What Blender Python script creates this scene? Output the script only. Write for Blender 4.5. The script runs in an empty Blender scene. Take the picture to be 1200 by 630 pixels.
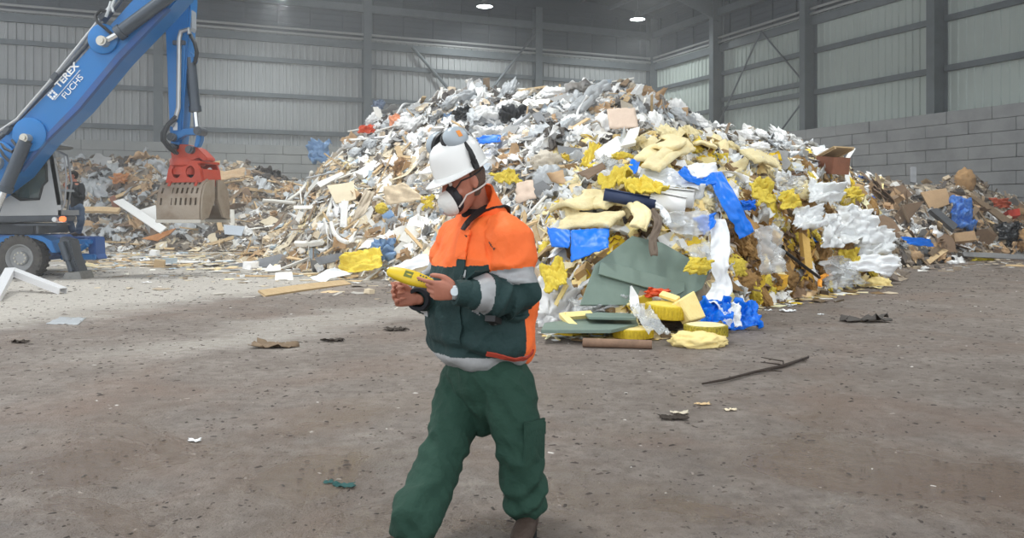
import bpy, bmesh, math, random
import numpy as np
from mathutils import Vector, Matrix, Quaternion, noise as mnoise

random.seed(7)
RNG = np.random.default_rng(11)
SC = bpy.context.scene
COL = SC.collection
F, CX, HY, CH = 950.0, 600.0, 245.0, 1.44      # focal length in pixels, centre column, eye-level row, eye height

def P(px, py, d):
    """the point at distance d (along the floor, straight ahead) seen at a pixel of the 1200x630 frame"""
    return Vector(((px - CX) / F * d, d, CH + (HY - py) / F * d))

def lin(c):
    return c / 12.92 if c <= 0.04045 else ((c + 0.055) / 1.055) ** 2.4

def rgb(r, g, b):
    return (lin(r / 255), lin(g / 255), lin(b / 255), 1.0)

# ------------------------------------------------------------------ materials
MATS = {}
def mat(name, c, rough=0.7, metal=0.0, var=0.0, bump=0.0, bscale=20.0, mott=0.0, mscale=6.0, mcol=None,
        alpha=1.0, trans=0.0, spec=0.5, rand=0.0, sheen=0.0):
    if name in MATS: return MATS[name]
    m = bpy.data.materials.new(name); m.use_nodes = True
    nt = m.node_tree; N = nt.nodes; L = nt.links
    b = N['Principled BSDF']
    col = rgb(*c)
    b.inputs['Base Color'].default_value = col
    b.inputs['Roughness'].default_value = rough
    b.inputs['Metallic'].default_value = metal
    b.inputs['Alpha'].default_value = alpha
    b.inputs['Transmission Weight'].default_value = trans
    b.inputs['Specular IOR Level'].default_value = spec
    tc = N.new('ShaderNodeTexCoord')
    src = None
    if mott > 0:
        nz = N.new('ShaderNodeTexNoise'); nz.inputs['Scale'].default_value = mscale; nz.inputs['Detail'].default_value = 6
        nz.inputs['Roughness'].default_value = 0.65
        L.new(tc.outputs['Object'], nz.inputs['Vector'])
        rp = N.new('ShaderNodeMapRange'); rp.inputs['From Min'].default_value = 0.42; rp.inputs['From Max'].default_value = 0.72
        rp.inputs['To Max'].default_value = mott
        L.new(nz.outputs['Fac'], rp.inputs['Value'])
        mx = N.new('ShaderNodeMix'); mx.data_type = 'RGBA'
        mx.inputs['A'].default_value = col
        mx.inputs['B'].default_value = rgb(*(mcol or tuple(v * 0.55 for v in c)))
        L.new(rp.outputs['Result'], mx.inputs['Factor'])
        src = mx.outputs['Result']
    if rand > 0:
        oi = N.new('ShaderNodeObjectInfo')
        hs = N.new('ShaderNodeHueSaturation')
        mr = N.new('ShaderNodeMapRange'); mr.inputs['To Min'].default_value = 1 - rand; mr.inputs['To Max'].default_value = 1 + rand * 0.5
        L.new(oi.outputs['Random'], mr.inputs['Value']); L.new(mr.outputs['Result'], hs.inputs['Value'])
        if src: L.new(src, hs.inputs['Color'])
        else: hs.inputs['Color'].default_value = col
        src = hs.outputs['Color']
    if src: L.new(src, b.inputs['Base Color'])
    if bump > 0:
        nb = N.new('ShaderNodeTexNoise'); nb.inputs['Scale'].default_value = bscale; nb.inputs['Detail'].default_value = 5
        L.new(tc.outputs['Object'], nb.inputs['Vector'])
        bp = N.new('ShaderNodeBump'); bp.inputs['Strength'].default_value = bump; bp.inputs['Distance'].default_value = 0.03
        L.new(nb.outputs['Fac'], bp.inputs['Height']); L.new(bp.outputs['Normal'], b.inputs['Normal'])
    MATS[name] = m
    return m

def film_mat(name, c, t=0.45, rough=0.25, rand=0.0):
    """thin plastic film: part see-through, part milky and glossy"""
    if name in MATS: return MATS[name]
    m = bpy.data.materials.new(name); m.use_nodes = True
    nt = m.node_tree; N = nt.nodes; L = nt.links
    b = N['Principled BSDF']; b.inputs['Base Color'].default_value = rgb(*c); b.inputs['Roughness'].default_value = rough
    tr = N.new('ShaderNodeBsdfTransparent'); mx = N.new('ShaderNodeMixShader'); mx.inputs['Fac'].default_value = 1 - t
    L.new(tr.outputs[0], mx.inputs[1]); L.new(b.outputs[0], mx.inputs[2]); L.new(mx.outputs[0], N['Material Output'].inputs['Surface'])
    MATS[name] = m
    return m

def tint_mat(name, attr='tint', rough=0.75):
    m = bpy.data.materials.new(name); m.use_nodes = True
    nt = m.node_tree; N = nt.nodes; L = nt.links
    a = N.new('ShaderNodeAttribute'); a.attribute_name = attr
    b = N['Principled BSDF']; b.inputs['Roughness'].default_value = rough
    L.new(a.outputs['Color'], b.inputs['Base Color'])
    return m

# ------------------------------------------------------------------ mesh and object helpers
def mk_mesh(name, v, f, mats=(), mi=None, smooth=False):
    me = bpy.data.meshes.new(name)
    me.from_pydata([tuple(map(float, x)) for x in v], [], [tuple(int(i) for i in q) for q in f])
    for m in mats: me.materials.append(m)
    if mi is not None: me.polygons.foreach_set('material_index', np.asarray(mi, dtype=np.int32))
    if smooth: me.polygons.foreach_set('use_smooth', np.ones(len(me.polygons), dtype=bool))
    me.update()
    return me

def link(name, me, parent=None, loc=None, rot=None):
    o = bpy.data.objects.new(name, me); COL.objects.link(o)
    if parent is not None: o.parent = parent
    if loc is not None: o.location = loc
    if rot is not None: o.rotation_euler = rot
    return o

def tag(o, label=None, cat=None, group=None, kind=None):
    if label: o['label'] = label
    if cat: o['category'] = cat
    if group: o['group'] = group
    if kind: o['kind'] = kind
    return o

def thing(name, label, cat, loc=(0, 0, 0), group=None, rot=None):
    o = link(name, None, None, loc, rot)
    o.empty_display_size = 0.1
    return tag(o, label, cat, group)

class G:
    """collects simple solids into one vertex / face list with material slots"""
    def __init__(s): s.v = []; s.f = []; s.m = []
    def add(s, v, f, m=0):
        o = len(s.v); s.v += [tuple(x) for x in v]; s.f += [tuple(i + o for i in q) for q in f]; s.m += [m] * len(f); return s
    def box(s, c, d, M=None, m=0, bev=0.0):
        """box with chamfered edges along every side when bev > 0"""
        x, y, z = d[0] / 2, d[1] / 2, d[2] / 2
        if bev <= 0:
            v = [(-x, -y, -z), (x, -y, -z), (x, y, -z), (-x, y, -z), (-x, -y, z), (x, -y, z), (x, y, z), (-x, y, z)]
            f = [(0, 3, 2, 1), (4, 5, 6, 7), (0, 1, 5, 4), (1, 2, 6, 5), (2, 3, 7, 6), (3, 0, 4, 7)]
        else:
            bm = bmesh.new(); bmesh.ops.create_cube(bm, size=1)
            for q in bm.verts: q.co = Vector((q.co.x * d[0], q.co.y * d[1], q.co.z * d[2]))
            bmesh.ops.bevel(bm, geom=bm.edges[:], offset=min(bev, min(d) * 0.45), segments=2, affect='EDGES')
            bm.verts.index_update()
            v = [tuple(q.co) for q in bm.verts]; f = [tuple(a.index for a in q.verts) for q in bm.faces]; bm.free()
        M = M or Matrix.Identity(3); c = Vector(c)
        if len(M) == 4: M = M.to_3x3()
        return s.add([tuple(c + M @ Vector(q)) for q in v], f, m)
    def tube(s, pts, r, n=10, m=0, cap=True):
        pts = [Vector(p) for p in pts]
        rr = r if isinstance(r, (list, tuple)) else [r] * len(pts)
        v, f = [], []; ref = None
        for i, p in enumerate(pts):
            t = (pts[min(i + 1, len(pts) - 1)] - pts[max(i - 1, 0)]).normalized()
            if ref is None: ref = Vector((0, 0, 1)) if abs(t.z) < 0.9 else Vector((1, 0, 0))
            a = (ref - t * ref.dot(t)).normalized(); b = t.cross(a); ref = a
            for k in range(n):
                an = 2 * math.pi * k / n
                v.append(tuple(p + (a * math.cos(an) + b * math.sin(an)) * rr[i]))
        for i in range(len(pts) - 1):
            for k in range(n):
                f.append((i * n + k, i * n + (k + 1) % n, (i + 1) * n + (k + 1) % n, (i + 1) * n + k))
        if cap: f += [tuple(range(n - 1, -1, -1)), tuple(range((len(pts) - 1) * n, len(pts) * n))]
        return s.add(v, f, m)
    def lathe(s, prof, c, axis=(0, 0, 1), n=24, m=0, close=True):
        """revolve (radius, height) pairs about an axis through c"""
        ax = Vector(axis).normalized(); a = ax.orthogonal().normalized(); b = ax.cross(a); c = Vector(c)
        v, f = [], []
        for r, h in prof:
            for k in range(n):
                an = 2 * math.pi * k / n
                v.append(tuple(c + ax * h + (a * math.cos(an) + b * math.sin(an)) * max(r, 1e-4)))
        for i in range(len(prof) - 1):
            for k in range(n):
                f.append((i * n + k, i * n + (k + 1) % n, (i + 1) * n + (k + 1) % n, (i + 1) * n + k))
        if close: f += [tuple(range(n - 1, -1, -1)), tuple(range((len(prof) - 1) * n, len(prof) * n))]
        return s.add(v, f, m)
    def prism(s, poly, off, m=0):
        """a polygon of 3-D points extruded by a vector"""
        off = Vector(off); n = len(poly); a = [Vector(p) for p in poly]
        v = [tuple(p) for p in a] + [tuple(p + off) for p in a]
        f = [tuple(range(n)), tuple(range(2 * n - 1, n - 1, -1))] + [(i, i + n, (i + 1) % n + n, (i + 1) % n) for i in range(n)]
        return s.add(v, f, m)
    def obj(s, name, mats, parent=None, smooth=False, bevel=0.0, loc=None):
        mats = mats if isinstance(mats, (list, tuple)) else [mats]
        me = mk_mesh(name, s.v, s.f, mats, s.m, False)
        bm = bmesh.new(); bm.from_mesh(me)
        bmesh.ops.recalc_face_normals(bm, faces=bm.faces)
        if bevel > 0:
            bmesh.ops.bevel(bm, geom=[e for e in bm.edges if len(e.link_faces) == 2 and e.calc_face_angle(0) > 0.6], offset=bevel, segments=2, affect='EDGES', clamp_overlap=True)
        bm.to_mesh(me); bm.free()
        if smooth:
            me.polygons.foreach_set('use_smooth', np.ones(len(me.polygons), dtype=bool))
            me.set_sharp_from_angle(angle=math.radians(38))
        o = link(name, me, parent)
        if loc is not None:
            me.transform(Matrix.Translation(-Vector(loc))); o.location = loc
        return o

def evaluate(me, mods):
    """run a stack of modifiers on a mesh and hand back the result"""
    o = bpy.data.objects.new('workpiece', me); COL.objects.link(o)
    for kind, props in mods:
        md = o.modifiers.new(kind, kind)
        for k, val in props.items(): setattr(md, k, val)
    dg = bpy.context.evaluated_depsgraph_get(); dg.update()
    out = bpy.data.meshes.new_from_object(o.evaluated_get(dg))
    bpy.data.objects.remove(o); bpy.data.meshes.remove(me)
    return out

def rot_frame(n, spin=0.0, tilt=0.0, tdir=0.0):
    """3x3 with its z axis near n"""
    n = Vector(n).normalized()
    q = Vector((0, 0, 1)).rotation_difference(n)
    return (q.to_matrix() @ Matrix.Rotation(tdir, 3, 'Z') @ Matrix.Rotation(tilt, 3, 'X') @ Matrix.Rotation(spin, 3, 'Z'))

# value noise on numpy arrays
def _h(ix, iy, s):
    k = (ix.astype(np.int64) * 374761393 + iy.astype(np.int64) * 668265263 + s * 982451653) & 0x7fffffff
    k = ((k ^ (k >> 13)) * 1274126177) & 0x7fffffff
    return ((k ^ (k >> 16)) & 0xffff) / 65535.0
def vnoise(x, y, s=0):
    x = np.asarray(x, float); y = np.asarray(y, float)
    ix, iy = np.floor(x), np.floor(y); fx, fy = x - ix, y - iy
    fx = fx * fx * (3 - 2 * fx); fy = fy * fy * (3 - 2 * fy)
    a, b = _h(ix, iy, s), _h(ix + 1, iy, s); c, d = _h(ix, iy + 1, s), _h(ix + 1, iy + 1, s)
    return (a * (1 - fx) + b * fx) * (1 - fy) + (c * (1 - fx) + d * fx) * fy
def fbm(x, y, s=0, o=4):
    t = 0; a = 0.5
    for i in range(o):
        t = t + a * (vnoise(x, y, s + i) - 0.5); x = x * 2.03; y = y * 2.03; a *= 0.5
    return t

# ------------------------------------------------------------------ camera
cam_d = bpy.data.cameras.new('camera'); cam = bpy.data.objects.new('camera', cam_d); COL.objects.link(cam)
cam.location = (0, 0, CH); cam.rotation_euler = (math.pi / 2, 0, 0)
cam_d.sensor_width = 36; cam_d.lens = F / 1200 * 36; cam_d.shift_y = (HY - 315) / 1200; cam_d.clip_end = 300
SC.camera = cam
vs = SC.view_settings
SC.display_settings.display_device = 'sRGB'
vs.view_transform = 'Standard'; vs.look = 'None'; vs.gamma = 1; vs.use_curve_mapping = False; vs.exposure = 0.25
SC.cycles.use_denoising = True
SC.cycles.max_bounces = 8; SC.cycles.transparent_max_bounces = 16; SC.cycles.volume_bounces = 1
SC.cycles.sample_clamp_indirect = 6
# ------------------------------------------------------------------ the hall
YC = 50.0
CRN = Vector((0.1737 * YC, YC, 0))
BD = Vector((-0.922, -0.388, 0)).normalized()      # along the back wall, leftwards
RD = Vector((0.388, -0.922, 0)).normalized()       # along the right wall, towards the viewer
BN = Vector((BD.y, -BD.x, 0)); BN = BN if BN.y < 0 else -BN      # into the hall
RN = Vector((-1, -0.42, 0)).normalized(); RN = (RN - RD * RN.dot(RD)).normalized()

clad = mat('cladding_sheet', (156, 159, 161), 0.55, 0.15, mott=0.35, mscale=0.5, mcol=(136, 140, 143))
clad_r = mat('cladding_sheet_green', (172, 182, 178), 0.55, 0.15, mott=0.35, mscale=0.5, mcol=(152, 162, 160))
clad_up = mat('upper_cladding', (62, 68, 78), 0.6, 0.1, mott=0.3, mscale=0.4)
steel = mat('painted_steel', (96, 103, 108), 0.5, 0.2, mott=0.3, mscale=2)
railm = mat('galvanised_rail', (168, 170, 172), 0.4, 0.4)
conc = mat('concrete_block', (150, 152, 152), 0.9, mott=0.6, mscale=0.9, mcol=(128, 131, 133), bump=0.3, bscale=25)
conc_r = mat('dark_concrete_block', (138, 140, 142), 0.9, mott=0.6, mscale=0.9, mcol=(100, 102, 106), bump=0.3, bscale=25)  # right wall blocks, a darker grey than the back wall's
conc_d = mat('block_joint', (92, 94, 96), 0.95)

def basis(D, Nn):
    """x along the wall, y into the hall, z up"""
    return Matrix((D, Nn, Vector((0, 0, 1)))).transposed()

def corrugated(D, Nn, s0, s1, z0, z1, pitch, depth, off=0.0):
    prof = []
    s = s0
    while s < s1:
        for q, y in ((0, 0), (0.58, 0), (0.66, depth), (0.92, depth)):
            prof.append((s + q * pitch, y))
        s += pitch
    v = []; f = []
    for (a, y) in prof:
        p = CRN + D * a + Nn * (y + off)
        v += [(p.x, p.y, z0), (p.x, p.y, z1)]
    for i in range(len(prof) - 1): f.append((2 * i, 2 * i + 2, 2 * i + 3, 2 * i + 1))
    return v, f

def block_wall(D, Nn, s0, s1, top, bh, bl, thick):
    """interlocking concrete blocks in running bond, each with a chamfer, in front of a dark joint backing"""
    g = G(); M = basis(D, Nn)
    n = int(round(top / bh)); bh = top / n; r = random.Random(4)
    for c in range(n):
        s = s0 - (bl / 2 if c % 2 else 0) - 0.3
        while s < s1:
            a, b = max(s, s0), min(s + bl, s1)
            if b - a > 0.15:
                j = r.uniform(-0.02, 0.02)
                g.box(CRN + D * ((a + b) / 2) + Nn * (thick / 2 + j) + Vector((0, 0, (c + 0.5) * bh)), (b - a - 0.018, thick, bh - 0.014), M, 0, 0.012)
            s += bl
    g.box(CRN + D * ((s0 + s1) / 2) + Nn * (thick / 2 - 0.05) + Vector((0, 0, top / 2 - 0.03)), (s1 - s0 - 0.1, thick - 0.14, top - 0.08), M, 1)
    return g

def column_mesh(D, Nn, s, z1, w=0.34, h=0.5):
    g = G(); M = basis(D, Nn); c = CRN + D * s
    for y in (0.05, 0.05 + h):
        g.box(c + Nn * y + Vector((0, 0, z1 / 2)), (w, 0.035, z1), M)
    g.box(c + Nn * (0.05 + h / 2) + Vector((0, 0, z1 / 2)), (0.03, h, z1), M)
    return g

def girt(D, Nn, s0, s1, z, h=0.2, off=0.06, dep=0.16):
    g = G(); M = basis(D, Nn); c = CRN + D * ((s0 + s1) / 2)
    L = s1 - s0
    g.box(c + Nn * (off + dep / 2) + Vector((0, 0, z + h / 2)), (L, dep, 0.03), M)
    g.box(c + Nn * (off + dep) + Vector((0, 0, z)), (L, 0.03, h), M)
    g.box(c + Nn * (off + dep / 2) + Vector((0, 0, z - h / 2)), (L, dep, 0.03), M)
    return g

EAVE = 13.0
def wall(name, D, Nn, s1, top_b, cols, rows, rail_z, bays, cm):
    v, f = corrugated(D, Nn, 0, s1, top_b - 0.3, rail_z, 0.34, 0.045)
    w = link(name, mk_mesh(name, v, f, [cm])); tag(w, kind='structure')
    g = block_wall(D, Nn, 0.0, s1, top_b, 0.463, 1.8, 0.95 if name == 'wall_right' else 0.7)
    b = g.obj('block_base', [conc if name == 'wall_back' else conc_r, conc_d], w)
    g = G()
    M = basis(D, Nn)
    g.box(CRN + D * (s1 / 2) - Nn * 0.05 + Vector((0, 0, (rail_z + EAVE + 1.0) / 2)), (s1, 0.06, EAVE + 1.0 - rail_z), M)
    z = rail_z + 0.3
    while z < EAVE + 0.4:                      # standing ribs of the liner trays
        g.box(CRN + D * (s1 / 2) + Nn * 0.0 + Vector((0, 0, z)), (s1, 0.05, 0.03), M); z += 0.3
    s = 0.9
    while s < s1:
        g.box(CRN + D * s + Nn * 0.03 + Vector((0, 0, (rail_z + EAVE) / 2)), (0.1, 0.08, EAVE - rail_z), M); s += 1.65
    g.obj('upper_cladding', clad_up, w)
    for z in rows:
        edges = [0] + cols + [s1]
        for a, bb in zip(edges, edges[1:]):
            if bb - a > 0.6: girt(D, Nn, a + 0.17, bb - 0.17, z).obj('girt', steel, w)
    for (i, z) in bays:
        edges = [0] + cols + [s1]
        girt(D, Nn, edges[i] + 0.17, edges[i + 1] - 0.17, z).obj('girt', steel, w)
    g = G()
    for dz in (0.0, 0.24):
        p0, p1 = CRN + Nn * 0.3, CRN + D * s1 + Nn * 0.3
        g.tube([p0 + Vector((0, 0, rail_z + dz)), p1 + Vector((0, 0, rail_z + dz))], 0.06, 8)
    g.obj('pipe_rail', railm, w, smooth=True)
    girt(D, Nn, 0, s1, rail_z - 0.3, 0.36).obj('girt', steel, w)
    girt(D, Nn, 0, s1, 12.0, 0.36, 0.1, 0.3).obj('eaves_beam', steel, w)
    return w

BCOLS = [0.25, 7.97, 17.87, 27.96, 37.8]
RCOLS = [6.88, 13.66, 20.46, 27.3, 34.1, 40.9]
wb = wall('wall_back', BD, BN, 39.0, 4.65, BCOLS, [9.0, 7.2, 5.35], 10.4, [], clad)
wr = wall('wall_right', RD, RN, 47.0, 5.05, RCOLS, [8.7, 6.8], 10.4, [(1, 7.3)], clad_r)
for s in BCOLS:
    c = column_mesh(BD, BN, s, EAVE, 0.42 if s > 1 else 0.5).obj('column', steel); tag(c, kind='structure')
for s in RCOLS:
    c = column_mesh(RD, RN, s, EAVE, 0.36, 0.7).obj('column', steel); tag(c, kind='structure')

def brace(D, Nn, s0, z0, s1, z1, r, w, off=0.3):
    g = G(); g.tube([CRN + D * s0 + Nn * off + Vector((0, 0, z0)), CRN + D * s1 + Nn * off + Vector((0, 0, z1))], r, 8)
    return g.obj('brace', steel, w, smooth=True)
brace(BD, BN, 15.4, 10.2, 10.6, 5.2, 0.09, wb); brace(BD, BN, 7.9, 11.8, 12.2, 6.4, 0.08, wb)
brace(RD, RN, 10.3, 10.3, 6.9, 6.0, 0.045, wr); brace(RD, RN, 10.3, 10.3, 13.6, 7.0, 0.045, wr)
brace(RD, RN, 13.6, 6.8, 11.6, 5.1, 0.045, wr)

# roof: dark sheeting over purlins and tapered rafters
roofm = mat('roof_sheet', (60, 66, 76), 0.7, mott=0.3, mscale=0.5)
roof_s = mat('roof_steel', (86, 92, 98), 0.6, 0.1)
g = G()
A = CRN + Vector((0, 0, EAVE)); 
def roofpt(b, r, dz=0.0):
    """b metres left along the back wall, r metres out from it; the roof climbs away from the right wall"""
    p = CRN + BD * b + RD * r
    return Vector((p.x, p.y, EAVE + 0.10 * b + 0.35 + dz))
g.add([roofpt(-1, -1), roofpt(42, -1), roofpt(42, 47), roofpt(-1, 47)], [(0, 1, 2, 3)])
g.prism([roofpt(-1, -1, 0.06), roofpt(42, -1, 0.06), roofpt(42, 47, 0.06), roofpt(-1, 47, 0.06)], (0, 0, 0.1))
ceil = g.obj('ceiling', roofm); tag(ceil, kind='structure')
for b in range(1, 40, 2):
    g = G(); g.prism([roofpt(b, 0, -0.02), roofpt(b, 46, -0.02), roofpt(b, 46, -0.24), roofpt(b, 0, -0.24)], BD * 0.08)
    g.obj('purlin', roof_s, ceil)
for r in RCOLS:
    g = G()
    prof = [roofpt(0.3, r, -0.24), roofpt(40, r, -0.24), roofpt(40, r, -0.9), roofpt(4.5, r, -0.85), roofpt(0.3, r, -1.9)]
    g.prism(prof, RD * 0.12)
    g.prism([p + Vector((0, 0, 0)) for p in (roofpt(4.5, r - 0.13, -0.85), roofpt(40, r - 0.13, -0.9), roofpt(40, r - 0.13, -0.95), roofpt(4.5, r - 0.13, -0.9))], RD * 0.38)
    o = g.obj('beam', roof_s); tag(o, kind='structure')

# floor of wet, dirty concrete
fl = bpy.data.materials.new('dirty_wet_concrete'); fl.use_nodes = True
nt = fl.node_tree; N = nt.nodes; L = nt.links; bs = N['Principled BSDF']
geo = N.new('ShaderNodeNewGeometry')
def nz(scale, det=6, rough=0.6, vec=None, dist=0.0):
    n = N.new('ShaderNodeTexNoise'); n.inputs['Scale'].default_value = scale; n.inputs['Detail'].default_value = det
    n.inputs['Roughness'].default_value = rough; n.inputs['Distortion'].default_value = dist
    L.new(vec or geo.outputs['Position'], n.inputs['Vector']); return n.outputs['Fac']
def mth(op, a, b=None, c=None):
    n = N.new('ShaderNodeMath'); n.operation = op
    for i, q in enumerate((a, b, c)):
        if q is None: continue
        if isinstance(q, (int, float)): n.inputs[i].default_value = q
        else: L.new(q, n.inputs[i])
    return n.outputs[0]
def mr(x, a, b, c=0.0, d=1.0, sm=False):
    n = N.new('ShaderNodeMapRange'); n.inputs['From Min'].default_value = a; n.inputs['From Max'].default_value = b
    n.inputs['To Min'].default_value = c; n.inputs['To Max'].default_value = d
    if sm: n.interpolation_type = 'SMOOTHSTEP'
    L.new(x, n.inputs['Value']); return n.outputs[0]
def mixc(fac, a, b):
    n = N.new('ShaderNodeMix'); n.data_type = 'RGBA'
    L.new(fac, n.inputs['Factor'])
    for s, q in (('A', a), ('B', b)):
        if isinstance(q, tuple): n.inputs[s].default_value = q
        else: L.new(q, n.inputs[s])
    return n.outputs['Result']
sep = N.new('ShaderNodeSeparateXYZ'); L.new(geo.outputs['Position'], sep.inputs[0])
X, Y = sep.outputs['X'], sep.outputs['Y']
mp = N.new('ShaderNodeMapping'); mp.inputs['Scale'].default_value = (0.30, 0.62, 1); mp.inputs['Rotation'].default_value = (0, 0, -0.35)
L.new(geo.outputs['Position'], mp.inputs['Vector'])
streak = nz(1.0, 7, 0.65, mp.outputs[0], 0.4)          # wheel tracks swept across the yard
fine = nz(9, 8, 0.7); mid = nz(1.6, 6, 0.6); grit = nz(60, 3, 0.6)
# dust lies where the machines work, left of a line running from the near left to the foot of the heap
sd_ = mth('ADD', mth('MULTIPLY', mth('ADD', X, 5.7), -0.866), mth('MULTIPLY', mth('ADD', Y, -9.1), 0.5))
sd_ = mth('ADD', sd_, mth('MULTIPLY', mth('SUBTRACT', streak, 0.5), 3.2))
sd_ = mth('ADD', sd_, mth('MULTIPLY', mth('SUBTRACT', mid, 0.5), 1.2))
dust = mr(sd_, -0.1, 2.2, 0, 0.95, True)
# a second, drier band sweeps past in front of the heap
band = mth('MULTIPLY', mr(sd_, -3.6, -2.5, 0, 1, True), mr(sd_, -1.2, -2.2, 0, 1, True))
band = mth('MULTIPLY', mth('MULTIPLY', band, 0.55), mr(Y, 7.0, 9.0, 0, 1, True))
dust = mth('MAXIMUM', dust, band)
base = mixc(mr(mid, 0.35, 0.7), rgb(127, 117, 110), rgb(156, 146, 138))
base = mixc(mr(fine, 0.42, 0.66, 0, 0.85), base, rgb(108, 97, 90))
base = mixc(mr(nz(0.55, 5, 0.6, None, 0.5), 0.5, 0.68, 0, 0.6), base, rgb(130, 108, 95))
dcol = mixc(mr(fine, 0.35, 0.7), rgb(206, 200, 192), rgb(176, 170, 162))
colr = mixc(dust, base, dcol)
colr = mixc(mr(grit, 0.60, 0.72, 0, 0.7), colr, rgb(66, 58, 54))
colr = mixc(mr(nz(38, 4, 0.7), 0.62, 0.74, 0, 0.5), colr, rgb(176, 166, 158))
soak = mth('MULTIPLY', mr(nz(0.7, 4, 0.6, None, 0.8), 0.44, 0.62, 0, 0.55, True), mr(Y, 8.5, 4.0, 0, 1, True))
colr = mixc(soak, colr, rgb(122, 103, 88))
L.new(colr, bs.inputs['Base Color'])
wet = mth('MULTIPLY', mr(nz(1.1, 5, 0.6, None, 0.6), 0.42, 0.62, 0, 1, True), mr(Y, 7.5, 3.2, 0, 1, True))
wet = mth('MAXIMUM', wet, mth('MULTIPLY', soak, 1.82))
rgh = mth('SUBTRACT', 0.72, mth('MULTIPLY', wet, 0.60))
rgh = mth('ADD', rgh, mth('MULTIPLY', dust, 0.2))
L.new(rgh, bs.inputs['Roughness'])
bp = N.new('ShaderNodeBump'); bp.inputs['Strength'].default_value = 0.9; bp.inputs['Distance'].default_value = 0.05
hgt = mth('ADD', mth('ADD', mth('MULTIPLY', fine, 0.9), mth('MULTIPLY', nz(24, 6, 0.7), 0.5)), mth('ADD', mth('MULTIPLY', grit, 0.4), mth('MULTIPLY', streak, 1.2)))
L.new(hgt, bp.inputs['Height']); L.new(bp.outputs[0], bs.inputs['Normal'])
g = G(); n = 40
fx0, fx1, fy0, fy1 = -46, 34, -14, 56
v = [(fx0 + (fx1 - fx0) * i / n, fy0 + (fy1 - fy0) * j / n, 0) for j in range(n + 1) for i in range(n + 1)]
f = [(j * (n + 1) + i, j * (n + 1) + i + 1, (j + 1) * (n + 1) + i + 1, (j + 1) * (n + 1) + i) for j in range(n) for i in range(n)]
o = link('floor', mk_mesh('floor', v, f, [fl])); tag(o, kind='structure')

# ------------------------------------------------------------------ light: high-bay lamps, added unseen top lights, daylight through the open front
world = bpy.data.worlds.new('World'); SC.world = world; world.use_nodes = True
bg = world.node_tree.nodes['Background']; bg.inputs['Color'].default_value = (0.93, 0.97, 1.0, 1); bg.inputs['Strength'].default_value = 1.45
lamp_e = bpy.data.materials.new('lamp_lens'); lamp_e.use_nodes = True
bb = lamp_e.node_tree.nodes['Principled BSDF']; bb.inputs['Emission Color'].default_value = (0.92, 1, 0.98, 1); bb.inputs['Emission Strength'].default_value = 22
lamp_h = mat('lamp_housing', (120, 124, 126), 0.4, 0.5)
def high_bay(p, label, power):
    t = thing('high_bay_lamp', label, 'lamp', p, 'high-bay lamps under the roof')
    g = G(); g.lathe([(0.05, 0.5), (0.12, 0.45), (0.14, 0.25), (0.42, 0.02), (0.45, 0.0), (0.42, 0.0), (0.13, 0.23), (0.02, 0.3)], (0, 0, 0), n=24, close=False)
    g.obj('reflector', lamp_h, t, smooth=True)
    g = G(); g.lathe([(0.02, 0.0), (0.3, -0.005), (0.41, 0.02), (0.2, 0.06)], (0, 0, 0), n=24); g.obj('lens', lamp_e, t, smooth=True)
    g = G(); g.tube([(0, 0, 0.45), (0, 0, 1.0 + 0.06 * 10)], 0.015, 6); g.obj('rod', lamp_h, t)
    ld = bpy.data.lights.new('lamp_light', 'AREA'); ld.shape = 'DISK'; ld.size = 0.8; ld.energy = power; ld.color = (0.95, 1, 0.98)
    ld.spread = math.radians(150)
    lo = bpy.data.objects.new('lamp_light', ld); COL.objects.link(lo); lo.parent = t; lo.location = (0, 0, -0.04)
    return t
LP = 260; LP2 = 430
high_bay(P(568, 8, 42.3), 'lit high-bay lamp above the top of the main heap', LP)
high_bay(P(747, 23, 45.2), 'lit high-bay lamp near the far corner of the hall', LP)
high_bay(P(325, -3, 36.5), 'high-bay lamp at the very top of the frame, right of the crane stick', LP)
for bb_, rr_ in ((9, 14), (22, 14), (9, 25), (22, 25), (33, 25), (14, 36), (28, 36)):  # bare lights above the frame, without fixtures, added to light the hall from overhead
    q_ = CRN + BD * bb_ + RD * rr_
    lo_ = bpy.data.lights.new('unseen_top_light', 'AREA'); lo_.shape = 'DISK'; lo_.size = 1.6; lo_.spread = math.radians(125); lo_.energy = LP2; lo_.color = (0.97, 1, 0.98)
    ob_ = bpy.data.objects.new('unseen_top_light', lo_); COL.objects.link(ob_); ob_.location = (q_.x, q_.y, 12.2)

# ------------------------------------------------------------------ the heaps of waste
ip = np.interp
def sm(tx, ty, x): return ip(x, tx, ty)
TY = ([250, 270, 300, 340, 368, 380, 400, 430, 470, 500, 540, 570, 600, 640, 680, 735, 770, 790, 850, 900, 950, 980, 1000, 1030, 1060, 1100, 1130, 1160, 1200, 1300, 1450],
      [330, 306, 288, 252, 196, 182, 168, 152, 134, 122, 110, 104, 112, 108, 104, 97, 114, 126, 152, 158, 168, 182, 196, 204, 218, 216, 204, 222, 232, 285, 330])
TD0 = ([250, 270, 300, 340, 400, 470, 520, 560, 600, 640, 700, 760, 830, 880, 950, 1000, 1040, 1070, 1120, 1200, 1300, 1450],
       [23, 22, 20.5, 19.5, 17, 16.5, 15.5, 14, 12.5, 11.4, 11, 11, 12, 13.5, 15.5, 17, 19, 20.6, 22.3, 23.4, 24, 24])
TD1 = ([250, 300, 340, 380, 430, 500, 600, 680, 740, 790, 850, 900, 950, 1000, 1060, 1100, 1200, 1450],
       [23.5, 23, 24, 24, 24.5, 24, 22.5, 21.5, 21, 22, 23.5, 24.5, 24.5, 24.5, 25.3, 26, 26.4, 27])
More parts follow.
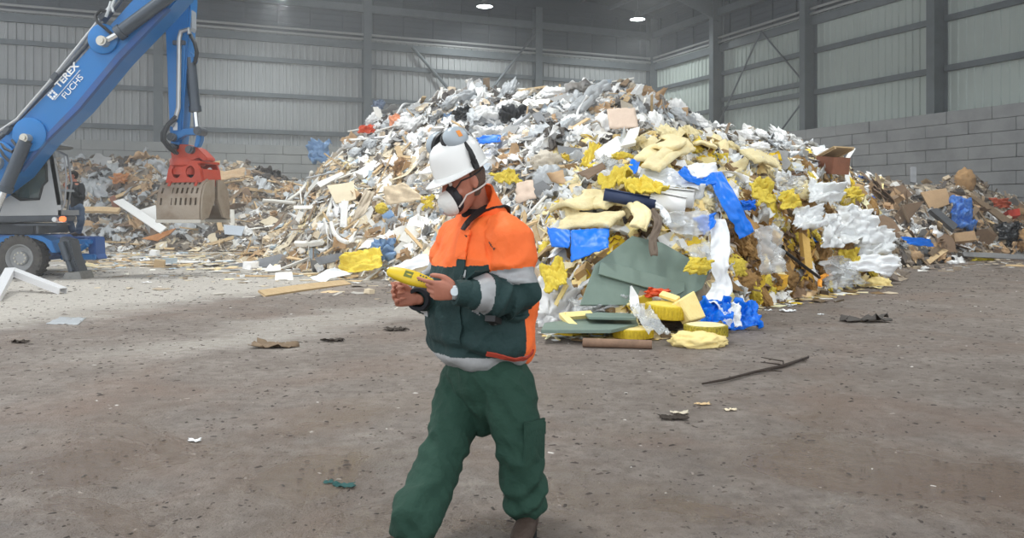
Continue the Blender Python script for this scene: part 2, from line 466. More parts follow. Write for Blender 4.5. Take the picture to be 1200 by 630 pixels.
LY = ([625, 650, 680, 700, 740, 780, 820, 870, 920, 960, 1000, 1030, 1055], [300, 262, 214, 196, 178, 166, 170, 184, 196, 200, 226, 258, 300])
LD0 = ([625, 700, 750, 800, 850, 900, 950, 1000, 1055], [10.4, 9.7, 9.5, 9.8, 10.8, 12.4, 13.7, 15.0, 16.6])
LD1 = ([625, 700, 750, 800, 850, 900, 950, 1000, 1055], [12.6, 13.4, 13.8, 13.8, 14.0, 15.2, 16.6, 17.6, 18.4])
BY = ([-300, 80, 150, 230, 280, 320, 360, 400, 440], [186, 188, 182, 184, 193, 203, 208, 210, 222])

def heap_h(px, d):
    """height of the waste above the floor at column px (its bearing) and distance d"""
    px = np.asarray(px, float); d = np.asarray(d, float)
    def hump(ytab, d0, d1, lo, hi, pw, slope):
        y = sm(*ytab, px); H = np.maximum((HY - y) / F * d1 + CH, 0.05)
        t = (d - d0) / (d1 - d0)
        up = H * np.clip(t, 0, 1) ** pw
        dn = H - np.maximum(d - d1, 0) * slope
        h = np.where(t <= 1, up, dn)
        return np.where((px >= lo) & (px <= hi) & (t > 0), np.maximum(h, 0), 0)
    a = hump(TY, sm(*TD0, px), sm(*TD1, px), 255, 1460, 0.85, 0.6)
    l = hump(LY, sm(*LD0, px), sm(*LD1, px), 628, 1054, 0.62, 0.5)
    b = hump(BY, np.full_like(px, 27.0) + 0 * d, np.full_like(px, 33.0) + 0 * d, -310, 450, 1.5, 0.9)
    h = np.maximum(np.maximum(a, l), b)
    Xw = (px - CX) / F * d
    n = fbm(Xw * 0.9, d * 0.9, 3, 4) * 1.0
    return np.where(h > 0.02, np.maximum(h + (n * 0.6 + 0.04) * np.minimum(h, 1.2), 0.0), 0)

PXS = np.arange(-150, 1462, 4.0); DS = np.arange(7.5, 46, 0.16)
PG, DG = np.meshgrid(PXS, DS, indexing='ij')
HG = heap_h(PG, DG)
XG = (PG - CX) / F * DG

def hits(px, py):
    """where the view rays through pixels meet a heap or the floor: positions, normals, on-heap flag"""
    px = np.asarray(px, float); py = np.asarray(py, float)
    ci = np.clip(((px - PXS[0]) / 4.0).round().astype(int), 0, len(PXS) - 1)
    zr = CH + (HY - py)[:, None] / F * DS[None, :]
    hh = HG[ci]
    ok = (hh >= zr) & (hh > 0.03) & (zr > -0.03)
    on = ok.any(1); k = ok.argmax(1)
    d = DS[k]
    fd = np.where(py > HY + 3, CH * F / np.maximum(py - HY, 3), 99)
    d = np.where(on, d, fd)
    z = np.where(on, np.maximum(CH + (HY - py) / F * d, 0), 0)
    e = 0.25
    Xw = (px - CX) / F * d
    def hx(x, y): return heap_h(CX + x / y * F, y)
    gx = (hx(Xw + e, d) - hx(Xw - e, d)) / (2 * e); gy = (hx(Xw, d + e) - hx(Xw, d - e)) / (2 * e)
    n = np.stack([-np.clip(gx, -2, 2), -np.clip(gy, -2, 2), np.ones_like(gx)], 1)
    n[~on] = (0, 0, 1)
    n /= np.linalg.norm(n, axis=1, keepdims=True)
    return np.stack([Xw, d, z], 1), n, on

def hit(px, py):
    p, n, on = hits([px], [py])
    if not on[0] and py < 290:                 # just above the skyline: stand it on the crest below
        for dy in range(1, 60):
            q, n, on = hits([px], [py + dy])
            if on[0]: return P(px, py, q[0][1]), Vector(n[0])
    return Vector(p[0]), Vector(n[0])

# the packed body of the heaps
v = np.stack([XG, DG, HG - 0.04], 2).reshape(-1, 3)
nd = len(DS)
hm = HG > 0.0
f = []
cell = hm[:-1, :-1] | hm[1:, :-1] | hm[1:, 1:] | hm[:-1, 1:]
for i, j in zip(*np.nonzero(cell)):
    a = i * nd + j; f.append((a, a + nd, a + nd + 1, a + 1))
soil = mat('packed_rubble', (158, 146, 130), 0.95, mott=0.8, mscale=3, mcol=(112, 100, 88), bump=0.8, bscale=6)
me = mk_mesh('packed_rubble', v, f, [soil], smooth=True)
bm = bmesh.new(); bm.from_mesh(me); bmesh.ops.delete(bm, geom=[q for q in bm.verts if not q.link_faces], context='VERTS'); bm.to_mesh(me); bm.free()
o = link('packed_rubble', me); tag(o, 'packed brown rubble and dust filling the body of the waste heaps', 'rubble', None, 'stuff')

# palettes, one per region of the heap (sRGB)
PAL = {
 'left':  [(238, 232, 222), (222, 208, 184), (205, 190, 165), (250, 248, 244), (190, 184, 176), (160, 146, 128), (214, 186, 146), (128, 120, 112), (176, 190, 200), (232, 214, 170)],
 'top':   [(228, 228, 226), (206, 206, 204), (180, 178, 174), (244, 244, 242), (150, 146, 142), (120, 116, 112), (196, 184, 166), (168, 178, 188), (214, 196, 172), (100, 98, 98)],
 'lobe':  [(238, 226, 190), (236, 220, 160), (222, 190, 50), (235, 235, 235), (240, 238, 232), (214, 214, 212), (205, 210, 214), (170, 140, 96), (134, 108, 74), (240, 214, 150), (98, 82, 62), (210, 190, 150)],
 'bale':  [(168, 130, 70), (200, 158, 60), (128, 98, 58), (214, 206, 196), (188, 160, 110), (92, 74, 52), (222, 186, 60), (220, 222, 224)],
 'right': [(160, 146, 130), (132, 120, 108), (186, 170, 150), (112, 102, 94), (214, 212, 208), (148, 128, 104), (92, 86, 82), (196, 180, 156)],
 'back':  [(176, 164, 148), (150, 140, 128), (200, 190, 174), (124, 114, 104), (216, 212, 206), (186, 166, 138), (106, 98, 92), (160, 160, 160)],
}
def zone(px, py, d):
    if d > 26.5 and px < 450: return 'back'
    if px > 1035: return 'right'
    if px > 845 and 238 < py < 345 and px < 960: return 'bale'
    if 640 < px and py > 150 + abs(px - 790) * 0.14: return 'lobe'
    if px > 930 and py < 240: return 'right'
    if px > 880: return 'right'
    if px < 560 and py > 190 - (px - 380) * 0.15: return 'left'
    return 'top'

def fragments(px, py, kindw, smin, smax, lift=0.5, floor_only=False):
    """thousands of small shards and scraps, turned to lie on the slope; numpy arrays of verts, faces, colours"""
    p, n, on = hits(px, py)
    V, Fc, C = [], [], []; base = 0
    m = len(px)
    spin = RNG.uniform(0, 6.28, m); tilt = RNG.normal(0, 0.45, m) if not floor_only else RNG.normal(0, 0.06, m); td = RNG.uniform(0, 6.28, m)
    size = smin + (smax - smin) * RNG.random(m) ** 2.2
    kinds = RNG.choice(len(kindw), m, p=np.array(kindw) / sum(kindw))
    for i in range(m):
        z = zone(px[i], py[i], p[i, 1])
        pal = PAL[z]; c = np.array(pal[RNG.integers(len(pal))], float) * RNG.uniform(0.9, 1.12)
        c = np.clip(c, 0, 255) / 255
        c = np.where(c <= 0.04045, c / 12.92, ((c + 0.055) / 1.055) ** 2.4)
        R = np.array(rot_frame(n[i], spin[i], tilt[i], td[i]))
        s = size[i]
        if kinds[i] == 0:          # splinter or batten
            l, w, t = s, s * RNG.uniform(0.08, 0.22), s * RNG.uniform(0.03, 0.1)
        elif kinds[i] == 1:        # flake of board or plaster
            l, w, t = s * 0.7, s * RNG.uniform(0.35, 0.7), s * RNG.uniform(0.03, 0.08)
        elif kinds[i] == 3:        # chunk
            l, w, t = s * 0.5, s * 0.4, s * 0.3
        if kinds[i] != 2:
            q = np.array([(-1, -1, -1), (1, -1, -1), (1, 1, -1), (-1, 1, -1), (-1, -1, 1), (1, -1, 1), (1, 1, 1), (-1, 1, 1)], float) * 0.5
            q *= 1 + RNG.uniform(-0.22, 0.22, q.shape)
            q *= (l, w, t)
            fc = [(0, 3, 2, 1), (4, 5, 6, 7), (0, 1, 5, 4), (1, 2, 6, 5), (2, 3, 7, 6), (3, 0, 4, 7)]
            up = t * 0.5 if floor_only else t * lift
        else:                      # crumpled scrap of film or paper
            k = 4
            a = np.linspace(-0.5, 0.5, k)
            gx, gy = np.meshgrid(a, a, indexing='ij')
            q = np.stack([gx, gy * RNG.uniform(0.5, 1), RNG.uniform(-0.22, 0.22, gx.shape) * (0.25 if floor_only else 1)], 2).reshape(-1, 3)
            q[:, :2] += RNG.uniform(-0.1, 0.1, (16, 2)); q *= s * 0.9
            fc = [(x * k + y, (x + 1) * k + y, (x + 1) * k + y + 1, x * k + y + 1) for x in range(k - 1) for y in range(k - 1)]
            up = s * 0.1 if not floor_only else s * 0.06
        q = q @ R.T + p[i] + n[i] * up
        q[:, 2] = np.maximum(q[:, 2], 0.002)
        V.append(q); Fc += [tuple(j + base for j in t_) for t_ in fc]; C.append(np.repeat(c[None], len(q), 0)); base += len(q)
    return np.concatenate(V), Fc, np.concatenate(C)

def tint_obj(name, V, Fc, C, m):
    me = mk_mesh(name, V, Fc, [m])
    at = me.attributes.new('tint', 'FLOAT_COLOR', 'POINT')
    at.data.foreach_set('color', np.concatenate([C, np.ones((len(C), 1))], 1).astype(np.float32).ravel())
    return link(name, me)

scrapm = tint_mat('mixed_scrap')
NFR = 27000
px = RNG.uniform(-20, 1225, NFR * 3); py = RNG.uniform(92, 402, NFR * 3)
_, _, on = hits(px, py)
px, py = px[on], py[on]
free = ~(((py > 274) & (py < 358) & (px > 684) & (px < 834) & (py > 276 + (px - 770) * .62) & (py > 276 + (741 - px) * 1.35)))
px, py = px[free][:NFR], py[free][:NFR]
V, Fc, C = fragments(px, py, [0.38, 0.26, 0.26, 0.10], 0.05, 0.46)
o = tint_obj('waste_scraps', V, Fc, C, scrapm)
tag(o, 'mass of small splinters, flakes and scraps covering the waste heaps', 'waste', None, 'stuff')

# crumbs spilled over the floor in front of the heaps and beside the machine
n1 = 2600
px = RNG.uniform(60, 700, n1); py = 288 + np.abs(RNG.normal(0, 1, n1)) * 22 + np.clip((px - 330) * 0.06, -4, 20)
q = RNG.uniform(0, 1, 650); px2 = 640 + q * 560; py2 = ip(px2, [640, 750, 860, 900, 960, 1040, 1070, 1200], [388, 392, 374, 352, 346, 328, 311, 303]) + np.abs(RNG.normal(0, 1, 650)) * 5
px = np.concatenate([px, px2]); py = np.concatenate([py, py2])
_, _, on = hits(px, py); px, py = px[~on], py[~on]
V, Fc, C = fragments(px, py, [0.4, 0.35, 0.2, 0.05], 0.03, 0.34, floor_only=True)
o = tint_obj('floor_crumbs', V, Fc, C, scrapm)
tag(o, 'pale crumbs and splinters spilled on the floor at the foot of the heaps', 'debris', None, 'stuff')

n3 = 3600
px = RNG.uniform(88, 420, n3); py = 274 + RNG.random(n3) ** 1.4 * 44 + np.clip((px - 330) * 0.06, -4, 8)
_, _, on = hits(px, py); px, py = px[~on], py[~on]
PAL['back_'] = PAL['back']; PAL['back'] = PAL['left']
V, Fc, C = fragments(px, py, [0.46, 0.34, 0.16, 0.04], 0.06, 0.6, floor_only=True)
PAL['back'] = PAL['back_']
o = tint_obj('spilled_litter', V, Fc, C, scrapm)
tag(o, 'thick litter of pale splinters spilled before the low heap', 'debris', None, 'stuff')

# grit over the open floor
PAL_G = [(84, 74, 68), (70, 62, 58), (100, 90, 82), (62, 55, 50), (196, 190, 184), (150, 140, 132)]
m = 9500
d = 3.0 + RNG.random(m) ** 1.3 * 16; u = RNG.uniform(-0.66, 0.66, m)
s = (0.0012 + 0.0052 * RNG.random(m) ** 2) * (0.7 + d / 8)
V, Fc, C = [], [], []; base = 0
for i in range(m):
    q = np.array([(-1, -1, 0), (1, -1, 0), (1, 1, 0), (-1, 1, 0), (-.5, -.5, .6), (.5, -.5, .6), (.5, .5, .6), (-.5, .5, .6)], float)
    q *= 1 + RNG.uniform(-0.3, 0.3, q.shape); q[:, 0] *= RNG.uniform(0.6, 3.2)
    a = RNG.uniform(0, 3.14); q = q @ np.array([(math.cos(a), math.sin(a), 0), (-math.sin(a), math.cos(a), 0), (0, 0, 1)]) * s[i]
    q[:, 2] = np.maximum(q[:, 2], 0)
    V.append(q + (u[i] * d[i], d[i], 0.0))
    Fc += [tuple(j + base for j in t) for t in ((4, 5, 6, 7), (0, 1, 5, 4), (1, 2, 6, 5), (2, 3, 7, 6), (3, 0, 4, 7))]
    c = PAL_G[RNG.choice(6, p=[.29, .27, .19, .18, .02, .05])]; C.append(np.repeat(np.array([rgb(*c)[:3]]), 8, 0)); base += 8
V = np.concatenate(V); hh = heap_h(CX + V[:, 0] / V[:, 1] * F, V[:, 1])
o = tint_obj('floor_grit', V, Fc, np.concatenate(C), scrapm)
tag(o, 'dark grit and small stones strewn over the open floor', 'grit', None, 'stuff')
# ------------------------------------------------------------------ people
def catmull(a, b, c, d, t):
    return tuple(0.5 * ((2 * q) + (-p + r) * t + (2 * p - 5 * q + 4 * r - s) * t * t + (-p + 3 * q - 3 * r + s) * t ** 3) for p, q, r, s in zip(a, b, c, d))

def loft(rings, n=24, sub=3, power=2.0):
    """closed skin through rings (centre, U, V): an ellipse-like outline spanned by U and V"""
    R = [tuple(c) + tuple(u) + tuple(w) for c, u, w in rings]
    out = []
    for i in range(len(R) - 1):
        a, b, c, d = R[max(i - 1, 0)], R[i], R[i + 1], R[min(i + 2, len(R) - 1)]
        for k in range(sub): out.append(catmull(a, b, c, d, k / sub))
    out.append(R[-1])
    v, f = [], []
    for r in out:
        c, u, w = Vector(r[0:3]), Vector(r[3:6]), Vector(r[6:9])
        for k in range(n):
            an = 2 * math.pi * k / n; x, y = math.cos(an), math.sin(an)
            x = math.copysign(abs(x) ** (2 / power), x); y = math.copysign(abs(y) ** (2 / power), y)
            v.append(tuple(c + u * x + w * y))
    m = len(out)
    for i in range(m - 1):
        for k in range(n): f.append((i * n + k, i * n + (k + 1) % n, (i + 1) * n + (k + 1) % n, (i + 1) * n + k))
    f += [tuple(range(n - 1, -1, -1)), tuple(range((m - 1) * n, m * n))]
    return v, f

def limb(pts, radii, n=16, sub=4, ref=None, flat=1.0):
    """a tapering limb through joints; flat < 1 thins it along the reference direction"""
    pts = [Vector(p) for p in pts]; rings = []
    ref = Vector(ref) if ref is not None else Vector((0.3, 1, 0.2))
    for i, p in enumerate(pts):
        t = (pts[min(i + 1, len(pts) - 1)] - pts[max(i - 1, 0)]).normalized()
        a = (ref - t * ref.dot(t)).normalized(); b = t.cross(a)
        rings.append((p, a * radii[i] * flat, b * radii[i]))
    # rounded ends
    t0 = (pts[0] - pts[1]).normalized(); t1 = (pts[-1] - pts[-2]).normalized()
    c, u, w = rings[0]; rings.insert(0, (c + t0 * radii[0] * 0.8, u * 0.5, w * 0.5))
    c, u, w = rings[-1]; rings.append((c + t1 * radii[-1] * 0.8, u * 0.5, w * 0.5))
    return loft(rings, n, sub)

def blob(c, ax, ay, az, n=16):
    c = Vector(c); rings = []
    for k in range(-4, 5):
        a = k / 4 * math.pi / 2 * 0.97
        rings.append((c + Vector(az) * math.sin(a), Vector(ax) * math.cos(a), Vector(ay) * math.cos(a)))
    return loft(rings, n, 1)

def fuse(parts, voxel, iters=4, fac=0.5):
    """weld overlapping solids into one continuous skin"""
    V, Fc = [], []
    for v, f in parts:
        o = len(V); V += v; Fc += [tuple(i + o for i in q) for q in f]
    me = mk_mesh('skin', V, Fc)
    bm = bmesh.new(); bm.from_mesh(me); bmesh.ops.recalc_face_normals(bm, faces=bm.faces); bm.to_mesh(me); bm.free()
    me = evaluate(me, [('REMESH', dict(mode='VOXEL', voxel_size=voxel, adaptivity=0.0)), ('SMOOTH', dict(factor=fac, iterations=iters))])
    return me

def displace(me, fn):
    n = len(me.vertices); co = np.empty(n * 3); me.vertices.foreach_get('co', co); co = co.reshape(-1, 3)
    no = np.empty(n * 3); me.vertex_normals.foreach_get('vector', no) if hasattr(me, 'vertex_normals') else None
    no = no.reshape(-1, 3)
    a = np.array([fn(Vector(c), Vector(q)) for c, q in zip(co, no)])
    co += no * a[:, None]
    me.vertices.foreach_set('co', co.ravel()); me.update()

def finish(me, mats, pick=None):
    me.materials.clear()
    for m in mats: me.materials.append(m)
    if pick:
        mi = np.array([pick(p.center, p.normal) for p in me.polygons], dtype=np.int32)
    else: mi = np.zeros(len(me.polygons), dtype=np.int32)
    me.polygons.foreach_set('material_index', mi)
    me.polygons.foreach_set('use_smooth', np.ones(len(me.polygons), dtype=bool)); me.update()
    return me

def hand_parts(wrist, d, nrm, side, curls, thumb_dir, sc=1.0):
    """palm, four jointed fingers of different lengths and a thumb; curls: three bends per finger"""
    d = Vector(d).normalized(); nrm = Vector(nrm); nrm = (nrm - d * nrm.dot(d)).normalized()
    s = d.cross(nrm) * side; w = Vector(wrist); parts = []
    parts.append(loft([(w - d * 0.03, s * 0.026 * sc, nrm * 0.02 * sc), (w, s * 0.028 * sc, nrm * 0.02 * sc), (w + d * 0.035 * sc, s * 0.037 * sc, nrm * 0.017 * sc),
                       (w + d * 0.075 * sc, s * 0.043 * sc, nrm * 0.0145 * sc), (w + d * 0.097 * sc, s * 0.041 * sc, nrm * 0.011 * sc)], 16, 3, 2.4))
    lens = [(0.044, 0.026, 0.022), (0.048, 0.030, 0.023), (0.045, 0.028, 0.022), (0.036, 0.021, 0.019)]
    for k, (offs, ln) in enumerate(zip((0.031, 0.0105, -0.0105, -0.030), lens)):
        p = w + d * (0.090 + (0.004 if k in (1, 2) else -0.004)) * sc + s * offs * sc
        fd = (d + s * offs * 1.2).normalized(); ang = 0; pts = [p - fd * 0.02, p]
        for L, c in zip(ln, curls[k]):
            ang += math.radians(c)
            p = p + (fd * math.cos(ang) - nrm * math.sin(ang)) * L * sc; pts.append(p)
        parts.append(limb(pts, [0.0095 * sc, 0.0098 * sc, 0.009 * sc, 0.0082 * sc, 0.0068 * sc], 10, 3, nrm))
    b = w + d * 0.022 * sc + s * 0.028 * sc - nrm * 0.004
    td = Vector(thumb_dir[0]).normalized(); t2 = Vector(thumb_dir[1]).normalized(); t3 = Vector(thumb_dir[2]).normalized()
    p1 = b + td * 0.042 * sc; p2 = p1 + t2 * 0.034 * sc; p3 = p2 + t3 * 0.026 * sc
    parts.append(limb([b - s * 0.012, b, p1, p2, p3], [0.013 * sc, 0.0145 * sc, 0.0125 * sc, 0.0105 * sc, 0.0082 * sc], 10, 3, nrm))
    return parts

def head_parts(c, f, u, l, sc=1.0):
    c = Vector(c)
    prof = [(-0.127, .068, .014, .016), (-0.12, .062, .03, .03), (-0.10, .048, .05, .045), (-0.07, .024, .076, .058), (-0.035, .006, .092, .067),
            (0.0, .0, .098, .073), (.035, -.002, .1, .077), (.07, -.004, .096, .076), (.1, -.006, .078, .064), (.122, -.008, .045, .04), (.13, -.008, .02, .02)]
    P_ = [loft([(c + u * h * sc + f * fo * sc, f * dp * sc, l * w * sc) for h, fo, dp, w in prof], 28, 3)]
    # nose, brow, ears, cheeks
    P_.append(loft([(c + u * .03 * sc + f * .09 * sc, f * .012 * sc, l * .009 * sc), (c + u * .0 + f * .1 * sc, f * .016 * sc, l * .011 * sc), (c - u * .025 * sc + f * .108 * sc, f * .02 * sc, l * .017 * sc), (c - u * .038 * sc + f * .1 * sc, f * .012 * sc, l * .014 * sc)], 14, 3))
    P_.append(blob(c + u * .035 * sc + f * .085 * sc, l * .055 * sc, u * .012 * sc, f * .016 * sc))
    for s in (-1, 1):
        e = c - u * 0.005 * sc - f * .008 * sc + l * s * .078 * sc
        P_.append(blob(e, (f * .018 - l * s * .004) * sc, u * .031 * sc, l * s * .010 * sc - f * .006 * sc))
        P_.append(blob(e - u * .022 * sc + f * 0.003, f * .011 * sc, u * .012 * sc, l * .008 * sc))
        P_.append(blob(c - u * .03 * sc + f * .062 * sc + l * s * .042 * sc, l * .02 * sc, u * .022 * sc, f * .022 * sc))
    # lips
    P_.append(blob(c - u * .066 * sc + f * .094 * sc, l * .024 * sc, u * .007 * sc, f * .010 * sc))
    P_.append(blob(c - u * .08 * sc + f * .09 * sc, l * .02 * sc, u * .007 * sc, f * .010 * sc))
    return P_

skin = mat('weathered_skin', (180, 118, 96), 0.55, mott=0.5, mscale=12, mcol=(148, 88, 70))
orange = mat('high_visibility_orange', (255, 118, 52), 0.7, mott=0.25, mscale=5, mcol=(226, 92, 36), bump=0.15, bscale=60)
green = mat('dark_green_cloth', (30, 58, 58), 0.8, mott=0.5, mscale=7, mcol=(22, 44, 44), bump=0.2, bscale=70)
trous = mat('dark_green_work_cloth', (26, 60, 48), 0.85, mott=0.5, mscale=6, mcol=(40, 74, 60), bump=0.2, bscale=70)
reflect = mat('grey_reflective_tape', (168, 170, 172), 0.45, 0.1, mott=0.3, mscale=15)
black = mat('black_plastic', (26, 26, 28), 0.5)
white_h = mat('white_hard_plastic', (242, 242, 240), 0.22, spec=0.6)
greyp = mat('pale_grey_plastic', (172, 182, 190), 0.35)
hairm = mat('grey_brown_hair', (104, 84, 72), 0.9, bump=0.6, bscale=200)
redcord = mat('red_trim', (170, 62, 44), 0.8)
leather = mat('brown_boot_leather', (70, 56, 48), 0.7, bump=0.3, bscale=80)
rubber = mat('black_rubber', (34, 34, 36), 0.8, bump=0.2, bscale=60)

# ---------- the worker in the yard
WD = 3.7
w_base = Vector((P(566, 400, WD).x, WD, 0))
worker = thing('person', 'person in white hard hat, dust mask and orange and green jacket walking across the yard', 'person', w_base)
def W(px, py, d): return P(px, py, d) - w_base
Ff = Vector((-0.80, -0.60, 0)); Lf = Vector((0.60, -0.80, 0)); Up = Vector((0, 0, 1))
# head tipped down towards the thing in the hands
hf = Vector((-0.84, -0.46, -0.41)).normalized(); hl = Up.cross(hf).normalized(); hu = hf.cross(hl).normalized()
HC = W(544, 212, 3.60)
neck0 = W(566, 256, 3.70)
sh_l, el_l, wr_l = W(598, 268, 3.50), W(606, 347, 3.47), W(540, 343, 3.34)
sh_r, el_r, wr_r = W(538, 268, 3.86), W(513, 340, 3.92), W(491, 350, 3.58)
hip_l, kn_l, an_l = W(593, 440, 3.62), W(608, 528, 3.56), W(616, 592, 3.57)
hip_r, kn_r, an_r = W(547, 440, 3.78), W(521, 530, 3.58), W(483, 620, 3.36)
def toru(cx, py, hw, hd, d=3.70, tw=0.0):
    c = W(cx, py, d); return (c, Lf * hw, Ff * hd)
body_parts = head_parts(HC, hf, hu, hl)
body_parts.append(loft([(neck0, Lf * .075, Ff * .075), (neck0.lerp(HC, 0.4), Lf * .062, Ff * .065), (HC - hu * .05 - hf * .02, hl * .058, hf * .06)], 18, 4))
body_parts.append(loft([toru(570, 445, .14, .10), toru(569, 425, .18, .13), toru(567, 385, .17, .13), toru(567, 340, .18, .14), toru(568, 300, .20, .14), toru(568, 272, .19, .11), toru(567, 256, .09, .08)], 24, 4))
for a in ((sh_l, el_l, wr_l), (sh_r, el_r, wr_r)):
    body_parts.append(limb([a[0], a[0].lerp(a[1], .5), a[1], a[1].lerp(a[2], .35), a[2]], [.055, .05, .04, .04, .027]))
for a in ((hip_l, kn_l, an_l), (hip_r, kn_r, an_r)):
    body_parts.append(limb([a[0], a[0].lerp(a[1], .5), a[1], a[1].lerp(a[2], .35), a[2]], [.085, .075, .055, .052, .036]))
hl_d, hl_n = Vector((-1, -0.02, 0.10)), Vector((0.08, -0.97, -0.22))
hand_l = hand_parts(wr_l + Vector((-.012, 0, .002)), hl_d, hl_n, 1,
    [(10, 18, 12), (42, 48, 30), (50, 55, 35), (55, 58, 35)],
    [(-0.72, 0.12, 0.62), (-0.9, 0.16, 0.26), (-0.98, 0.1, 0.08)], 1.02)
hr_d, hr_n = Vector((-0.86, -0.42, 0.10)), Vector((-0.42, 0.72, -0.5))
hand_r = hand_parts(wr_r + Vector((-.012, -.008, .002)), hr_d, hr_n, -1,
    [(55, 50, 30), (60, 55, 35), (64, 55, 35), (68, 55, 35)],
    [(-0.55, -0.5, 0.6), (-0.8, -0.45, 0.35), (-0.9, -0.3, 0.1)], 1.02)
body_parts += hand_l + hand_r
me = fuse(body_parts, 0.0042, 3)
EYE = [HC + hu * .018 + hf * .085 + hl * s * .031 for s in (-1, 1)]
def facefn(p, n):
    r = 0.0
    for e in EYE:
        q = (p - e).length
        if q < .022: r -= 0.008 * (1 - (q / .022) ** 2)
    m = p - (HC - hu * .073 + hf * .1); r2 = abs(m.dot(hu)); r3 = abs(m.dot(hl))
    if r2 < .004 and r3 < .024 and m.length < .05: r -= .003
    return r + mnoise.noise(p * 60) * 0.0006
displace(me, facefn)
o = link('body', finish(me, [skin]), worker)
for e in EYE:
    g = G(); g.lathe([(.001, -.011), (.008, -.008), (.0112, 0), (.008, .008), (.003, .0108)], e - hf * .004, hf, 14, 0); g.lathe([(.0001, .0), (.005, .0001), (.0048, .0006), (.0001, .0009)], e + hf * .0068, hf, 12, 1)
    g.obj('eye', [mat('eye_white', (230, 226, 220), .2), mat('dark_iris', (48, 36, 30), .2)], worker, smooth=True)

# trousers
tp = [loft([toru(571, 506, .05, .06), toru(571, 492, .10, .09), toru(570, 470, .165, .13), toru(569, 445, .205, .16), toru(568, 425, .20, .165), toru(567, 408, .19, .16)], 28, 4)]
tp.append(limb([hip_l + Vector((0, 0, -.02)), hip_l.lerp(kn_l, .5), kn_l, kn_l.lerp(an_l, .5), an_l + Vector((0, 0, .01))], [.122, .114, .096, .09, .09], 20))
tp.append(limb([hip_r + Vector((0, 0, -.02)), hip_r.lerp(kn_r, .5), kn_r, kn_r.lerp(an_r, .5), an_r + Vector((.01, 0, .02))], [.118, .108, .098, .098, .104], 20))
me = fuse(tp, 0.006, 6)
def fold(x):
    s_ = math.sin(x); return s_ if s_ < 0.2 else 0.2 + (s_ - 0.2) * 1.4        # sharp crests, broad hollows
def folds_t(p, n):
    r = 0.0
    for a, b, c in ((hip_l, kn_l, an_l), (hip_r, kn_r, an_r)):
        # drag folds gather at the knee and stack above the hem
        for j, rad, amp, fr in ((b, .17, .008, 46), (c + Vector((0, 0, .1)), .2, .013, 52), (a + Vector((0, 0, -.08)), .2, .007, 34)):
            q = (p - j).length
            if q < rad:
                w = (1 - q / rad)
                r += amp * 1.25 * w * fold(fr * (p.z + 0.55 * (p.x + p.y) * (1 if j is b else -.8)) + 3.4 * mnoise.noise(p * 6))
    r += 0.014 * mnoise.noise(Vector((p.x * 9, p.y * 9, p.z * 4))) + 0.017 * (0.4 - abs(mnoise.noise(Vector((p.x * 14 + p.z * 9, p.y * 14, p.z * 7))))) + 0.004 * mnoise.noise(p * 26)
    return r
displace(me, folds_t)
tr_o = link('trousers', finish(me, [trous]), worker)
# cargo pocket with flap, on the outside of the near thigh
def patch(name, c, nrm, upv, w, h, t, m, parent, bulge=0.006):
    """a sewn-on patch that bulges a little"""
    nrm = Vector(nrm).normalized(); upv = Vector(upv); upv = (upv - nrm * upv.dot(nrm)).normalized(); r = upv.cross(nrm)
    v, f = [], []; n = 8
    for k in (0, 1):
        for i in range(n + 1):
            for j in range(n + 1):
                a, b = i / n - .5, j / n - .5
                z = (t + bulge * math.cos(a * math.pi) * math.cos(b * math.pi)) if k else -t
                v.append(tuple(Vector(c) + r * a * w + upv * b * h + nrm * z))
    q = (n + 1) ** 2
    for i in range(n):
        for j in range(n):
            a = i * (n + 1) + j
            f += [(a, a + 1, a + n + 2, a + n + 1), (q + a, q + a + n + 1, q + a + n + 2, q + a + 1)]
    for i in range(n):
        for a, b in (((i) * (n + 1), (i + 1) * (n + 1)), ((i + 1) * (n + 1) + n, i * (n + 1) + n), (i + 1, i), (n * (n + 1) + i, n * (n + 1) + i + 1)):
            f.append((a, b, b + q, a + q))
    g = G(); g.add(v, f); return g.obj(name, m, parent, smooth=True)
ax_l = (hip_l - kn_l).normalized()
outl = Vector((0.75, -0.66, 0.0))
pk = patch('cargo_pocket', hip_l.lerp(kn_l, .80) + outl * .104, outl, ax_l, .13, .17, .006, trous, tr_o, .012)
patch('pocket_flap', hip_l.lerp(kn_l, .66) + outl * .119, outl, ax_l, .135, .05, .005, trous, tr_o, .006)

# boots
def boot(an, fdir, toe_up=0.0):
    s = Vector((-fdir.y, fdir.x, 0)); c = an + Vector((0, 0, -.055))
    b = loft([(c - fdir * .085, s * .02, Up * .03), (c - fdir * .07, s * .036, Up * .045), (c, s * .042, Up * .05), (c + fdir * .08, s * .048, Up * .042 - fdir * 0.0), (c + fdir * .15 + Up * (toe_up - .008), s * .046, Up * .034), (c + fdir * .19 + Up * (toe_up - .012), s * .026, Up * .022)], 20, 4, 2.3)
    sh = loft([(c - fdir * .005 + Up * .01, s * .042, fdir * .06), (c + Up * .08 - fdir * .012, s * .045, fdir * .056), (c + Up * .13 - fdir * .014, s * .05, fdir * .058)], 18, 3)
    me = fuse([b, sh], .006, 3); ob = link('boot', finish(me, [leather]), worker)
    g = G(); prof = []
    for k in range(24):
        a = 2 * math.pi * k / 24; x = math.cos(a); y = math.sin(a)
        prof.append(c + fdir * (.05 + .145 * x) + s * (.05 if x > 0 else .043) * y * (1 - .1 * x * x) + Up * (-.055 + (toe_up if x > .3 else 0) * 0.8))
    g.prism(prof, Up * .022); g.obj('sole', rubber, ob)
    return ob
boot(an_l + Vector((.01, 0, -.020)), Vector((-.22, -.97, 0)).normalized())
boot(an_r + Vector((0, 0, .0)), Vector((-.86, -.5, 0)).normalized(), .0)

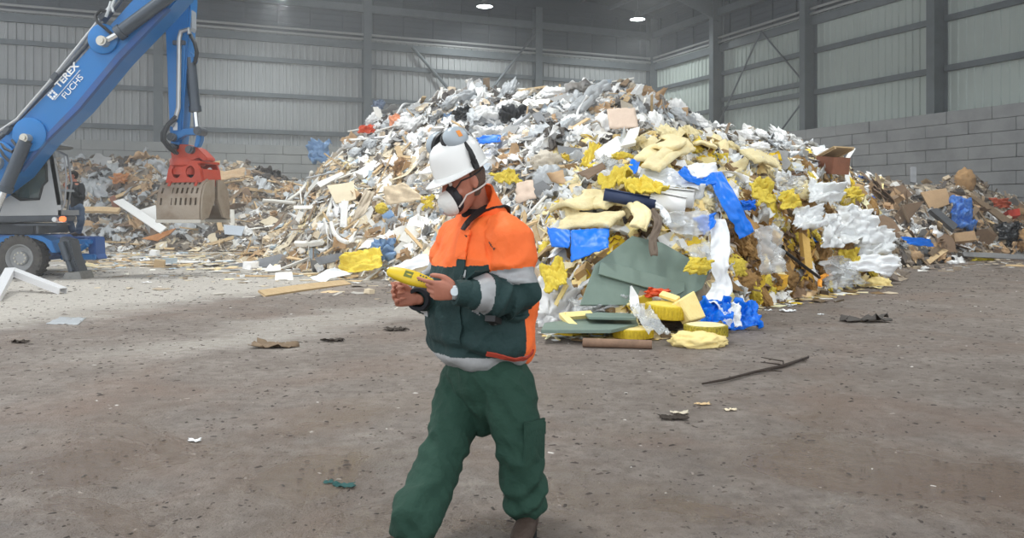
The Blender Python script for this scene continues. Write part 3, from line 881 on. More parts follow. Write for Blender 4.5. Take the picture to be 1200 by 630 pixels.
# jacket: body and sleeves in one, with stitched colour blocks
jp = [loft([toru(567, 424, .185, .15), toru(566, 417, .215, .19), toru(564, 405, .245, .215), toru(563, 385, .265, .235), toru(564, 350, .265, .23), toru(566, 315, .262, .21),
            toru(569, 288, .25, .18), toru(569, 270, .225, .15), toru(568, 258, .17, .12), toru(566, 248, .11, .095)], 32, 4, 2.25)]
jp.append(limb([sh_l + Vector((-.03, 0.02, 0)), sh_l.lerp(el_l, .25), sh_l.lerp(el_l, .65), el_l, el_l.lerp(wr_l, .35), el_l.lerp(wr_l, .7), wr_l + Vector((.03, 0, 0))],
               [.085, .098, .094, .092, .088, .074, .05], 22, 4))
jp.append(limb([sh_r + Vector((.03, 0, 0)), sh_r.lerp(el_r, .25), sh_r.lerp(el_r, .65), el_r, el_r.lerp(wr_r, .35), el_r.lerp(wr_r, .7), wr_r + Vector((.025, .02, 0))],
               [.08, .092, .09, .086, .08, .066, .047], 22, 4))
me = fuse(jp, 0.0048, 7)
fa_ax = (wr_l - el_l).normalized(); up_ax = (el_l - sh_l).normalized()
def seg(p, a, b):
    ab = b - a; t = (p - a).dot(ab) / ab.length_squared; tc = min(max(t, 0), 1)
    return (p - (a + ab * tc)).length, t
TC = toru(566, 340, 0, 0)[0]
def where(p):
    """which piece of cloth a point of the jacket lies on"""
    c = [(seg(p, sh_l, el_l), 'ul', .092), (seg(p, el_l, wr_l), 'fl', .08), (seg(p, sh_r, el_r), 'ur', .09), (seg(p, el_r, wr_r), 'fr', .075)]
    q = Vector((p.x, p.y, 0)) - Vector((TC.x, TC.y, 0))
    e = math.sqrt((q.dot(Lf) / .255) ** 2 + (q.dot(Ff) / .22) ** 2)
    best = min(c, key=lambda k: k[0][0] / k[2])
    if best[0][0] / best[2] < 1.25 and not (e < 0.8 and best[0][0] / best[2] > .9) and e > .62: return best[1], best[0][1], q
    return 't', 0, q
def folds_j(p, n):
    w, t, q = where(p); r = 0
    if w in ('ul', 'ur'):
        r += .011 * fold(60 * t * .26 + 8 * q.dot(Ff) + 3 * mnoise.noise(p * 8)) * (0.35 + max(0, t - .3))
    elif w in ('fl', 'fr'):
        r += .010 * fold(15 * t + 20 * p.z + 3 * mnoise.noise(p * 9)) * (1.0 if t < .5 else .5)
    else:
        zz = (p.z - .8) / .3
        r += .013 * mnoise.noise(Vector((p.x * 7, p.y * 7, p.z * 5))) + (.010 * math.sin(38 * p.z + 9 * p.x + 4 * mnoise.noise(p * 6)) * max(0, 1 - abs(zz)) if zz < 1 else 0)
    return r + .009 * mnoise.noise(p * 11) + .014 * (0.35 - abs(mnoise.noise(Vector((p.x * 9 + p.z * 6, p.y * 9, p.z * 8 - p.x * 5))))) + .003 * mnoise.noise(p * 30)
displace(me, folds_j)
def pick_j(p, n):
    w, t, q = where(p)
    if w in ('ul', 'ur'):
        return 0 if t < .60 else 2 if t < .83 else 1
    if w in ('fl', 'fr'):
        return 2 if .56 < t < .79 else 1
    zl = 1.185 + 0.08 * max(0, q.dot(Lf)) 
    fr = q.dot(Ff)
    if p.z < .80 and fr > -.1: return 2 if p.z > .735 else 1
    if fr < -.05: return 0
    return 0 if p.z > zl else 1
jk = link('jacket', finish(me, [orange, green, reflect], pick_j), worker)
# stand-up collar, open at the throat
v, f = [], []; n = 36
ca = (HC - hu * .06 - neck0).normalized()
cl = Lf; cf = ca.cross(cl) * -1
cf = cf if cf.dot(Ff) > 0 else -cf
for k in range(n + 1):
    a = math.radians(28 + (360 - 56) * k / n)                   # 0 = throat
    dirv = cf * math.cos(a) + cl * math.sin(a)
    back = (1 - math.cos(a)) / 2
    for (r, h) in ((.112, -.035), (.106, .02), (.103, .045 + .05 * back), (.106, .062 + .062 * back), (.098, .062 + .062 * back), (.093, .04 + .04 * back), (.095, -.02)):
        wob = .006 * mnoise.noise(Vector((math.cos(a) * 3, math.sin(a) * 3, h * 20)))
        v.append(tuple(neck0 + Vector((.004, 0, .0)) + ca * h + dirv * (r + wob) * (1.0 if abs(math.sin(a)) < .5 else 1.03)))
m = 7
for k in range(n):
    for j in range(m - 1): f.append((k * m + j, (k + 1) * m + j, (k + 1) * m + j + 1, k * m + j + 1))
f += [tuple(range(m)), tuple(range(n * m + m - 1, n * m - 1, -1))]
g = G(); g.add(v, f); g.obj('collar', orange, jk, smooth=True)
# dark inner layer at the throat
me = fuse([loft([(neck0 + Ff * .03 - Up * .06, Lf * .085, Ff * .085), (neck0 + Ff * .015 + ca * .02, Lf * .078, Ff * .08), (neck0 + ca * .06 + Ff * .004, Lf * .07, Ff * .072)], 20, 4)], .008, 2)
link('neck_warmer', finish(me, [mat('black_knit', (30, 29, 32), .95, bump=.4, bscale=150)]), worker)

from mathutils.bvhtree import BVHTree
def bvh_of(me): return BVHTree.FromPolygons([v.co.copy() for v in me.vertices], [tuple(p.vertices) for p in me.polygons])
jb = bvh_of(jk.data)
def snap(p, tree=None, off=.004, frm=None):
    c, n, i, dd = (tree or jb).find_nearest(Vector(p)); return c + n * off, n
def strap(name, pts, w, m, parent, off=.006, t=.003, tree=None):
    """a flat band laid over the cloth"""
    P2 = []
    for i in range(len(pts) - 1):
        for k in range(6): P2.append(Vector(pts[i]).lerp(Vector(pts[i + 1]), k / 6))
    P2.append(Vector(pts[-1])); S = [snap(p, tree, off) for p in P2]
    v, f = [], []
    for i, (p, nn) in enumerate(S):
        tt = (S[min(i + 1, len(S) - 1)][0] - S[max(i - 1, 0)][0]).normalized(); s = tt.cross(nn).normalized()
        for a, b in ((-1, 0), (1, 0), (1, 1), (-1, 1)): v.append(tuple(p + s * a * w / 2 + nn * b * t * 2 - nn * t))
    for i in range(len(S) - 1):
        for k in range(4): f.append((i * 4 + k, i * 4 + (k + 1) % 4, i * 4 + 4 + (k + 1) % 4, i * 4 + 4 + k))
    f += [(3, 2, 1, 0), tuple(len(v) - 4 + k for k in range(4))]
    g = G(); g.add(v, f); return g.obj(name, m, parent)
strap('shoulder_strap', [W(541, 268, 3.52), W(555, 257, 3.54), W(570, 246, 3.58), W(586, 239, 3.64), W(594, 244, 3.74), W(598, 254, 3.84)], .034, black, jk, .026, .005)
# front zip flap, chest pocket, label, badge squiggle, pouch, cuffs, red trim
strap('zip_flap', [W(536, 272, 3.5), W(530, 300, 3.45), W(526, 330, 3.42), W(525, 370, 3.42), W(530, 405, 3.45)], .05, green, jk, .006, .004)
strap('zip_flap', [W(538, 264, 3.5), W(533, 285, 3.47), W(530, 302, 3.45)], .056, orange, jk, .009, .004)
p, n = snap(W(535, 319, 3.42)); patch('care_label', p, n, Up, .018, .034, .002, mat('pale_label', (196, 200, 200), .8), jk, .001)
p, n = snap(W(556, 324, 3.42)); patch('chest_pocket', p, n, Up, .12, .10, .004, green, jk, .012)
p, n = snap(W(578, 388, 3.38)); pch = patch('belt_pouch', p, n, Up, .045, .085, .012, black, jk, .012)
g = G(); g.lathe([(.012, -.003), (.016, 0), (.012, .003), (.009, 0)], p + n * .028 + Up * .01, n, 14, close=False); g.obj('ring', mat('dull_steel', (150, 150, 150), .35, .8), pch, smooth=True)
g = G()
for k in range(7):
    a, b = W(555 + k * 3.1, 288 + k * .9, 3.4), W(555 + k * 3.1 + 2.4, 286 + k * .9 + (k % 3) * 2, 3.4)
    pa, na = snap(a, None, .003); pb, nb = snap(b, None, .003)
    g.tube([pa, (pa + pb) / 2 + Vector((0, 0, .004)), pb], .0022, 5)
g.obj('stitched_badge', mat('grey_thread', (110, 84, 74), .9), jk)
strap('red_trim', [W(572, 421, 3.42), W(590, 419, 3.46), W(606, 413, 3.55), W(614, 408, 3.62)], .02, redcord, jk, .004, .004)
for a, b, nm in ((el_l, wr_l, 'l'), (el_r, wr_r, 'r')):
    t = (b - a).normalized(); g = G(); g.lathe([(.036, -.035), (.056, -.04), (.054, .0), (.050, .02), (.036, .022), (.034, 0)], b + t * .008, t, 24, close=False)
    g.obj('cuff', green if nm == 'l' else mat('dark_cuff_knit', (40, 42, 48), .9), jk, smooth=True)
# wristwatch on the near wrist
t = (wr_l - el_l).normalized(); t = Vector((-1, 0, .05)).normalized()
wc = wr_l + Vector((-.022, 0, .002))
g = G(); g.lathe([(.0305, -.011), (.034, -.010), (.034, .010), (.0305, .011)], wc, t, 24, close=False)
wt = g.obj('wristwatch', mat('pale_steel', (196, 204, 208), .3, .5), worker, smooth=True)
g = G(); g.lathe([(.001, .007), (.017, .006), (.019, .001), (.019, -.004)], wc + Vector((0, -.034, .006)), Vector((0, -1, .15)), 20); g.obj('dial', mat('watch_glass', (206, 216, 222), .15), wt, smooth=True)

# hair at the nape and sides, and grey stubble
v, f = head_parts(HC, hf, hu, hl)[0]
vv = [Vector(q) for q in v]; keep = []
vv = [HC + (q - HC) * 1.035 for q in vv]
for q in f:
    if len(q) > 4: continue
    c = sum((vv[i] for i in q), Vector()) / len(q) - HC
    if c.dot(hf) < .0 and -.075 < c.dot(hu) < .09: keep.append(q)
me = mk_mesh('hair', vv, keep); me = evaluate(me, [('SUBSURF', dict(levels=2)), ('SOLIDIFY', dict(thickness=.006, offset=0))])
displace(me, lambda p, n: .004 * mnoise.noise(Vector((p.x * 160, p.y * 160, p.z * 40))))
link('hair', finish(me, [hairm]), worker)

# dust mask: moulded white cup over a black seal, straps to the ears
mc = HC - hu * .062 + hf * .102
prof = [(.001, .052), (.018, .05), (.036, .04), (.048, .022), (.053, .0), (.051, -.008), (.046, -.004), (.0, .03)]
g = G(); 
ma = (hf - hu * .12).normalized()
g.lathe(prof[:7], mc, ma, 30, close=False)
rv = []
for q in g.v:
    d_ = Vector(q) - mc; rv.append(tuple(mc + d_ + hu * d_.dot(hu) * .16))
g.v = rv
mk = g.obj('dust_mask', mat('white_mask', (226, 226, 222), .7, bump=.2, bscale=90), worker, smooth=True)
g = G(); g.lathe([(.012, .0), (.016, .004), (.016, .010), (.001, .012)], mc + ma * .046 - hu * .012, ma, 18); g.obj('valve', greyp, mk, smooth=True)
me = fuse([blob(mc - hf * .024 + hu * .012, hl * .066, hu * .072, hf * .036)], .004, 2)
def seal_fn(p, n): return 0
link('mask_seal', finish(me, [mat('black_rubber_seal', (32, 32, 38), .6)]), mk)
ear = HC - hf * .01 + hl * .085
for s in (1, -1):
    e = HC - hf * .012 + hl * s * .086; q = HC + hl * s * .05
    for (z0, z1, mm, nm) in ((.018, .018, black, 'upper_strap'), (-.055, -.045, mat('pale_elastic', (206, 196, 190), .8), 'lower_strap')):
        a = mc + hl * s * .052 + hu * (z0 + .03) - hf * .012; b = HC + hl * s * .07 + hf * .045 + hu * z0 * .9; c = HC + hl * s * .082 - hf * .012 + hu * (z1 + .0); d2 = HC + hl * s * .05 - hf * .085 + hu * (z1 + .01)
        g = G(); g.tube([a, a.lerp(b, .5) + hl * s * .006, b, c, c.lerp(d2, .5) + hl * s * .012, d2], .0035 if nm == 'upper_strap' else .004, 8); g.obj(nm, mm, mk, smooth=True)

# hard hat
hc = HC + hu * .052 - hf * .004
tf = (hf + hu * -.02).normalized(); tu = (hu + hf * .02).normalized()
n = 48; v = []; f = []
prof = [(1.0, .0), (1.0, .018), (.985, .05), (.93, .085), (.82, .112), (.64, .131), (.4, .142), (.18, .146), (.02, .147)]
A_, B_ = .126, .109
ring = []
rows = [(None, -.004), (None, .0)] 
def hatpt(a, s, h, brim=0.0):
    ca_, sa_ = math.cos(a), math.sin(a)
    ridge = .004 * max(0, 1 - abs(sa_) * 4) if .03 < h < .146 and ca_ != 0 else 0
    return hc + tf * (A_ * s + brim + ridge * 0) * ca_ + hl * (B_ * s + brim) * sa_ + tu * (h + ridge)
for k in range(n):
    a = 2 * math.pi * k / n; fr = max(0, math.cos(a)); br = .010 + .044 * fr ** 1.6
    droop = -.010 * fr - .004
    col_ = [hatpt(a, .96, .006), hatpt(a, 1.0, droop - .006, br - .004), hatpt(a, 1.0, droop - .004, br), hatpt(a, 1.0, droop, br), hatpt(a, 1.0, .006 + droop * .3, br * .3)]
    for s, h in prof: col_.append(hatpt(a, s, h + .006))
    v += [tuple(q) for q in col_]
m = len(col_)
for k in range(n):
    for j in range(m - 1): f.append((k * m + j, ((k + 1) % n) * m + j, ((k + 1) % n) * m + j + 1, k * m + j + 1))
f.append(tuple(k * m + m - 1 for k in range(n)))
g = G(); g.add(v, f); hat = g.obj('hard_hat', white_h, worker, smooth=True)
# inner dome so that the shell has thickness
v2 = []; f2 = []
for k in range(n):
    a = 2 * math.pi * k / n
    v2 += [tuple(hatpt(a, s * .96, h + .002)) for s, h in prof]
m = len(prof)
for k in range(n):
    for j in range(m - 1): f2.append((k * m + j + 1, ((k + 1) % n) * m + j + 1, ((k + 1) % n) * m + j, k * m + j))
g = G(); g.add(v2, f2); g.obj('hat_lining', mat('hat_lining', (60, 60, 62), .8), hat, smooth=True)
# ear defenders folded up onto the crown
def cup(c, ax, upv, nm, lab):
    ax = Vector(ax).normalized()
    g = G(); rot = Vector(upv)
    g.lathe([(.001, .034), (.028, .033), (.043, .025), (.051, .009), (.052, -.007), (.050, -.011)], c, ax, 28)
    s = rot - ax * rot.dot(ax); s.normalize()
    g.v = [tuple(Vector(c) + (Vector(q) - Vector(c)) + s * (Vector(q) - Vector(c)).dot(s) * .22) for q in g.v]
    o = g.obj('ear_cup', greyp, hat, smooth=True)
    g = G(); g.lathe([(.047, -.009), (.054, -.016), (.053, -.029), (.041, -.034), (.025, -.029), (.023, -.014)], c, ax, 28)
    g.v = [tuple(Vector(c) + (Vector(q) - Vector(c)) + s * (Vector(q) - Vector(c)).dot(s) * .22) for q in g.v]
    g.obj('ear_cushion', black, o, smooth=True)
    if lab:
        patch('maker_label', c + ax * .035, ax, s, .03, .022, .001, mat('orange_label', (236, 150, 70), .5), o, .001)
    return o
cl_c = HC + hu * .196 + hl * .052 - hf * .012
cr_c = HC + hu * .192 - hl * .058 + hf * .03
cup(cl_c, (hl * .75 + hu * .35 - hf * .25), hf, 'l', True)
cup(cr_c, (-hl * .8 + hu * .3 + hf * .35), hf, 'r', False)
for s, cc in ((1, cl_c), (-1, cr_c)):
    b = hc + hl * s * (B_ + .004) - tf * .02 + tu * .012
    mid_ = hc + hl * s * (B_ + .008) - tf * .022 + tu * .075
    e = cc + hl * s * .018 - hf * .02 - hu * .02
    g = G(); g.tube([b, b.lerp(mid_, .5) + hl * s * .004, mid_, e], [.011, .013, .010, .008], 10); arm = g.obj('defender_arm', black, hat, smooth=True)
    g = G(); g.box(b + hl * s * .004, (.03, .014, .045), Matrix((tf, hl, tu)).transposed(), 0, .004); g.obj('arm_bracket', black, arm)

# yellow hand-held instrument
dv0, dv1 = P(454, 317, 3.42), P(508, 333, 3.40)
dax = (dv1 - dv0).normalized(); dn = Vector((-0.1, -0.75, .66)); dn = (dn - dax * dn.dot(dax)).normalized(); dsd = dax.cross(dn)
Ld = (dv1 - dv0).length
dev = thing('handheld_meter', 'yellow hand-held instrument gripped in both hands of the walking worker', 'meter', dv0.lerp(dv1, .5))
def DV(t, a, b): return dax * (t - .5) * Ld + dsd * a + dn * b
g = G(); v, f = loft([(DV(0, 0, 0), dsd * .012, dn * .008), (DV(.06, 0, 0), dsd * .022, dn * .014), (DV(.3, 0, 0), dsd * .031, dn * .02), (DV(.55, 0, 0), dsd * .034, dn * .021), (DV(.8, 0, 0), dsd * .028, dn * .018), (DV(.96, 0, 0), dsd * .02, dn * .014), (DV(1, 0, 0), dsd * .012, dn * .009)], 24, 4, 2.6)
g.add(v, f); g.obj('casing', mat('yellow_plastic', (222, 190, 40), .4, mott=.3, mscale=20, mcol=(190, 160, 40)), dev, smooth=True)
g = G(); M = Matrix((dax, dsd, dn)).transposed(); g.box(DV(.46, 0, .018), (.04, .034, .006), M, 0, .002); g.obj('display', mat('olive_display', (110, 116, 60), .3), dev)
g = G()
for i in range(3):
    for j in (-1, 0, 1): g.lathe([(.0045, 0), (.0042, .004), (.001, .005)], DV(.70 + .06 * i, j * .012, .016 - .001 * i), dn, 10)
g.obj('keypad', mat('grey_key', (90, 90, 84), .6), dev, smooth=True)
g = G(); g.tube([DV(0, 0, 0), DV(-.06, 0, 0)], [.008, .006], 10); g.obj('probe_tip', mat('dark_tip', (90, 80, 40), .5), dev, smooth=True)
# ------------------------------------------------------------------ the material handler on the left
MD = 17.0
blue = mat('blue_paint', (4, 108, 178), 0.38, mott=0.4, mscale=1.2, mcol=(20, 100, 158))
blue_d = mat('worn_blue_paint', (40, 84, 150), 0.55, mott=0.6, mscale=3, mcol=(70, 84, 104))
cabgrey = mat('grey_paint', (168, 170, 172), 0.4, mott=0.4, mscale=1.5, mcol=(140, 142, 144))
dgrey = mat('dark_grey_paint', (74, 80, 88), 0.45, mott=0.3, mscale=3)
chrome = mat('chrome_rod', (206, 208, 210), 0.18, 0.9)
cyl = mat('cylinder_grey', (70, 78, 88), 0.35, 0.3)
hosem = mat('black_hose', (40, 42, 46), 0.5)
tyre_m = mat('dusty_tyre', (78, 76, 74), 0.9, mott=0.5, mscale=6, mcol=(108, 104, 98), bump=0.4, bscale=25)
rimm = mat('grey_rim', (150, 152, 154), 0.5, mott=0.5, mscale=5, mcol=(120, 120, 118))
orange_r = mat('red_oxide_paint', (184, 62, 38), 0.5, mott=0.6, mscale=3, mcol=(140, 60, 46))
wornst = mat('worn_steel', (152, 140, 126), 0.45, 0.35, mott=0.7, mscale=2.5, mcol=(112, 92, 74), bump=.2, bscale=12)
glass = film_mat('tinted_glass', (70, 92, 92), 0.5, 0.05)
pinm = mat('steel_pin', (190, 186, 176), 0.35, 0.6)

mach = thing('material_handler', 'blue wheeled material handler with grey cab standing at the left of the hall', 'excavator', Vector((P(30, 300, MD + 1.2).x, MD + 1.2, 0)))
M0 = mach.location.copy()
def Q(px, py, d=MD): return P(px, py, d) - M0
def plate(name, pts, th, m, parent, d=MD, bevel=0.02, smooth=False):
    """a side-view outline at distance d given real thickness, away from the viewer"""
    g = G(); g.prism([Q(x, y, d) for x, y in pts], (0, th, 0)); return g.obj(name, m, parent, smooth, bevel)
def pin(px, py, d, r, L, m=None, parent=None):
    g = G(); c = Q(px, py, d); g.lathe([(r, -L / 2), (r, L / 2)], c, (0, 1, 0), 18); g.lathe([(r * .6, -L / 2 - .03), (r * .55, -L / 2)], c, (0, 1, 0), 14)
    return g.obj('pin', m or pinm, parent, True)

# wheels: tyre with lugs, dished rim, hub with nuts
def wheel(px, py, d, r=0.49, w=0.32):
    c = Q(px, py, d); ax = Vector((0, 1, 0))
    g = G(); g.lathe([(r * .60, -w * .42), (r * .72, -w * .5), (r * .90, -w * .5), (r * .97, -w * .4), (r * .975, 0), (r * .97, w * .4), (r * .9, w * .5), (r * .72, w * .5), (r * .6, w * .42), (r * .58, 0), (r * .6, -w * .42)], c, ax, 48, close=False)
    for k in range(26):
        for s in (-1, 1):
            a = 2 * math.pi * (k + (0.5 if s > 0 else 0)) / 26; u = Vector((math.cos(a), 0, math.sin(a))); t = Vector((-math.sin(a), 0, math.cos(a)))
            M = Matrix((t, ax, u)).transposed()
            g.box(c + u * r * .955 + ax * s * w * .29, (.055, w * .44, r * .1), M)
    ty = g.obj('wheel', tyre_m, mach, True)
    g = G(); g.lathe([(r * .60, -w * .40), (r * .57, -w * .44), (r * .53, -w * .40), (r * .48, -w * .18), (r * .30, -w * .12), (r * .28, -w * .3), (r * .2, -w * .34), (.001, -w * .34)], c, ax, 40, close=False)
    g.lathe([(r * .60, w * .4), (r * .5, w * .2), (.001, w * .2)], c, ax, 32, close=False)
    ri = g.obj('rim', rimm, ty, True)
    if d > MD + 1: return
    for k in range(10):
        a = 2 * math.pi * k / 10; g = G(); g.lathe([(.02, 0), (.02, -.03)], c + Vector((math.cos(a), 0, math.sin(a))) * r * .24 - ax * w * .3, ax, 6)
        if px > -40: g.obj('wheel_nut', pinm, ty)
wheel(27, 302, MD); wheel(27, 302, MD + 2.0); wheel(-150, 302, MD); wheel(-150, 302, MD + 2.0)

# undercarriage
plate('chassis', [(-190, 276), (-190, 300), (-60, 300), (-50, 308), (0, 308), (44, 306), (52, 300), (56, 280), (50, 276), (-40, 274)], 1.1, blue_d, mach, MD + .35)
plate('fender', [(-8, 283), (2, 277), (18, 275), (48, 276), (60, 282), (66, 296), (60, 296), (52, 284), (40, 279.5), (16, 279), (4, 283), (-4, 290)], .42, blue, mach, MD - .1, .01)
plate('fender', [(-186, 283), (-170, 276), (-120, 276), (-108, 283), (-104, 296), (-110, 296), (-118, 283), (-130, 279.5), (-165, 280), (-176, 284), (-182, 290)], .42, blue, mach, MD - .1, .01)
plate('slewing_ring', [(-70, 262), (-70, 274), (40, 274), (40, 262)], 1.4, dgrey, mach, MD + .5)
# outrigger leg with foot plate
o1 = plate('outrigger', [(70, 277), (82, 281), (86, 300), (93, 319), (80, 321), (75, 303), (68, 287)], .36, dgrey, mach, MD - .25, .02)
g = G(); g.prism([Q(76, 319, MD - .3), Q(93, 318, MD - .3), Q(95, 324, MD - .3), Q(96, 327.5, MD - .3), Q(72, 327.5, MD - .3), Q(74, 324, MD - .3)], (0, .5, 0)); g.obj('foot_plate', mat('scuffed_steel', (140, 140, 138), .5, .4, mott=.4), o1, bevel=.01)
g = G(); g.tube([Q(72, 284, MD - .3), Q(79, 305, MD - .3)], .07, 12); g.tube([Q(79, 305, MD - .3), Q(84, 318, MD - .3)], .045, 12); g.obj('outrigger_cylinder', cyl, o1, True)
plate('outrigger', [(-95, 277), (-83, 281), (-80, 300), (-73, 319), (-86, 321), (-91, 303), (-97, 287)], .36, dgrey, mach, MD - .25, .02)
o2 = plate('outrigger', [(70, 277), (82, 281), (86, 296), (93, 309), (80, 311), (75, 299), (68, 287)], .36, dgrey, mach, MD + 2.2, .02)
# front stabiliser blade on its arms
g = G()
g.box(Q(93, 283, MD + .8), (.7, .5, .1), None, 0, .02)
g.box(Q(92, 301, MD + .6), (.75, .12, .12), None, 0, .02); g.box(Q(96, 300, MD + 1.1), (.75, .12, .12), None, 0, .02)
g.tube([Q(82, 300, MD + .5), Q(102, 286, MD + .5)], .06, 12)
bl = g.obj('blade_frame', blue, mach)
plate('stabiliser_blade', [(101, 280), (106, 277.5), (111, 278), (112, 298), (115, 304), (107, 305), (104, 298)], .45, blue_d, mach, MD + .7, .02)
g = G(); g.box(Q(88, 278.2, MD + 1.75), (.8, .7, .05), None, 0, .01); g.obj('step_plate', blue_d, mach)

# upper carriage skirt, counterweight and engine housing (running out of the picture)
plate('deck', [(-260, 248), (-260, 264), (73, 259), (76, 253), (70, 251), (10, 252), (-30, 248)], .5, dgrey, mach, MD - .1, .03)
plate('deck', [(-260, 248), (-260, 264), (20, 261), (20, 252), (-30, 248)], 1.6, dgrey, mach, MD + .42, .03)
plate('engine_housing', [(-260, 190), (-260, 248), (-60, 248), (-60, 205), (-80, 190)], 2.2, cabgrey, mach, MD - .1, .06)
# lamps at the deck corner
g = G(); c = Q(64, 257, MD - .12); g.lathe([(.0, -.03), (.05, -.02), (.055, .05)], c, (0, 1, 0), 16); g.obj('marker_lamp', mat('pale_lens', (220, 222, 224), .2), mach, True)
mlm = bpy.data.materials.new('lit_marker'); mlm.use_nodes = True; q = mlm.node_tree.nodes['Principled BSDF']; q.inputs['Base Color'].default_value = rgb(255, 120, 60); q.inputs['Emission Color'].default_value = rgb(255, 130, 70); q.inputs['Emission Strength'].default_value = 0.9
g = G(); c = Q(73, 256.5, MD - .12); g.lathe([(.0, -.05), (.055, -.03), (.06, .05)], c, (0, 1, 0), 16); g.obj('lit_lamp', mlm, mach, True)

# cab: shell with real openings, panes, seat
CD = MD - .1; CW = .68
def frame(name, outer, holes, th, m, parent, d):
    """a plate with window openings, built as bars between the outline and the holes via a bmesh fill"""
    bm = bmesh.new(); ed = []
    for loop in [outer] + holes:
        vs_ = [bm.verts.new(Q(x, y, d)) for x, y in loop]
        for i in range(len(vs_)): ed.append(bm.edges.new((vs_[i], vs_[(i + 1) % len(vs_)])))
    bmesh.ops.triangle_fill(bm, edges=ed, use_beauty=True, normal=(0, -1, 0))
    r = bmesh.ops.extrude_face_region(bm, geom=bm.faces[:])
    bmesh.ops.translate(bm, verts=[q for q in r['geom'] if isinstance(q, bmesh.types.BMVert)], vec=(0, th, 0))
    bmesh.ops.recalc_face_normals(bm, faces=bm.faces)
    me = bpy.data.meshes.new(name); bm.to_mesh(me); bm.free(); me.materials.append(m)
    return link(name, me, parent)
side = [(-2, 172), (58, 170.5), (63, 186), (71, 232), (72, 252), (-4, 253)]
win = [(12, 178), (49, 177), (54, 193), (55, 212), (50, 217), (46, 233), (24, 234), (10, 226)]
cab = frame('cab', side, [win], .07, cabgrey, mach, CD)
frame('side_panel', side, [win], .07, cabgrey, cab, CD + CW)
g = G(); g.prism([Q(x, y, CD + .035) for x, y in win], (0, .012, 0)); g.obj('side_window', glass, cab)
g = G(); g.prism([Q(x, y, CD + CW + .035) for x, y in win], (0, .012, 0)); g.obj('side_window', glass, cab)
# dark rubber seal round the near side window
g = G(); g.tube([Q(x, y, CD - .005) for x, y in win + [win[0]]], .028, 6); g.obj('window_seal', mat('black_seal', (40, 42, 44), .7), cab)
g = G()                                      # roof, front pillars, sill, floor, rear wall
g.prism([Q(-6, 169, CD - .03), Q(-4, 173, CD - .03), Q(59, 172.5, CD - .03), Q(63, 169.5, CD - .03), Q(56, 166, CD - .03), Q(2, 166, CD - .03)], (0, CW + .13, 0))
cabroof = g.obj('cab_roof', mat('dark_roof', (108, 110, 112), .5), cab, bevel=.02)
def bar(a, b, w=.07):
    g.prism([a + Vector((-w, 0, 0)), a, b, b + Vector((-w, 0, 0))], (0, w, 0))
g = G()
for dd in (CD, CD + CW): bar(Q(60.5, 172, dd), Q(72, 240, dd), .09); 
g.prism([Q(64, 221, CD), Q(66, 221, CD), Q(67, 224, CD), Q(65, 224, CD)], (0, CW, 0))
g.prism([Q(68, 246, CD), Q(72, 246, CD), Q(72.5, 252, CD), Q(68, 252, CD)], (0, CW, 0))
g.obj('front_pillar', mat('pillar_grey', (128, 132, 136), .45), cab)
def pane(name, pts):
    g = G(); g.add([tuple(q) for q in pts] + [tuple(q + Vector((-.012, 0, 0))) for q in pts], [(0, 1, 2, 3), (7, 6, 5, 4), (0, 4, 5, 1), (1, 5, 6, 2), (2, 6, 7, 3), (3, 7, 4, 0)]); return g.obj(name, glass, cab)
e1, e2 = CD + .06, CD + CW + .02
pane('windscreen', [Q(60, 174, e1), Q(60, 174, e2), Q(67, 221, e2), Q(67, 221, e1)])
pane('lower_windscreen', [Q(68, 225, e1), Q(68, 225, e2), Q(71, 246, e2), Q(71, 246, e1)])
g = G(); g.prism([Q(-2, 172, CD + .05), Q(-4, 253, CD + .05), Q(-6, 253, CD + .05), Q(-4, 172, CD + .05)], (0, CW, 0)); g.prism([Q(-4, 250, CD + .05), Q(70, 250, CD + .05), Q(70, 252, CD + .05), Q(-4, 252, CD + .05)], (0, CW, 0)); g.obj('cab_floor', dgrey, cab)
seatm = mat('seat_fabric', (44, 48, 52), .9)
g = G(); g.box(Q(34, 236, CD + .36), (.5, .5, .16), None, 0, .05); st = g.obj('seat', seatm, cab)
g = G(); g.box(Q(25, 219, CD + .36), (.14, .44, .62), None, 0, .05); g.box(Q(25, 203, CD + .36), (.12, .28, .2), None, 0, .05); g.obj('seat_back', seatm, st)
g = G(); g.box(Q(34, 244, CD + .36), (.3, .3, .3)); g.obj('seat_post', dgrey, st)
g = G(); g.tube([Q(54, 250, CD + .22), Q(56, 232, CD + .22)], .025, 8); g.tube([Q(56, 232, CD + .22), Q(52, 228, CD + .22)], .03, 8); g.box(Q(57, 236, CD + .4), (.14, .4, .25), None, 0, .03); g.obj('control_console', seatm, cab)
# grab rails at the cab front
g = G(); g.tube([Q(70, 178, CD + CW), Q(79, 182, CD + CW), Q(84, 214, CD + CW), Q(79, 246, CD + CW), Q(73, 250, CD + CW)], .022, 8); g.obj('grab_rail', mat('pale_rail', (150, 152, 156), .4, .3), cab, True)
g = G(); g.tube([Q(66, 176, CD), Q(75, 182, CD), Q(78, 208, CD), Q(76, 238, CD), Q(72, 246, CD)], .018, 8); g.obj('grab_rail', mat('pale_rail', (150, 152, 156), .4, .3), cab, True)
g = G(); g.box(Q(50, 263, MD + .1), (.9, .5, .04), None, 0, .01); g.box(Q(50, 268, MD + .1), (.05, .4, .2)); g.obj('footstep', dgrey, cab)

# boom (nearest the viewer), with pins, cylinders, pipes and lettering
BDp = MD - .75; BT = .62
boom_o = [(-60, 236), (-64, 214), (-40, 190), (0, 164), (60, 104), (124, 34), (160, -6), (215, -60), (236, -60), (233, -30), (196, 12), (140, 70), (92, 128), (50, 168), (20, 206), (-20, 236)]
boom = plate('boom', boom_o, BT, blue, mach, BDp, .03)
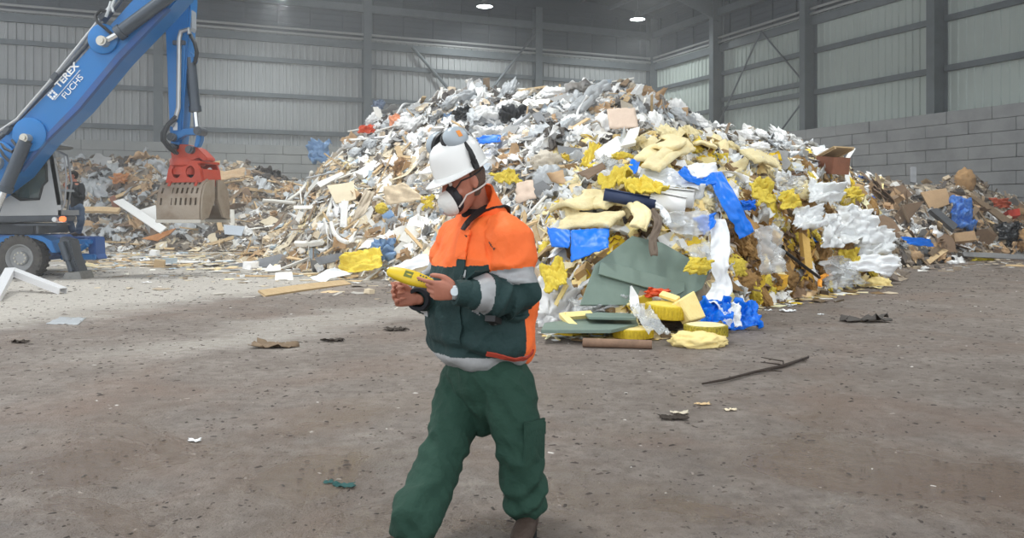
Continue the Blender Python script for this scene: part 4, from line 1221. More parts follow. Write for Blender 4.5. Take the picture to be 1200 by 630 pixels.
# paler stiffener strip along the lower edge
plate('boom_flange', [(24, 201), (52, 167), (93, 127), (141, 69), (198, 10), (190, 8), (136, 64), (88, 122), (47, 164)], .12, blue_d, boom, BDp - .03, .005)
for (px, py, r) in ((-4, 191, .45), (36, 158, .34), (122, 46, .3)):
    g = G(); g.lathe([(r, 0), (r, -.06), (r * .9, -.075), (.001, -.075)], Q(px, py, BDp), (0, 1, 0), 36); g.obj('pin_boss', blue, boom, True)
pin(32, 162, BDp - .12, .085, .26, parent=boom); pin(122, 49, BDp - .12, .1, .26, parent=boom); pin(-4, 191, BDp - .1, .14, .2, parent=boom)
def ram(p0, p1, p2, r, nm, parent, m=None):
    g = G(); g.tube([p0, p1], r, 16); a = (p1 - p0).normalized(); g.lathe([(r * 1.18, -.12), (r * 1.18, 0)], p1, a, 16); o = g.obj(nm, m or cyl, parent, True)
    g = G(); g.tube([p1, p2], r * .5, 12); g.obj('piston_rod', chrome, o, True); return o
ram(Q(30, 165, BDp - .14), Q(5, 224, BDp - .14), Q(-8, 258, BDp - .14), .125, 'boom_cylinder', boom)
ram(Q(44, 172, BDp + .8), Q(19, 224, BDp + .8), Q(4, 258, BDp + .8), .125, 'boom_cylinder', boom)
ram(Q(208, -12, BDp - .12), Q(138, 40, BDp - .12), Q(122, 49, BDp - .12), .13, 'stick_cylinder', boom)
g = G(); g.tube([Q(-20, 172, BDp - .02), Q(2, 152, BDp - .02), Q(20, 140, BDp - .02), Q(60, 94, BDp - .02), Q(100, 44, BDp - .02), Q(132, 4, BDp - .02), Q(170, -40, BDp - .02)], .035, 8); g.obj('hydraulic_pipe', mat('steel_pipe', (176, 178, 180), .3, .6), boom, True)
g = G(); g.tube([Q(-20, 178, BDp + .1), Q(4, 158, BDp + .1), Q(62, 98, BDp + .1), Q(104, 50, BDp + .1), Q(136, 8, BDp + .1), Q(172, -38, BDp + .1)], .04, 8); g.obj('hydraulic_pipe', dgrey, boom, True)
for (px, py) in ((10, 153), (66, 90), (122, 20)):
    g = G(); g.box(Q(px, py, BDp), (.16, .2, .1), Matrix.Rotation(-.85, 3, 'Y'), 0, .01); g.obj('pipe_clamp', dgrey, boom)
g = G(); g.tube([Q(129, 14, BDp - .05), Q(118, 12, BDp - .12), Q(112, 18, BDp - .16), Q(114, 26, BDp - .18), Q(122, 32, BDp - .16), Q(131, 40, BDp - .1)], .03, 8); g.obj('hose', hosem, boom, True)
g = G(); g.tube([Q(130, 2, BDp - .05), Q(128, 10, BDp - .08), Q(124, 20, BDp - .08)], .03, 8); g.tube([Q(136, -4, BDp - .05), Q(131, 8, BDp - .08), Q(133, 14, BDp - .1)], .025, 8); g.obj('hose', mat('pale_hose', (190, 194, 196), .4), boom, True)
g = G(); g.tube([Q(0, 166, BDp - .03), Q(6, 174, BDp - .1), Q(14, 178, BDp - .12), Q(20, 172, BDp - .1), Q(14, 164, BDp - .06)], .028, 8); g.tube([Q(-2, 170, BDp - .03), Q(4, 182, BDp - .1), Q(12, 190, BDp - .12)], .028, 8); g.obj('hose', hosem, boom, True)
ltr = mat('white_lettering', (232, 234, 236), .5)
def text_on(name, s, p0, p1, size, parent, ex=.004, bold=0.0, y=BDp - .008):
    """raised lettering on the boom's side, reading from p0 towards p1"""
    cu = bpy.data.curves.new(name, 'FONT'); cu.body = s; cu.size = size; cu.extrude = ex; cu.offset = bold; cu.align_x = 'LEFT'
    o = bpy.data.objects.new(name, cu); COL.objects.link(o); bpy.context.view_layer.update()
    me = bpy.data.meshes.new_from_object(o.evaluated_get(bpy.context.evaluated_depsgraph_get())); bpy.data.objects.remove(o)
    xs = [v.co.x for v in me.vertices]; w = max(xs) - min(xs)
    a, b = Q(*p0, y), Q(*p1, y); dx = (b - a); L = dx.length; dx.normalize(); up = Vector((0, -1, 0)).cross(dx) * -1
    up = up if up.z > 0 else -up
    k = L / w
    for v in me.vertices:
        v.co = a + dx * (v.co.x - min(xs)) * k + up * v.co.y * (0.9 * k) + Vector((0, -1, 0)) * v.co.z
    me.materials.clear(); me.materials.append(ltr)
    return link(name, me, parent)
text_on('lettering', 'TEREX', (69, 104), (93, 77), .5, boom, bold=.012)
text_on('lettering', 'FUCHS', (77, 116), (98, 91), .45, boom)
g = G()                                        # underline rule and the small square emblem
a, b = Q(64, 117, BDp - .008), Q(94, 82, BDp - .008); g.tube([a, b], .008, 4)
dx = (Q(93, 77, BDp) - Q(69, 104, BDp)).normalized(); up = Vector((-dx.z, 0, dx.x)); ec = Q(61.5, 111, BDp - .008); M = Matrix((dx, Vector((0, 1, 0)), up)).transposed()
for i in (-1, 0, 1):
    for j in (-1, 0, 1):
        if not (i == 0 and j == 0): g.box(ec + dx * i * .055 + up * j * .055, (.042, .012, .042), M)
g.obj('emblem', ltr, boom)

# stick hanging down
SD = MD + .1; ST = .42
stick = plate('stick', [(190, -40), (193, 20), (195, 70), (197, 120), (199, 163), (201, 176), (211, 176), (213, 160), (216, 110), (219, 60), (223, 0), (222, -40)], ST, blue, mach, SD, .03)
g = G(); g.tube([Q(222, 40, SD - .05), Q(221, 34, SD - .05), Q(212, 37, SD - .05), Q(210, 45, SD - .05), Q(209, 126, SD - .05), Q(205, 140, SD - .06), Q(201, 148, SD - .06)], .05, 8); g.obj('hydraulic_pipe', mat('steel_pipe', (176, 178, 180), .3, .6), stick, True)
g = G(); g.box(Q(210, 50, SD - .03), (.26, .08, .09), None, 0, .01); g.obj('pipe_clamp', dgrey, stick)
g = G(); g.tube([Q(222, 38, SD + .1), Q(228, 50, SD + .05), Q(231, 62, SD + .05), Q(229, 72, SD + .1), Q(222, 80, SD + .15)], .04, 8); g.obj('hose', hosem, stick, True)
for k, off in enumerate((0, .12)):
    g = G(); g.tube([Q(206, 136 + k * 4, SD - .08), Q(196 + k * 2, 146, SD - .2 - off), Q(190 + k * 3, 156, SD - .25 - off), Q(190 + k * 3, 164, SD - .25 - off), Q(196 + k * 3, 172, SD - .2 - off), Q(206 + k * 2, 180, SD - .12)], .035, 8); g.obj('hose', hosem, stick, True)
ram(Q(223, 68, SD + .15), Q(229, 131, SD + .15), Q(231, 153, SD + .15), .11, 'grab_cylinder', stick)
g = G(); g.prism([Q(216, -10, SD + .1), Q(224, -10, SD + .1), Q(225, 32, SD + .1), Q(221, 40, SD + .1), Q(218, 40, SD + .1)], (0, .25, 0)); g.obj('upper_bracket', mat('pale_bracket', (150, 156, 164), .5), stick)
plate('clevis', [(218, 58), (224, 62), (227, 70), (222, 78), (217, 84)], .25, blue, stick, SD + .05, .01)
lk = plate('link_arm', [(201, 158), (207, 154), (216, 150.5), (228, 150), (236, 151), (237, 157), (230, 158), (218, 158), (210, 162), (204, 166)], .16, blue, stick, SD - .12, .015)
plate('link_arm', [(230, 154), (236, 154), (235, 164), (232, 172), (227, 172), (229, 163)], .2, blue, stick, SD - .1, .015)
pin(203.5, 161, SD - .1, .085, .3, dgrey, stick); pin(235, 154, SD - .1, .09, .34, dgrey, stick)
g = G(); g.box(Q(205.5, 148, SD - .012), (.09, .02, .16)); g.obj('decal', ltr, stick)

# sorting grab: bracket, rotator housing, two perforated shells
GD = SD + .1
grab = plate('grab', [(199, 170), (203, 168), (222, 169.5), (231, 173), (242, 184), (243, 188), (238, 188), (232, 184), (224, 189), (202, 190), (200, 180)], .5, orange_r, mach, GD - .1, .02)
pin(203, 173, GD - .12, .085, .24, dgrey, grab); pin(224, 175.5, GD - .12, .085, .24, dgrey, grab)
g = G(); g.lathe([(.33, 0), (.36, -.06), (.36, -.16), (.30, -.2), (.30, -.36)], Q(220, 188, GD + .2) + Vector((0, 0, .05)), (0, 0, 1), 32); rot_ = g.obj('rotator', orange_r, grab, True)
wv = Vector((.97, -.24, 0)).normalized(); nv = Vector((-.24, -.97, 0)).normalized()      # along the jaws; outwards towards the viewer
GC = Q(227, 200, GD + .25)
hs = []                                        # housing with round cut-outs, seen as dark holes
def hp(a, z, n_): return GC + wv * a + nv * n_ + Vector((0, 0, z))
for s in (.30, -.36):
    bm = bmesh.new(); ed = []
    loops = [[(-.42, -.26), (.44, -.26), (.40, .02), (.34, .14), (-.30, .14), (-.36, .02)]]
    for cx_ in (-.17, .17):
        loops.append([(cx_ + .11 * math.cos(2 * math.pi * k / 14), -.04 + .13 * math.sin(2 * math.pi * k / 14)) for k in range(14)])
    for lp in loops:
        q = [bm.verts.new(hp(x, z, s)) for x, z in lp]
        for i in range(len(q)): ed.append(bm.edges.new((q[i], q[(i + 1) % len(q)])))
    bmesh.ops.triangle_fill(bm, edges=ed, use_beauty=True)
    r = bmesh.ops.extrude_face_region(bm, geom=bm.faces[:]); bmesh.ops.translate(bm, verts=[q for q in r['geom'] if isinstance(q, bmesh.types.BMVert)], vec=nv * .06)
    bmesh.ops.recalc_face_normals(bm, faces=bm.faces); me = bpy.data.meshes.new('grab_housing'); bm.to_mesh(me); bm.free(); me.materials.append(orange_r); link('grab_housing', me, grab)
g = G(); g.prism([hp(-.34, .14, .34), hp(.40, .14, .34), hp(.40, .14, -.34), hp(-.34, .14, -.34)], (0, 0, .05)); g.prism([hp(.38, .02, .3), hp(.42, -.26, .3), hp(.42, -.26, -.3), hp(.38, .02, -.3)], wv * .05); g.prism([hp(-.37, .02, .3), hp(-.42, -.26, .3), hp(-.42, -.26, -.3), hp(-.37, .02, -.3)], wv * .05)
g.obj('grab_frame', orange_r, grab)
g = G(); g.tube([hp(-.3, -.08, 0), hp(.3, -.08, 0)], .09, 12); g.obj('grab_ram', cyl, grab, True)
def shell(sgn, nm):
    """one jaw: a curved plate perforated with rows of slots, cheeks at both ends and a cutting lip"""
    W2 = .50; nu, nvv = 42, 22; prof = []
    for j in range(nvv + 1):
        t = j / nvv; a = math.radians(8 + 92 * t)
        prof.append((.14 + .40 * math.sin(a) ** .9 * (1 - .12 * t), -.20 - .86 * (1 - math.cos(a)) / (1 - math.cos(math.radians(100)))))
    v = [tuple(GC + wv * ((i / nu - .5) * 2 * W2) + nv * sgn * y + Vector((0, 0, z))) for i in range(nu + 1) for (y, z) in prof]
    f = []
    for i in range(nu):
        for j in range(nvv):
            slot = (2 <= j <= 17) and i % 5 in (2, 3) and j % 5 not in (1, 2) and not (5 <= i <= 12 and j > 6)
            if slot: continue
            a = i * (nvv + 1) + j; f.append((a, a + 1, a + nvv + 2, a + nvv + 1))
    me = mk_mesh(nm, v, f); me = evaluate(me, [('SOLIDIFY', dict(thickness=.045, offset=0))]); me.materials.clear(); me.materials.append(wornst)
    o = link(nm, me, grab)
    for s in (-1, 1):
        g = G(); pl = [GC + wv * s * W2 + nv * sgn * y + Vector((0, 0, z)) for (y, z) in prof[::2]]
        inner = [GC + wv * s * W2 + nv * sgn * .05 + Vector((0, 0, -.62)), GC + wv * s * W2 + nv * sgn * .05 + Vector((0, 0, -.2))]
        g.prism(pl + [GC + wv * s * W2 + nv * sgn * (prof[-1][0] - .22) + Vector((0, 0, prof[-1][1] + .06))] + inner, wv * s * .05); g.obj('cheek_plate', wornst, o)
    g = G(); y, z = prof[-1]; g.box(GC + nv * sgn * (y - .03) + Vector((0, 0, z - .02)), (2 * W2 + .1, .16, .07), Matrix((wv, nv, Vector((0, 0, 1)))).transposed(), 0, .015); g.obj('cutting_lip', mat('bright_edge', (188, 184, 176), .35, .6), o)
    for s in (-.34, .3):
        g = G(); g.prism([GC + wv * s + nv * sgn * .1 + Vector((0, 0, -.1)), GC + wv * s + nv * sgn * .3 + Vector((0, 0, -.1)), GC + wv * s + nv * sgn * .42 + Vector((0, 0, -.34)), GC + wv * s + nv * sgn * .15 + Vector((0, 0, -.34))], wv * .06)
        g.obj('hinge_lug', orange_r, o)
shell(1, 'grab_shell'); shell(-1, 'grab_shell')

# ---------- the man on the step beside the cab
MD2 = MD + 1.75
mb = P(87, 277, MD2)
man = thing('person', 'person in black jacket and blue jeans standing on the step of the material handler', 'person', mb)
def V2(px, py, d=MD2): return P(px, py, d) - mb
f2 = Vector((-.8, -.6, 0)).normalized(); l2 = Vector((.6, -.8, 0)); u2 = Vector((0, 0, 1))
hh = V2(86, 206.5); sc2 = .86
parts = head_parts(hh, f2, u2, l2, sc2 * 1.05)
ns = V2(88, 213.5)
parts.append(loft([(ns - u2 * .02, l2 * .06, f2 * .06), (hh - u2 * .05, l2 * .05, f2 * .052)], 16, 3))
sl_, er_ = V2(95, 218, MD2 - .15), V2(83, 219, MD2 + .2)
jl = [(sl_, V2(96, 232, MD2 - .2), V2(82, 218 + 6, MD2 - .42)), (er_, V2(80, 231, MD2 + .15), V2(78, 220, MD2 - .1))]
for a, b, c in jl: parts.append(limb([a, a.lerp(b, .5), b, b.lerp(c, .5), c], [.05, .046, .04, .036, .026]))
for (a, b, c), d_ in zip(jl, (Vector((-.8, -.2, .5)), Vector((-.5, -.3, .7)))):
    parts += hand_parts(c, d_, Vector((-.4, .2, -.9)) if d_.x < -.6 else Vector((-.8, .3, -.3)), 1 if d_.x < -.6 else -1, [(40, 50, 30)] * 4, [(-.4, -.5, .6), (-.7, -.4, .4), (-.8, -.3, .2)], .9)
hL, hR = V2(93, 243, MD2 - .08), V2(85, 243, MD2 + .1)
kL, kR = V2(95, 258, MD2 - .15), V2(82, 259, MD2 + .0)
aL, aR = V2(92, 272, MD2 - .05), V2(86, 273, MD2 + .08)
for a, b, c in ((hL, kL, aL), (hR, kR, aR)): parts.append(limb([a, b, c], [.075, .05, .035]))
parts.append(loft([(V2(89, 246), l2 * .12, f2 * .09), (V2(90, 236), l2 * .14, f2 * .1), (V2(90, 224), l2 * .15, f2 * .11), (V2(89.5, 217), l2 * .15, f2 * .09), (ns, l2 * .06, f2 * .06)], 20, 3))
link('body', finish(fuse(parts, .008, 2), [skin]), man)
jp = [loft([(V2(90, 245), l2 * .15, f2 * .12), (V2(90, 240), l2 * .17, f2 * .13), (V2(90.5, 228), l2 * .19, f2 * .14), (V2(90, 219), l2 * .19, f2 * .12), (V2(89, 214.5), l2 * .09, f2 * .085), (V2(88.5, 212.5), l2 * .08, f2 * .08)], 22, 4)]
for a, b, c in jl: jp.append(limb([a, a.lerp(b, .5), b, b.lerp(c, .5), b.lerp(c, .88)], [.08, .078, .07, .06, .045]))
me = fuse(jp, .014, 3); displace(me, lambda p, n: .012 * mnoise.noise(p * 9) + .006 * mnoise.noise(p * 20))
link('jacket', finish(me, [mat('black_jacket', (30, 32, 36), .8)]), man)
tp = [loft([(V2(89, 250), l2 * .13, f2 * .11), (V2(89, 243), l2 * .155, f2 * .12), (V2(90, 240), l2 * .15, f2 * .115)], 20, 3)]
for a, b, c in ((hL, kL, aL), (hR, kR, aR)): tp.append(limb([a, a.lerp(b, .5), b, b.lerp(c, .5), c], [.105, .098, .08, .075, .068]))
me = fuse(tp, .014, 3); displace(me, lambda p, n: .010 * mnoise.noise(p * 11) + .005 * math.sin(p.z * 50 + 3 * mnoise.noise(p * 6)))
link('jeans', finish(me, [mat('faded_blue_denim', (74, 92, 116), .85, mott=.4, mscale=6)]), man)
v, f = head_parts(hh, f2, u2, l2, sc2 * 1.05)[0]; vv = [hh + (Vector(q) - hh) * 1.07 for q in v]
keep = [q for q in f if len(q) > 4 or (lambda c: (c.dot(u2) > .05 * sc2 or (c.dot(f2) < -.005 and c.dot(u2) > -.06)))(sum((vv[i] for i in q), Vector()) / len(q) - hh)]
me = mk_mesh('hair', vv, keep); me = evaluate(me, [('SUBSURF', dict(levels=1)), ('SOLIDIFY', dict(thickness=.012, offset=0))]); link('hair', finish(me, [mat('dark_hair', (36, 28, 24), .9)]), man)
for a in (aL, aR):
    g = G(); v, f = loft([(a + Vector((.07, .04, -.05)), Vector((.02, -.03, 0)), u2 * .03), (a + Vector((0, 0, -.03)), Vector((.03, -.04, 0)), u2 * .05), (a + f2 * .11 - u2 * .04, Vector((.03, -.04, 0)), u2 * .035), (a + f2 * .17 - u2 * .05, Vector((.015, -.02, 0)), u2 * .02)], 14, 3); g.add(v, f); g.obj('shoe', leather, man, True)
# ------------------------------------------------------------------ things in the heaps
R_ = random.Random(21)
def crumple(n, amp, seed, aspect=0.7, fold=1.0, ragged=0.08, drape=0.15):
    """a crumpled sheet: creased by ridged noise, with ragged edges"""
    v = []; o = Vector((seed * 3.1, seed * 1.7, 0)); r = random.Random(seed)
    for i in range(n + 1):
        for j in range(n + 1):
            a, b = i / n - .5, j / n - .5
            e = 1 + ragged * (mnoise.noise(Vector((a * 5, b * 5, seed * 2.3))) * 2)
            p = Vector((a * e, b * e * aspect, 0))
            q = p * 2.6 * fold + o
            z = amp * (.9 * (abs(mnoise.noise(q)) * 2 - .5) + .45 * (abs(mnoise.noise(q * 2.3)) * 2 - .5) + .22 * (abs(mnoise.noise(q * 5)) * 2 - .5)) - drape * (a * a + b * b)
            p.x += amp * .35 * mnoise.noise(q * 1.3 + Vector((9, 0, 0))); p.y += amp * .35 * mnoise.noise(q * 1.3 + Vector((0, 9, 0)))
            v.append((p.x, p.y, z))
    f = [(i * (n + 1) + j, (i + 1) * (n + 1) + j, (i + 1) * (n + 1) + j + 1, i * (n + 1) + j + 1) for i in range(n) for j in range(n)]
    return v, f
def crumple_mesh(nm, m, n=14, amp=.16, seed=1, th=.006, **k):
    v, f = crumple(n, amp, seed, **k)
    me = mk_mesh(nm, v, f); me = evaluate(me, [('SOLIDIFY', dict(thickness=th, offset=0))])
    return finish(me, [m])
def lump_mesh(nm, m, seed=1, amp=.28, sq=(1, .75, .6), sub=3, freq=1.9, ridge=True):
    """a crumpled bag or a wad: a ball pushed in and out along creases"""
    bm = bmesh.new(); bmesh.ops.create_icosphere(bm, subdivisions=sub, radius=.5); o = Vector((seed * 5.3, seed * 2.9, seed))
    for q in bm.verts:
        d = q.co.normalized(); p = d * freq + o
        n1 = mnoise.noise(p); n2 = mnoise.noise(p * 1.9 + Vector((3, 7, 1))); n3 = mnoise.noise(p * 4.3)
        k = 1 + amp * (.7 * n1 + .9 * (abs(n2) * 2 - .4 if ridge else n2) + .55 * (abs(n3) * 2 - .4 if ridge else n3 * .5))
        q.co = Vector((q.co.x * sq[0], q.co.y * sq[1], q.co.z * sq[2])) * k
    me = bpy.data.meshes.new(nm); bm.to_mesh(me); bm.free()
    return finish(me, [m])
def board_mesh(nm, m, seed, w=.1, t=.025):
    """a board with split, slanting ends and a slight twist"""
    r = random.Random(seed); n = 8; g = G(); v = []
    cut = [r.uniform(-.06, .06) for _ in range(4)]; tw = r.uniform(-.15, .15); bow = r.uniform(-.02, .02)
    for i in range(n + 1):
        x = i / n - .5
        for (a, b) in ((-1, -1), (1, -1), (1, 1), (-1, 1)):
            e = (cut[0] if a < 0 else cut[1]) if i == 0 else (cut[2] if a < 0 else cut[3]) if i == n else 0
            an = tw * x; y, z = a * w / 2, b * t / 2
            v.append((x + e + r.uniform(-.004, .004), y * math.cos(an) - z * math.sin(an), y * math.sin(an) + z * math.cos(an) + bow * math.cos(x * 3)))
    f = [(i * 4 + k, i * 4 + (k + 1) % 4, i * 4 + 4 + (k + 1) % 4, i * 4 + 4 + k) for i in range(n) for k in range(4)] + [(3, 2, 1, 0), (n * 4, n * 4 + 1, n * 4 + 2, n * 4 + 3)]
    return mk_mesh(nm, v, f, [m])
def panel_mesh(nm, m, seed, t=.018, bend=0.0, aspect=.7, jag=.12):
    """a broken sheet with an irregular outline, sometimes bent across a crease"""
    r = random.Random(seed); k = 11; out = []
    for i in range(k):
        a = 2 * math.pi * i / k + r.uniform(-.12, .12); c, s = math.cos(a), math.sin(a)
        q = .5 / max(abs(c), abs(s)) * (1 - r.random() ** 3 * jag * 3)
        out.append((q * c, q * s * aspect))
    g = G(); g.prism([Vector((x, y, 0)) for x, y in out], (0, 0, t))
    me = mk_mesh(nm, g.v, g.f, [m])
    if bend:
        bm = bmesh.new(); bm.from_mesh(me); bmesh.ops.bisect_plane(bm, geom=bm.verts[:] + bm.edges[:] + bm.faces[:], plane_co=(.05, 0, 0), plane_no=(1, .2, 0))
        for q in bm.verts:
            d = q.co.x + q.co.y * .2 - .05
            if d > 0: q.co.z += d * bend
        bm.to_mesh(me); bm.free()
    return me
def pipe_mesh(nm, m, r=.03, n=12, bend=0.0):
    g = G(); pts = [(x / 10 - .5, 0, bend * (x / 10 - .5) ** 2) for x in range(11)]
    g.tube(pts, r, n, 0, False); g.tube(pts[::-1], r * .82, n, 0, False)
    k = len(g.v) // 2
    g.f += [(i, (i + 1) % n, k + 10 * n + (i + 1) % n, k + 10 * n + i) for i in range(n)]; g.m += [0] * n
    g.f += [(10 * n + i, k + i, k + (i + 1) % n, 10 * n + (i + 1) % n) for i in range(n)]; g.m += [0] * n
    return mk_mesh(nm, g.v, g.f, [m], smooth=True)
def strip_mesh(nm, m, seed, w=.07, t=.006):
    """a long ribbon that curls and twists"""
    r = random.Random(seed); n = 26; v = []; ph = r.uniform(0, 6)
    for i in range(n + 1):
        x = i / n - .5; c = Vector((x, .1 * math.sin(6 * x + ph), .07 * math.sin(9 * x + ph * 2))); an = 1.6 * math.sin(5 * x + ph)
        u = Vector((0, math.cos(an), math.sin(an))); q = Vector((0, -math.sin(an), math.cos(an)))
        for a, b in ((-1, -1), (1, -1), (1, 1), (-1, 1)): v.append(tuple(c + u * a * w / 2 + q * b * t / 2))
    f = [(i * 4 + k, i * 4 + (k + 1) % 4, i * 4 + 4 + (k + 1) % 4, i * 4 + 4 + k) for i in range(n) for k in range(4)] + [(3, 2, 1, 0), (n * 4, n * 4 + 1, n * 4 + 2, n * 4 + 3)]
    return mk_mesh(nm, v, f, [m], smooth=True)
def carton_mesh(nm, m, seed):
    """a crushed open carton: four walls, floor and loose flaps"""
    r = random.Random(seed); g = G(); X_, Y_, Z_ = .5, .36, .3; t = .012
    sk = r.uniform(-.1, .1)
    g.box((0, 0, -Z_ / 2), (X_, Y_, t)); 
    for s in (-1, 1):
        g.box((s * X_ / 2, 0, 0), (t, Y_, Z_), Matrix.Rotation(sk * s, 3, 'Y')); g.box((0, s * Y_ / 2, 0), (X_, t, Z_), Matrix.Rotation(sk, 3, 'X'))
        a = r.uniform(.3, 1.4); g.box((s * (X_ / 2 + .08 * math.cos(a)), 0, Z_ / 2 + .08 * math.sin(a)), (.17, Y_, t), Matrix.Rotation(-a if s > 0 else a, 3, 'Y'))
        a = r.uniform(.3, 1.4); g.box((0, s * (Y_ / 2 + .07 * math.cos(a)), Z_ / 2 + .07 * math.sin(a)), (X_, .15, t), Matrix.Rotation(a if s > 0 else -a, 3, 'X'))
    return mk_mesh(nm, g.v, g.f, [m])
def chunk_mesh(nm, m, seed):
    bm = bmesh.new(); bmesh.ops.create_cube(bm, size=1); r = random.Random(seed)
    for q in bm.verts: q.co = Vector((q.co.x * r.uniform(.7, 1.1), q.co.y * r.uniform(.5, .9), q.co.z * r.uniform(.3, .6)))
    bmesh.ops.bevel(bm, geom=bm.edges[:], offset=.06, segments=1, affect='EDGES'); me = bpy.data.meshes.new(nm); bm.to_mesh(me); bm.free(); me.materials.append(m)
    return me

wood = mat('raw_timber', (214, 186, 144), .8, mott=.5, mscale=9, mcol=(180, 148, 108), rand=.25)
wood_d = mat('weathered_timber', (150, 128, 104), .85, mott=.5, mscale=9, mcol=(110, 92, 74), rand=.3)
white_b = mat('white_board', (240, 238, 232), .6, mott=.3, mscale=3, mcol=(206, 200, 190), rand=.16)
cream_b = mat('cream_board', (228, 214, 186), .7, mott=.4, mscale=3, mcol=(196, 180, 152), rand=.2)
grey_b = mat('grey_board', (158, 158, 158), .75, mott=.4, mscale=4, mcol=(120, 120, 120), rand=.3)
brown_b = mat('brown_board', (132, 108, 86), .8, mott=.5, mscale=5, mcol=(98, 80, 66), rand=.25)
card = mat('cardboard', (192, 160, 124), .9, mott=.4, mscale=5, mcol=(158, 128, 98), rand=.2)
plastic_w = mat('white_plastic_sheet', (240, 240, 240), .4, rand=.12)
plastic_g = mat('grey_plastic_sheet', (186, 190, 194), .45, rand=.22)
film_c = film_mat('clear_film', (226, 230, 232), .68, .12)
film_m = film_mat('milky_film', (242, 245, 247), .26, .22)
yel = mat('yellow_fleece', (236, 212, 84), .85, mott=.5, mscale=7, mcol=(206, 176, 60), bump=.5, bscale=30, rand=.16)
ins = mat('cream_insulation', (244, 230, 184), .95, mott=.5, mscale=6, mcol=(228, 202, 140), bump=.5, bscale=35, rand=.1)
ins_b = mat('brown_insulation', (174, 136, 84), .95, mott=.6, mscale=6, mcol=(120, 90, 54), bump=.7, bscale=30, rand=.25)
tarp = mat('blue_tarpaulin', (0, 118, 232), .45, mott=.25, mscale=4, mcol=(0, 92, 200))
blk = mat('black_sack', (46, 48, 52), .35, rand=.3)
dk = mat('dark_scrap', (84, 78, 74), .7, mott=.4, mscale=5, rand=.35)
metal = mat('bare_metal', (190, 192, 196), .35, .6, rand=.25)
redm = mat('orange_red_plastic', (226, 92, 50), .5, rand=.1)
bluep = mat('pale_blue_sheet', (130, 164, 204), .55, rand=.15)

PROTO = {
 'board': [board_mesh('board', wood, s, w, .03) for s, w in ((1, .07), (2, .1), (3, .14), (4, .05))],
 'panel': [panel_mesh('panel', white_b, s, .02, b, a) for s, b, a in ((1, 0, .7), (2, .5, .6), (3, 0, .9), (4, -.6, .75), (5, 0, .45))],
 'sheet': [crumple_mesh('sheet', plastic_w, 14, a, s, .006, aspect=q) for s, a, q in ((1, .2, .7), (2, .28, .9), (3, .16, .5), (4, .34, .8), (5, .24, .6))],
 'bag': [lump_mesh('bag', plastic_w, s, a, q, 4, 2.2) for s, a, q in ((1, .34, (1, .8, .45)), (2, .4, (1, .7, .4)), (3, .32, (1, .9, .5)), (4, .44, (1.1, .6, .45)))],
 'film': [crumple_mesh('film', plastic_w, 16, a, s, .004, aspect=q, ragged=.14) for s, a, q in ((11, .34, .8), (12, .42, .9), (13, .3, .6), (14, .46, .75))],
 'wad': [lump_mesh('wad', ins, s, .36, q, 4, 2.8) for s, q in ((11, (1, .8, .4)), (12, (1, .6, .4)), (13, (1, .9, .45)), (14, (1.2, .6, .35)))],
 'pipe': [pipe_mesh('pipe', metal, r, 12, b) for r, b in ((.022, 0), (.034, .25), (.016, .5))],
 'strip': [strip_mesh('strip', plastic_w, s, w) for s, w in ((1, .06), (2, .1), (3, .04), (4, .14))],
 'carton': [carton_mesh('carton', card, s) for s in (1, 2)],
 'chunk': [chunk_mesh('chunk', grey_b, s) for s in (1, 2, 3)],
}
ITEMS = []
def put(name, me, m, pos, M, s, label, cat, group=None):
    o = bpy.data.objects.new(name, me); COL.objects.link(o)
    o.location = pos; o.rotation_euler = M.to_euler(); o.scale = (s, s, s)
    if m is not None:
        o.material_slots[0].link = 'OBJECT'; o.material_slots[0].material = m
    tag(o, label, cat, group); ITEMS.append(o)
    return o

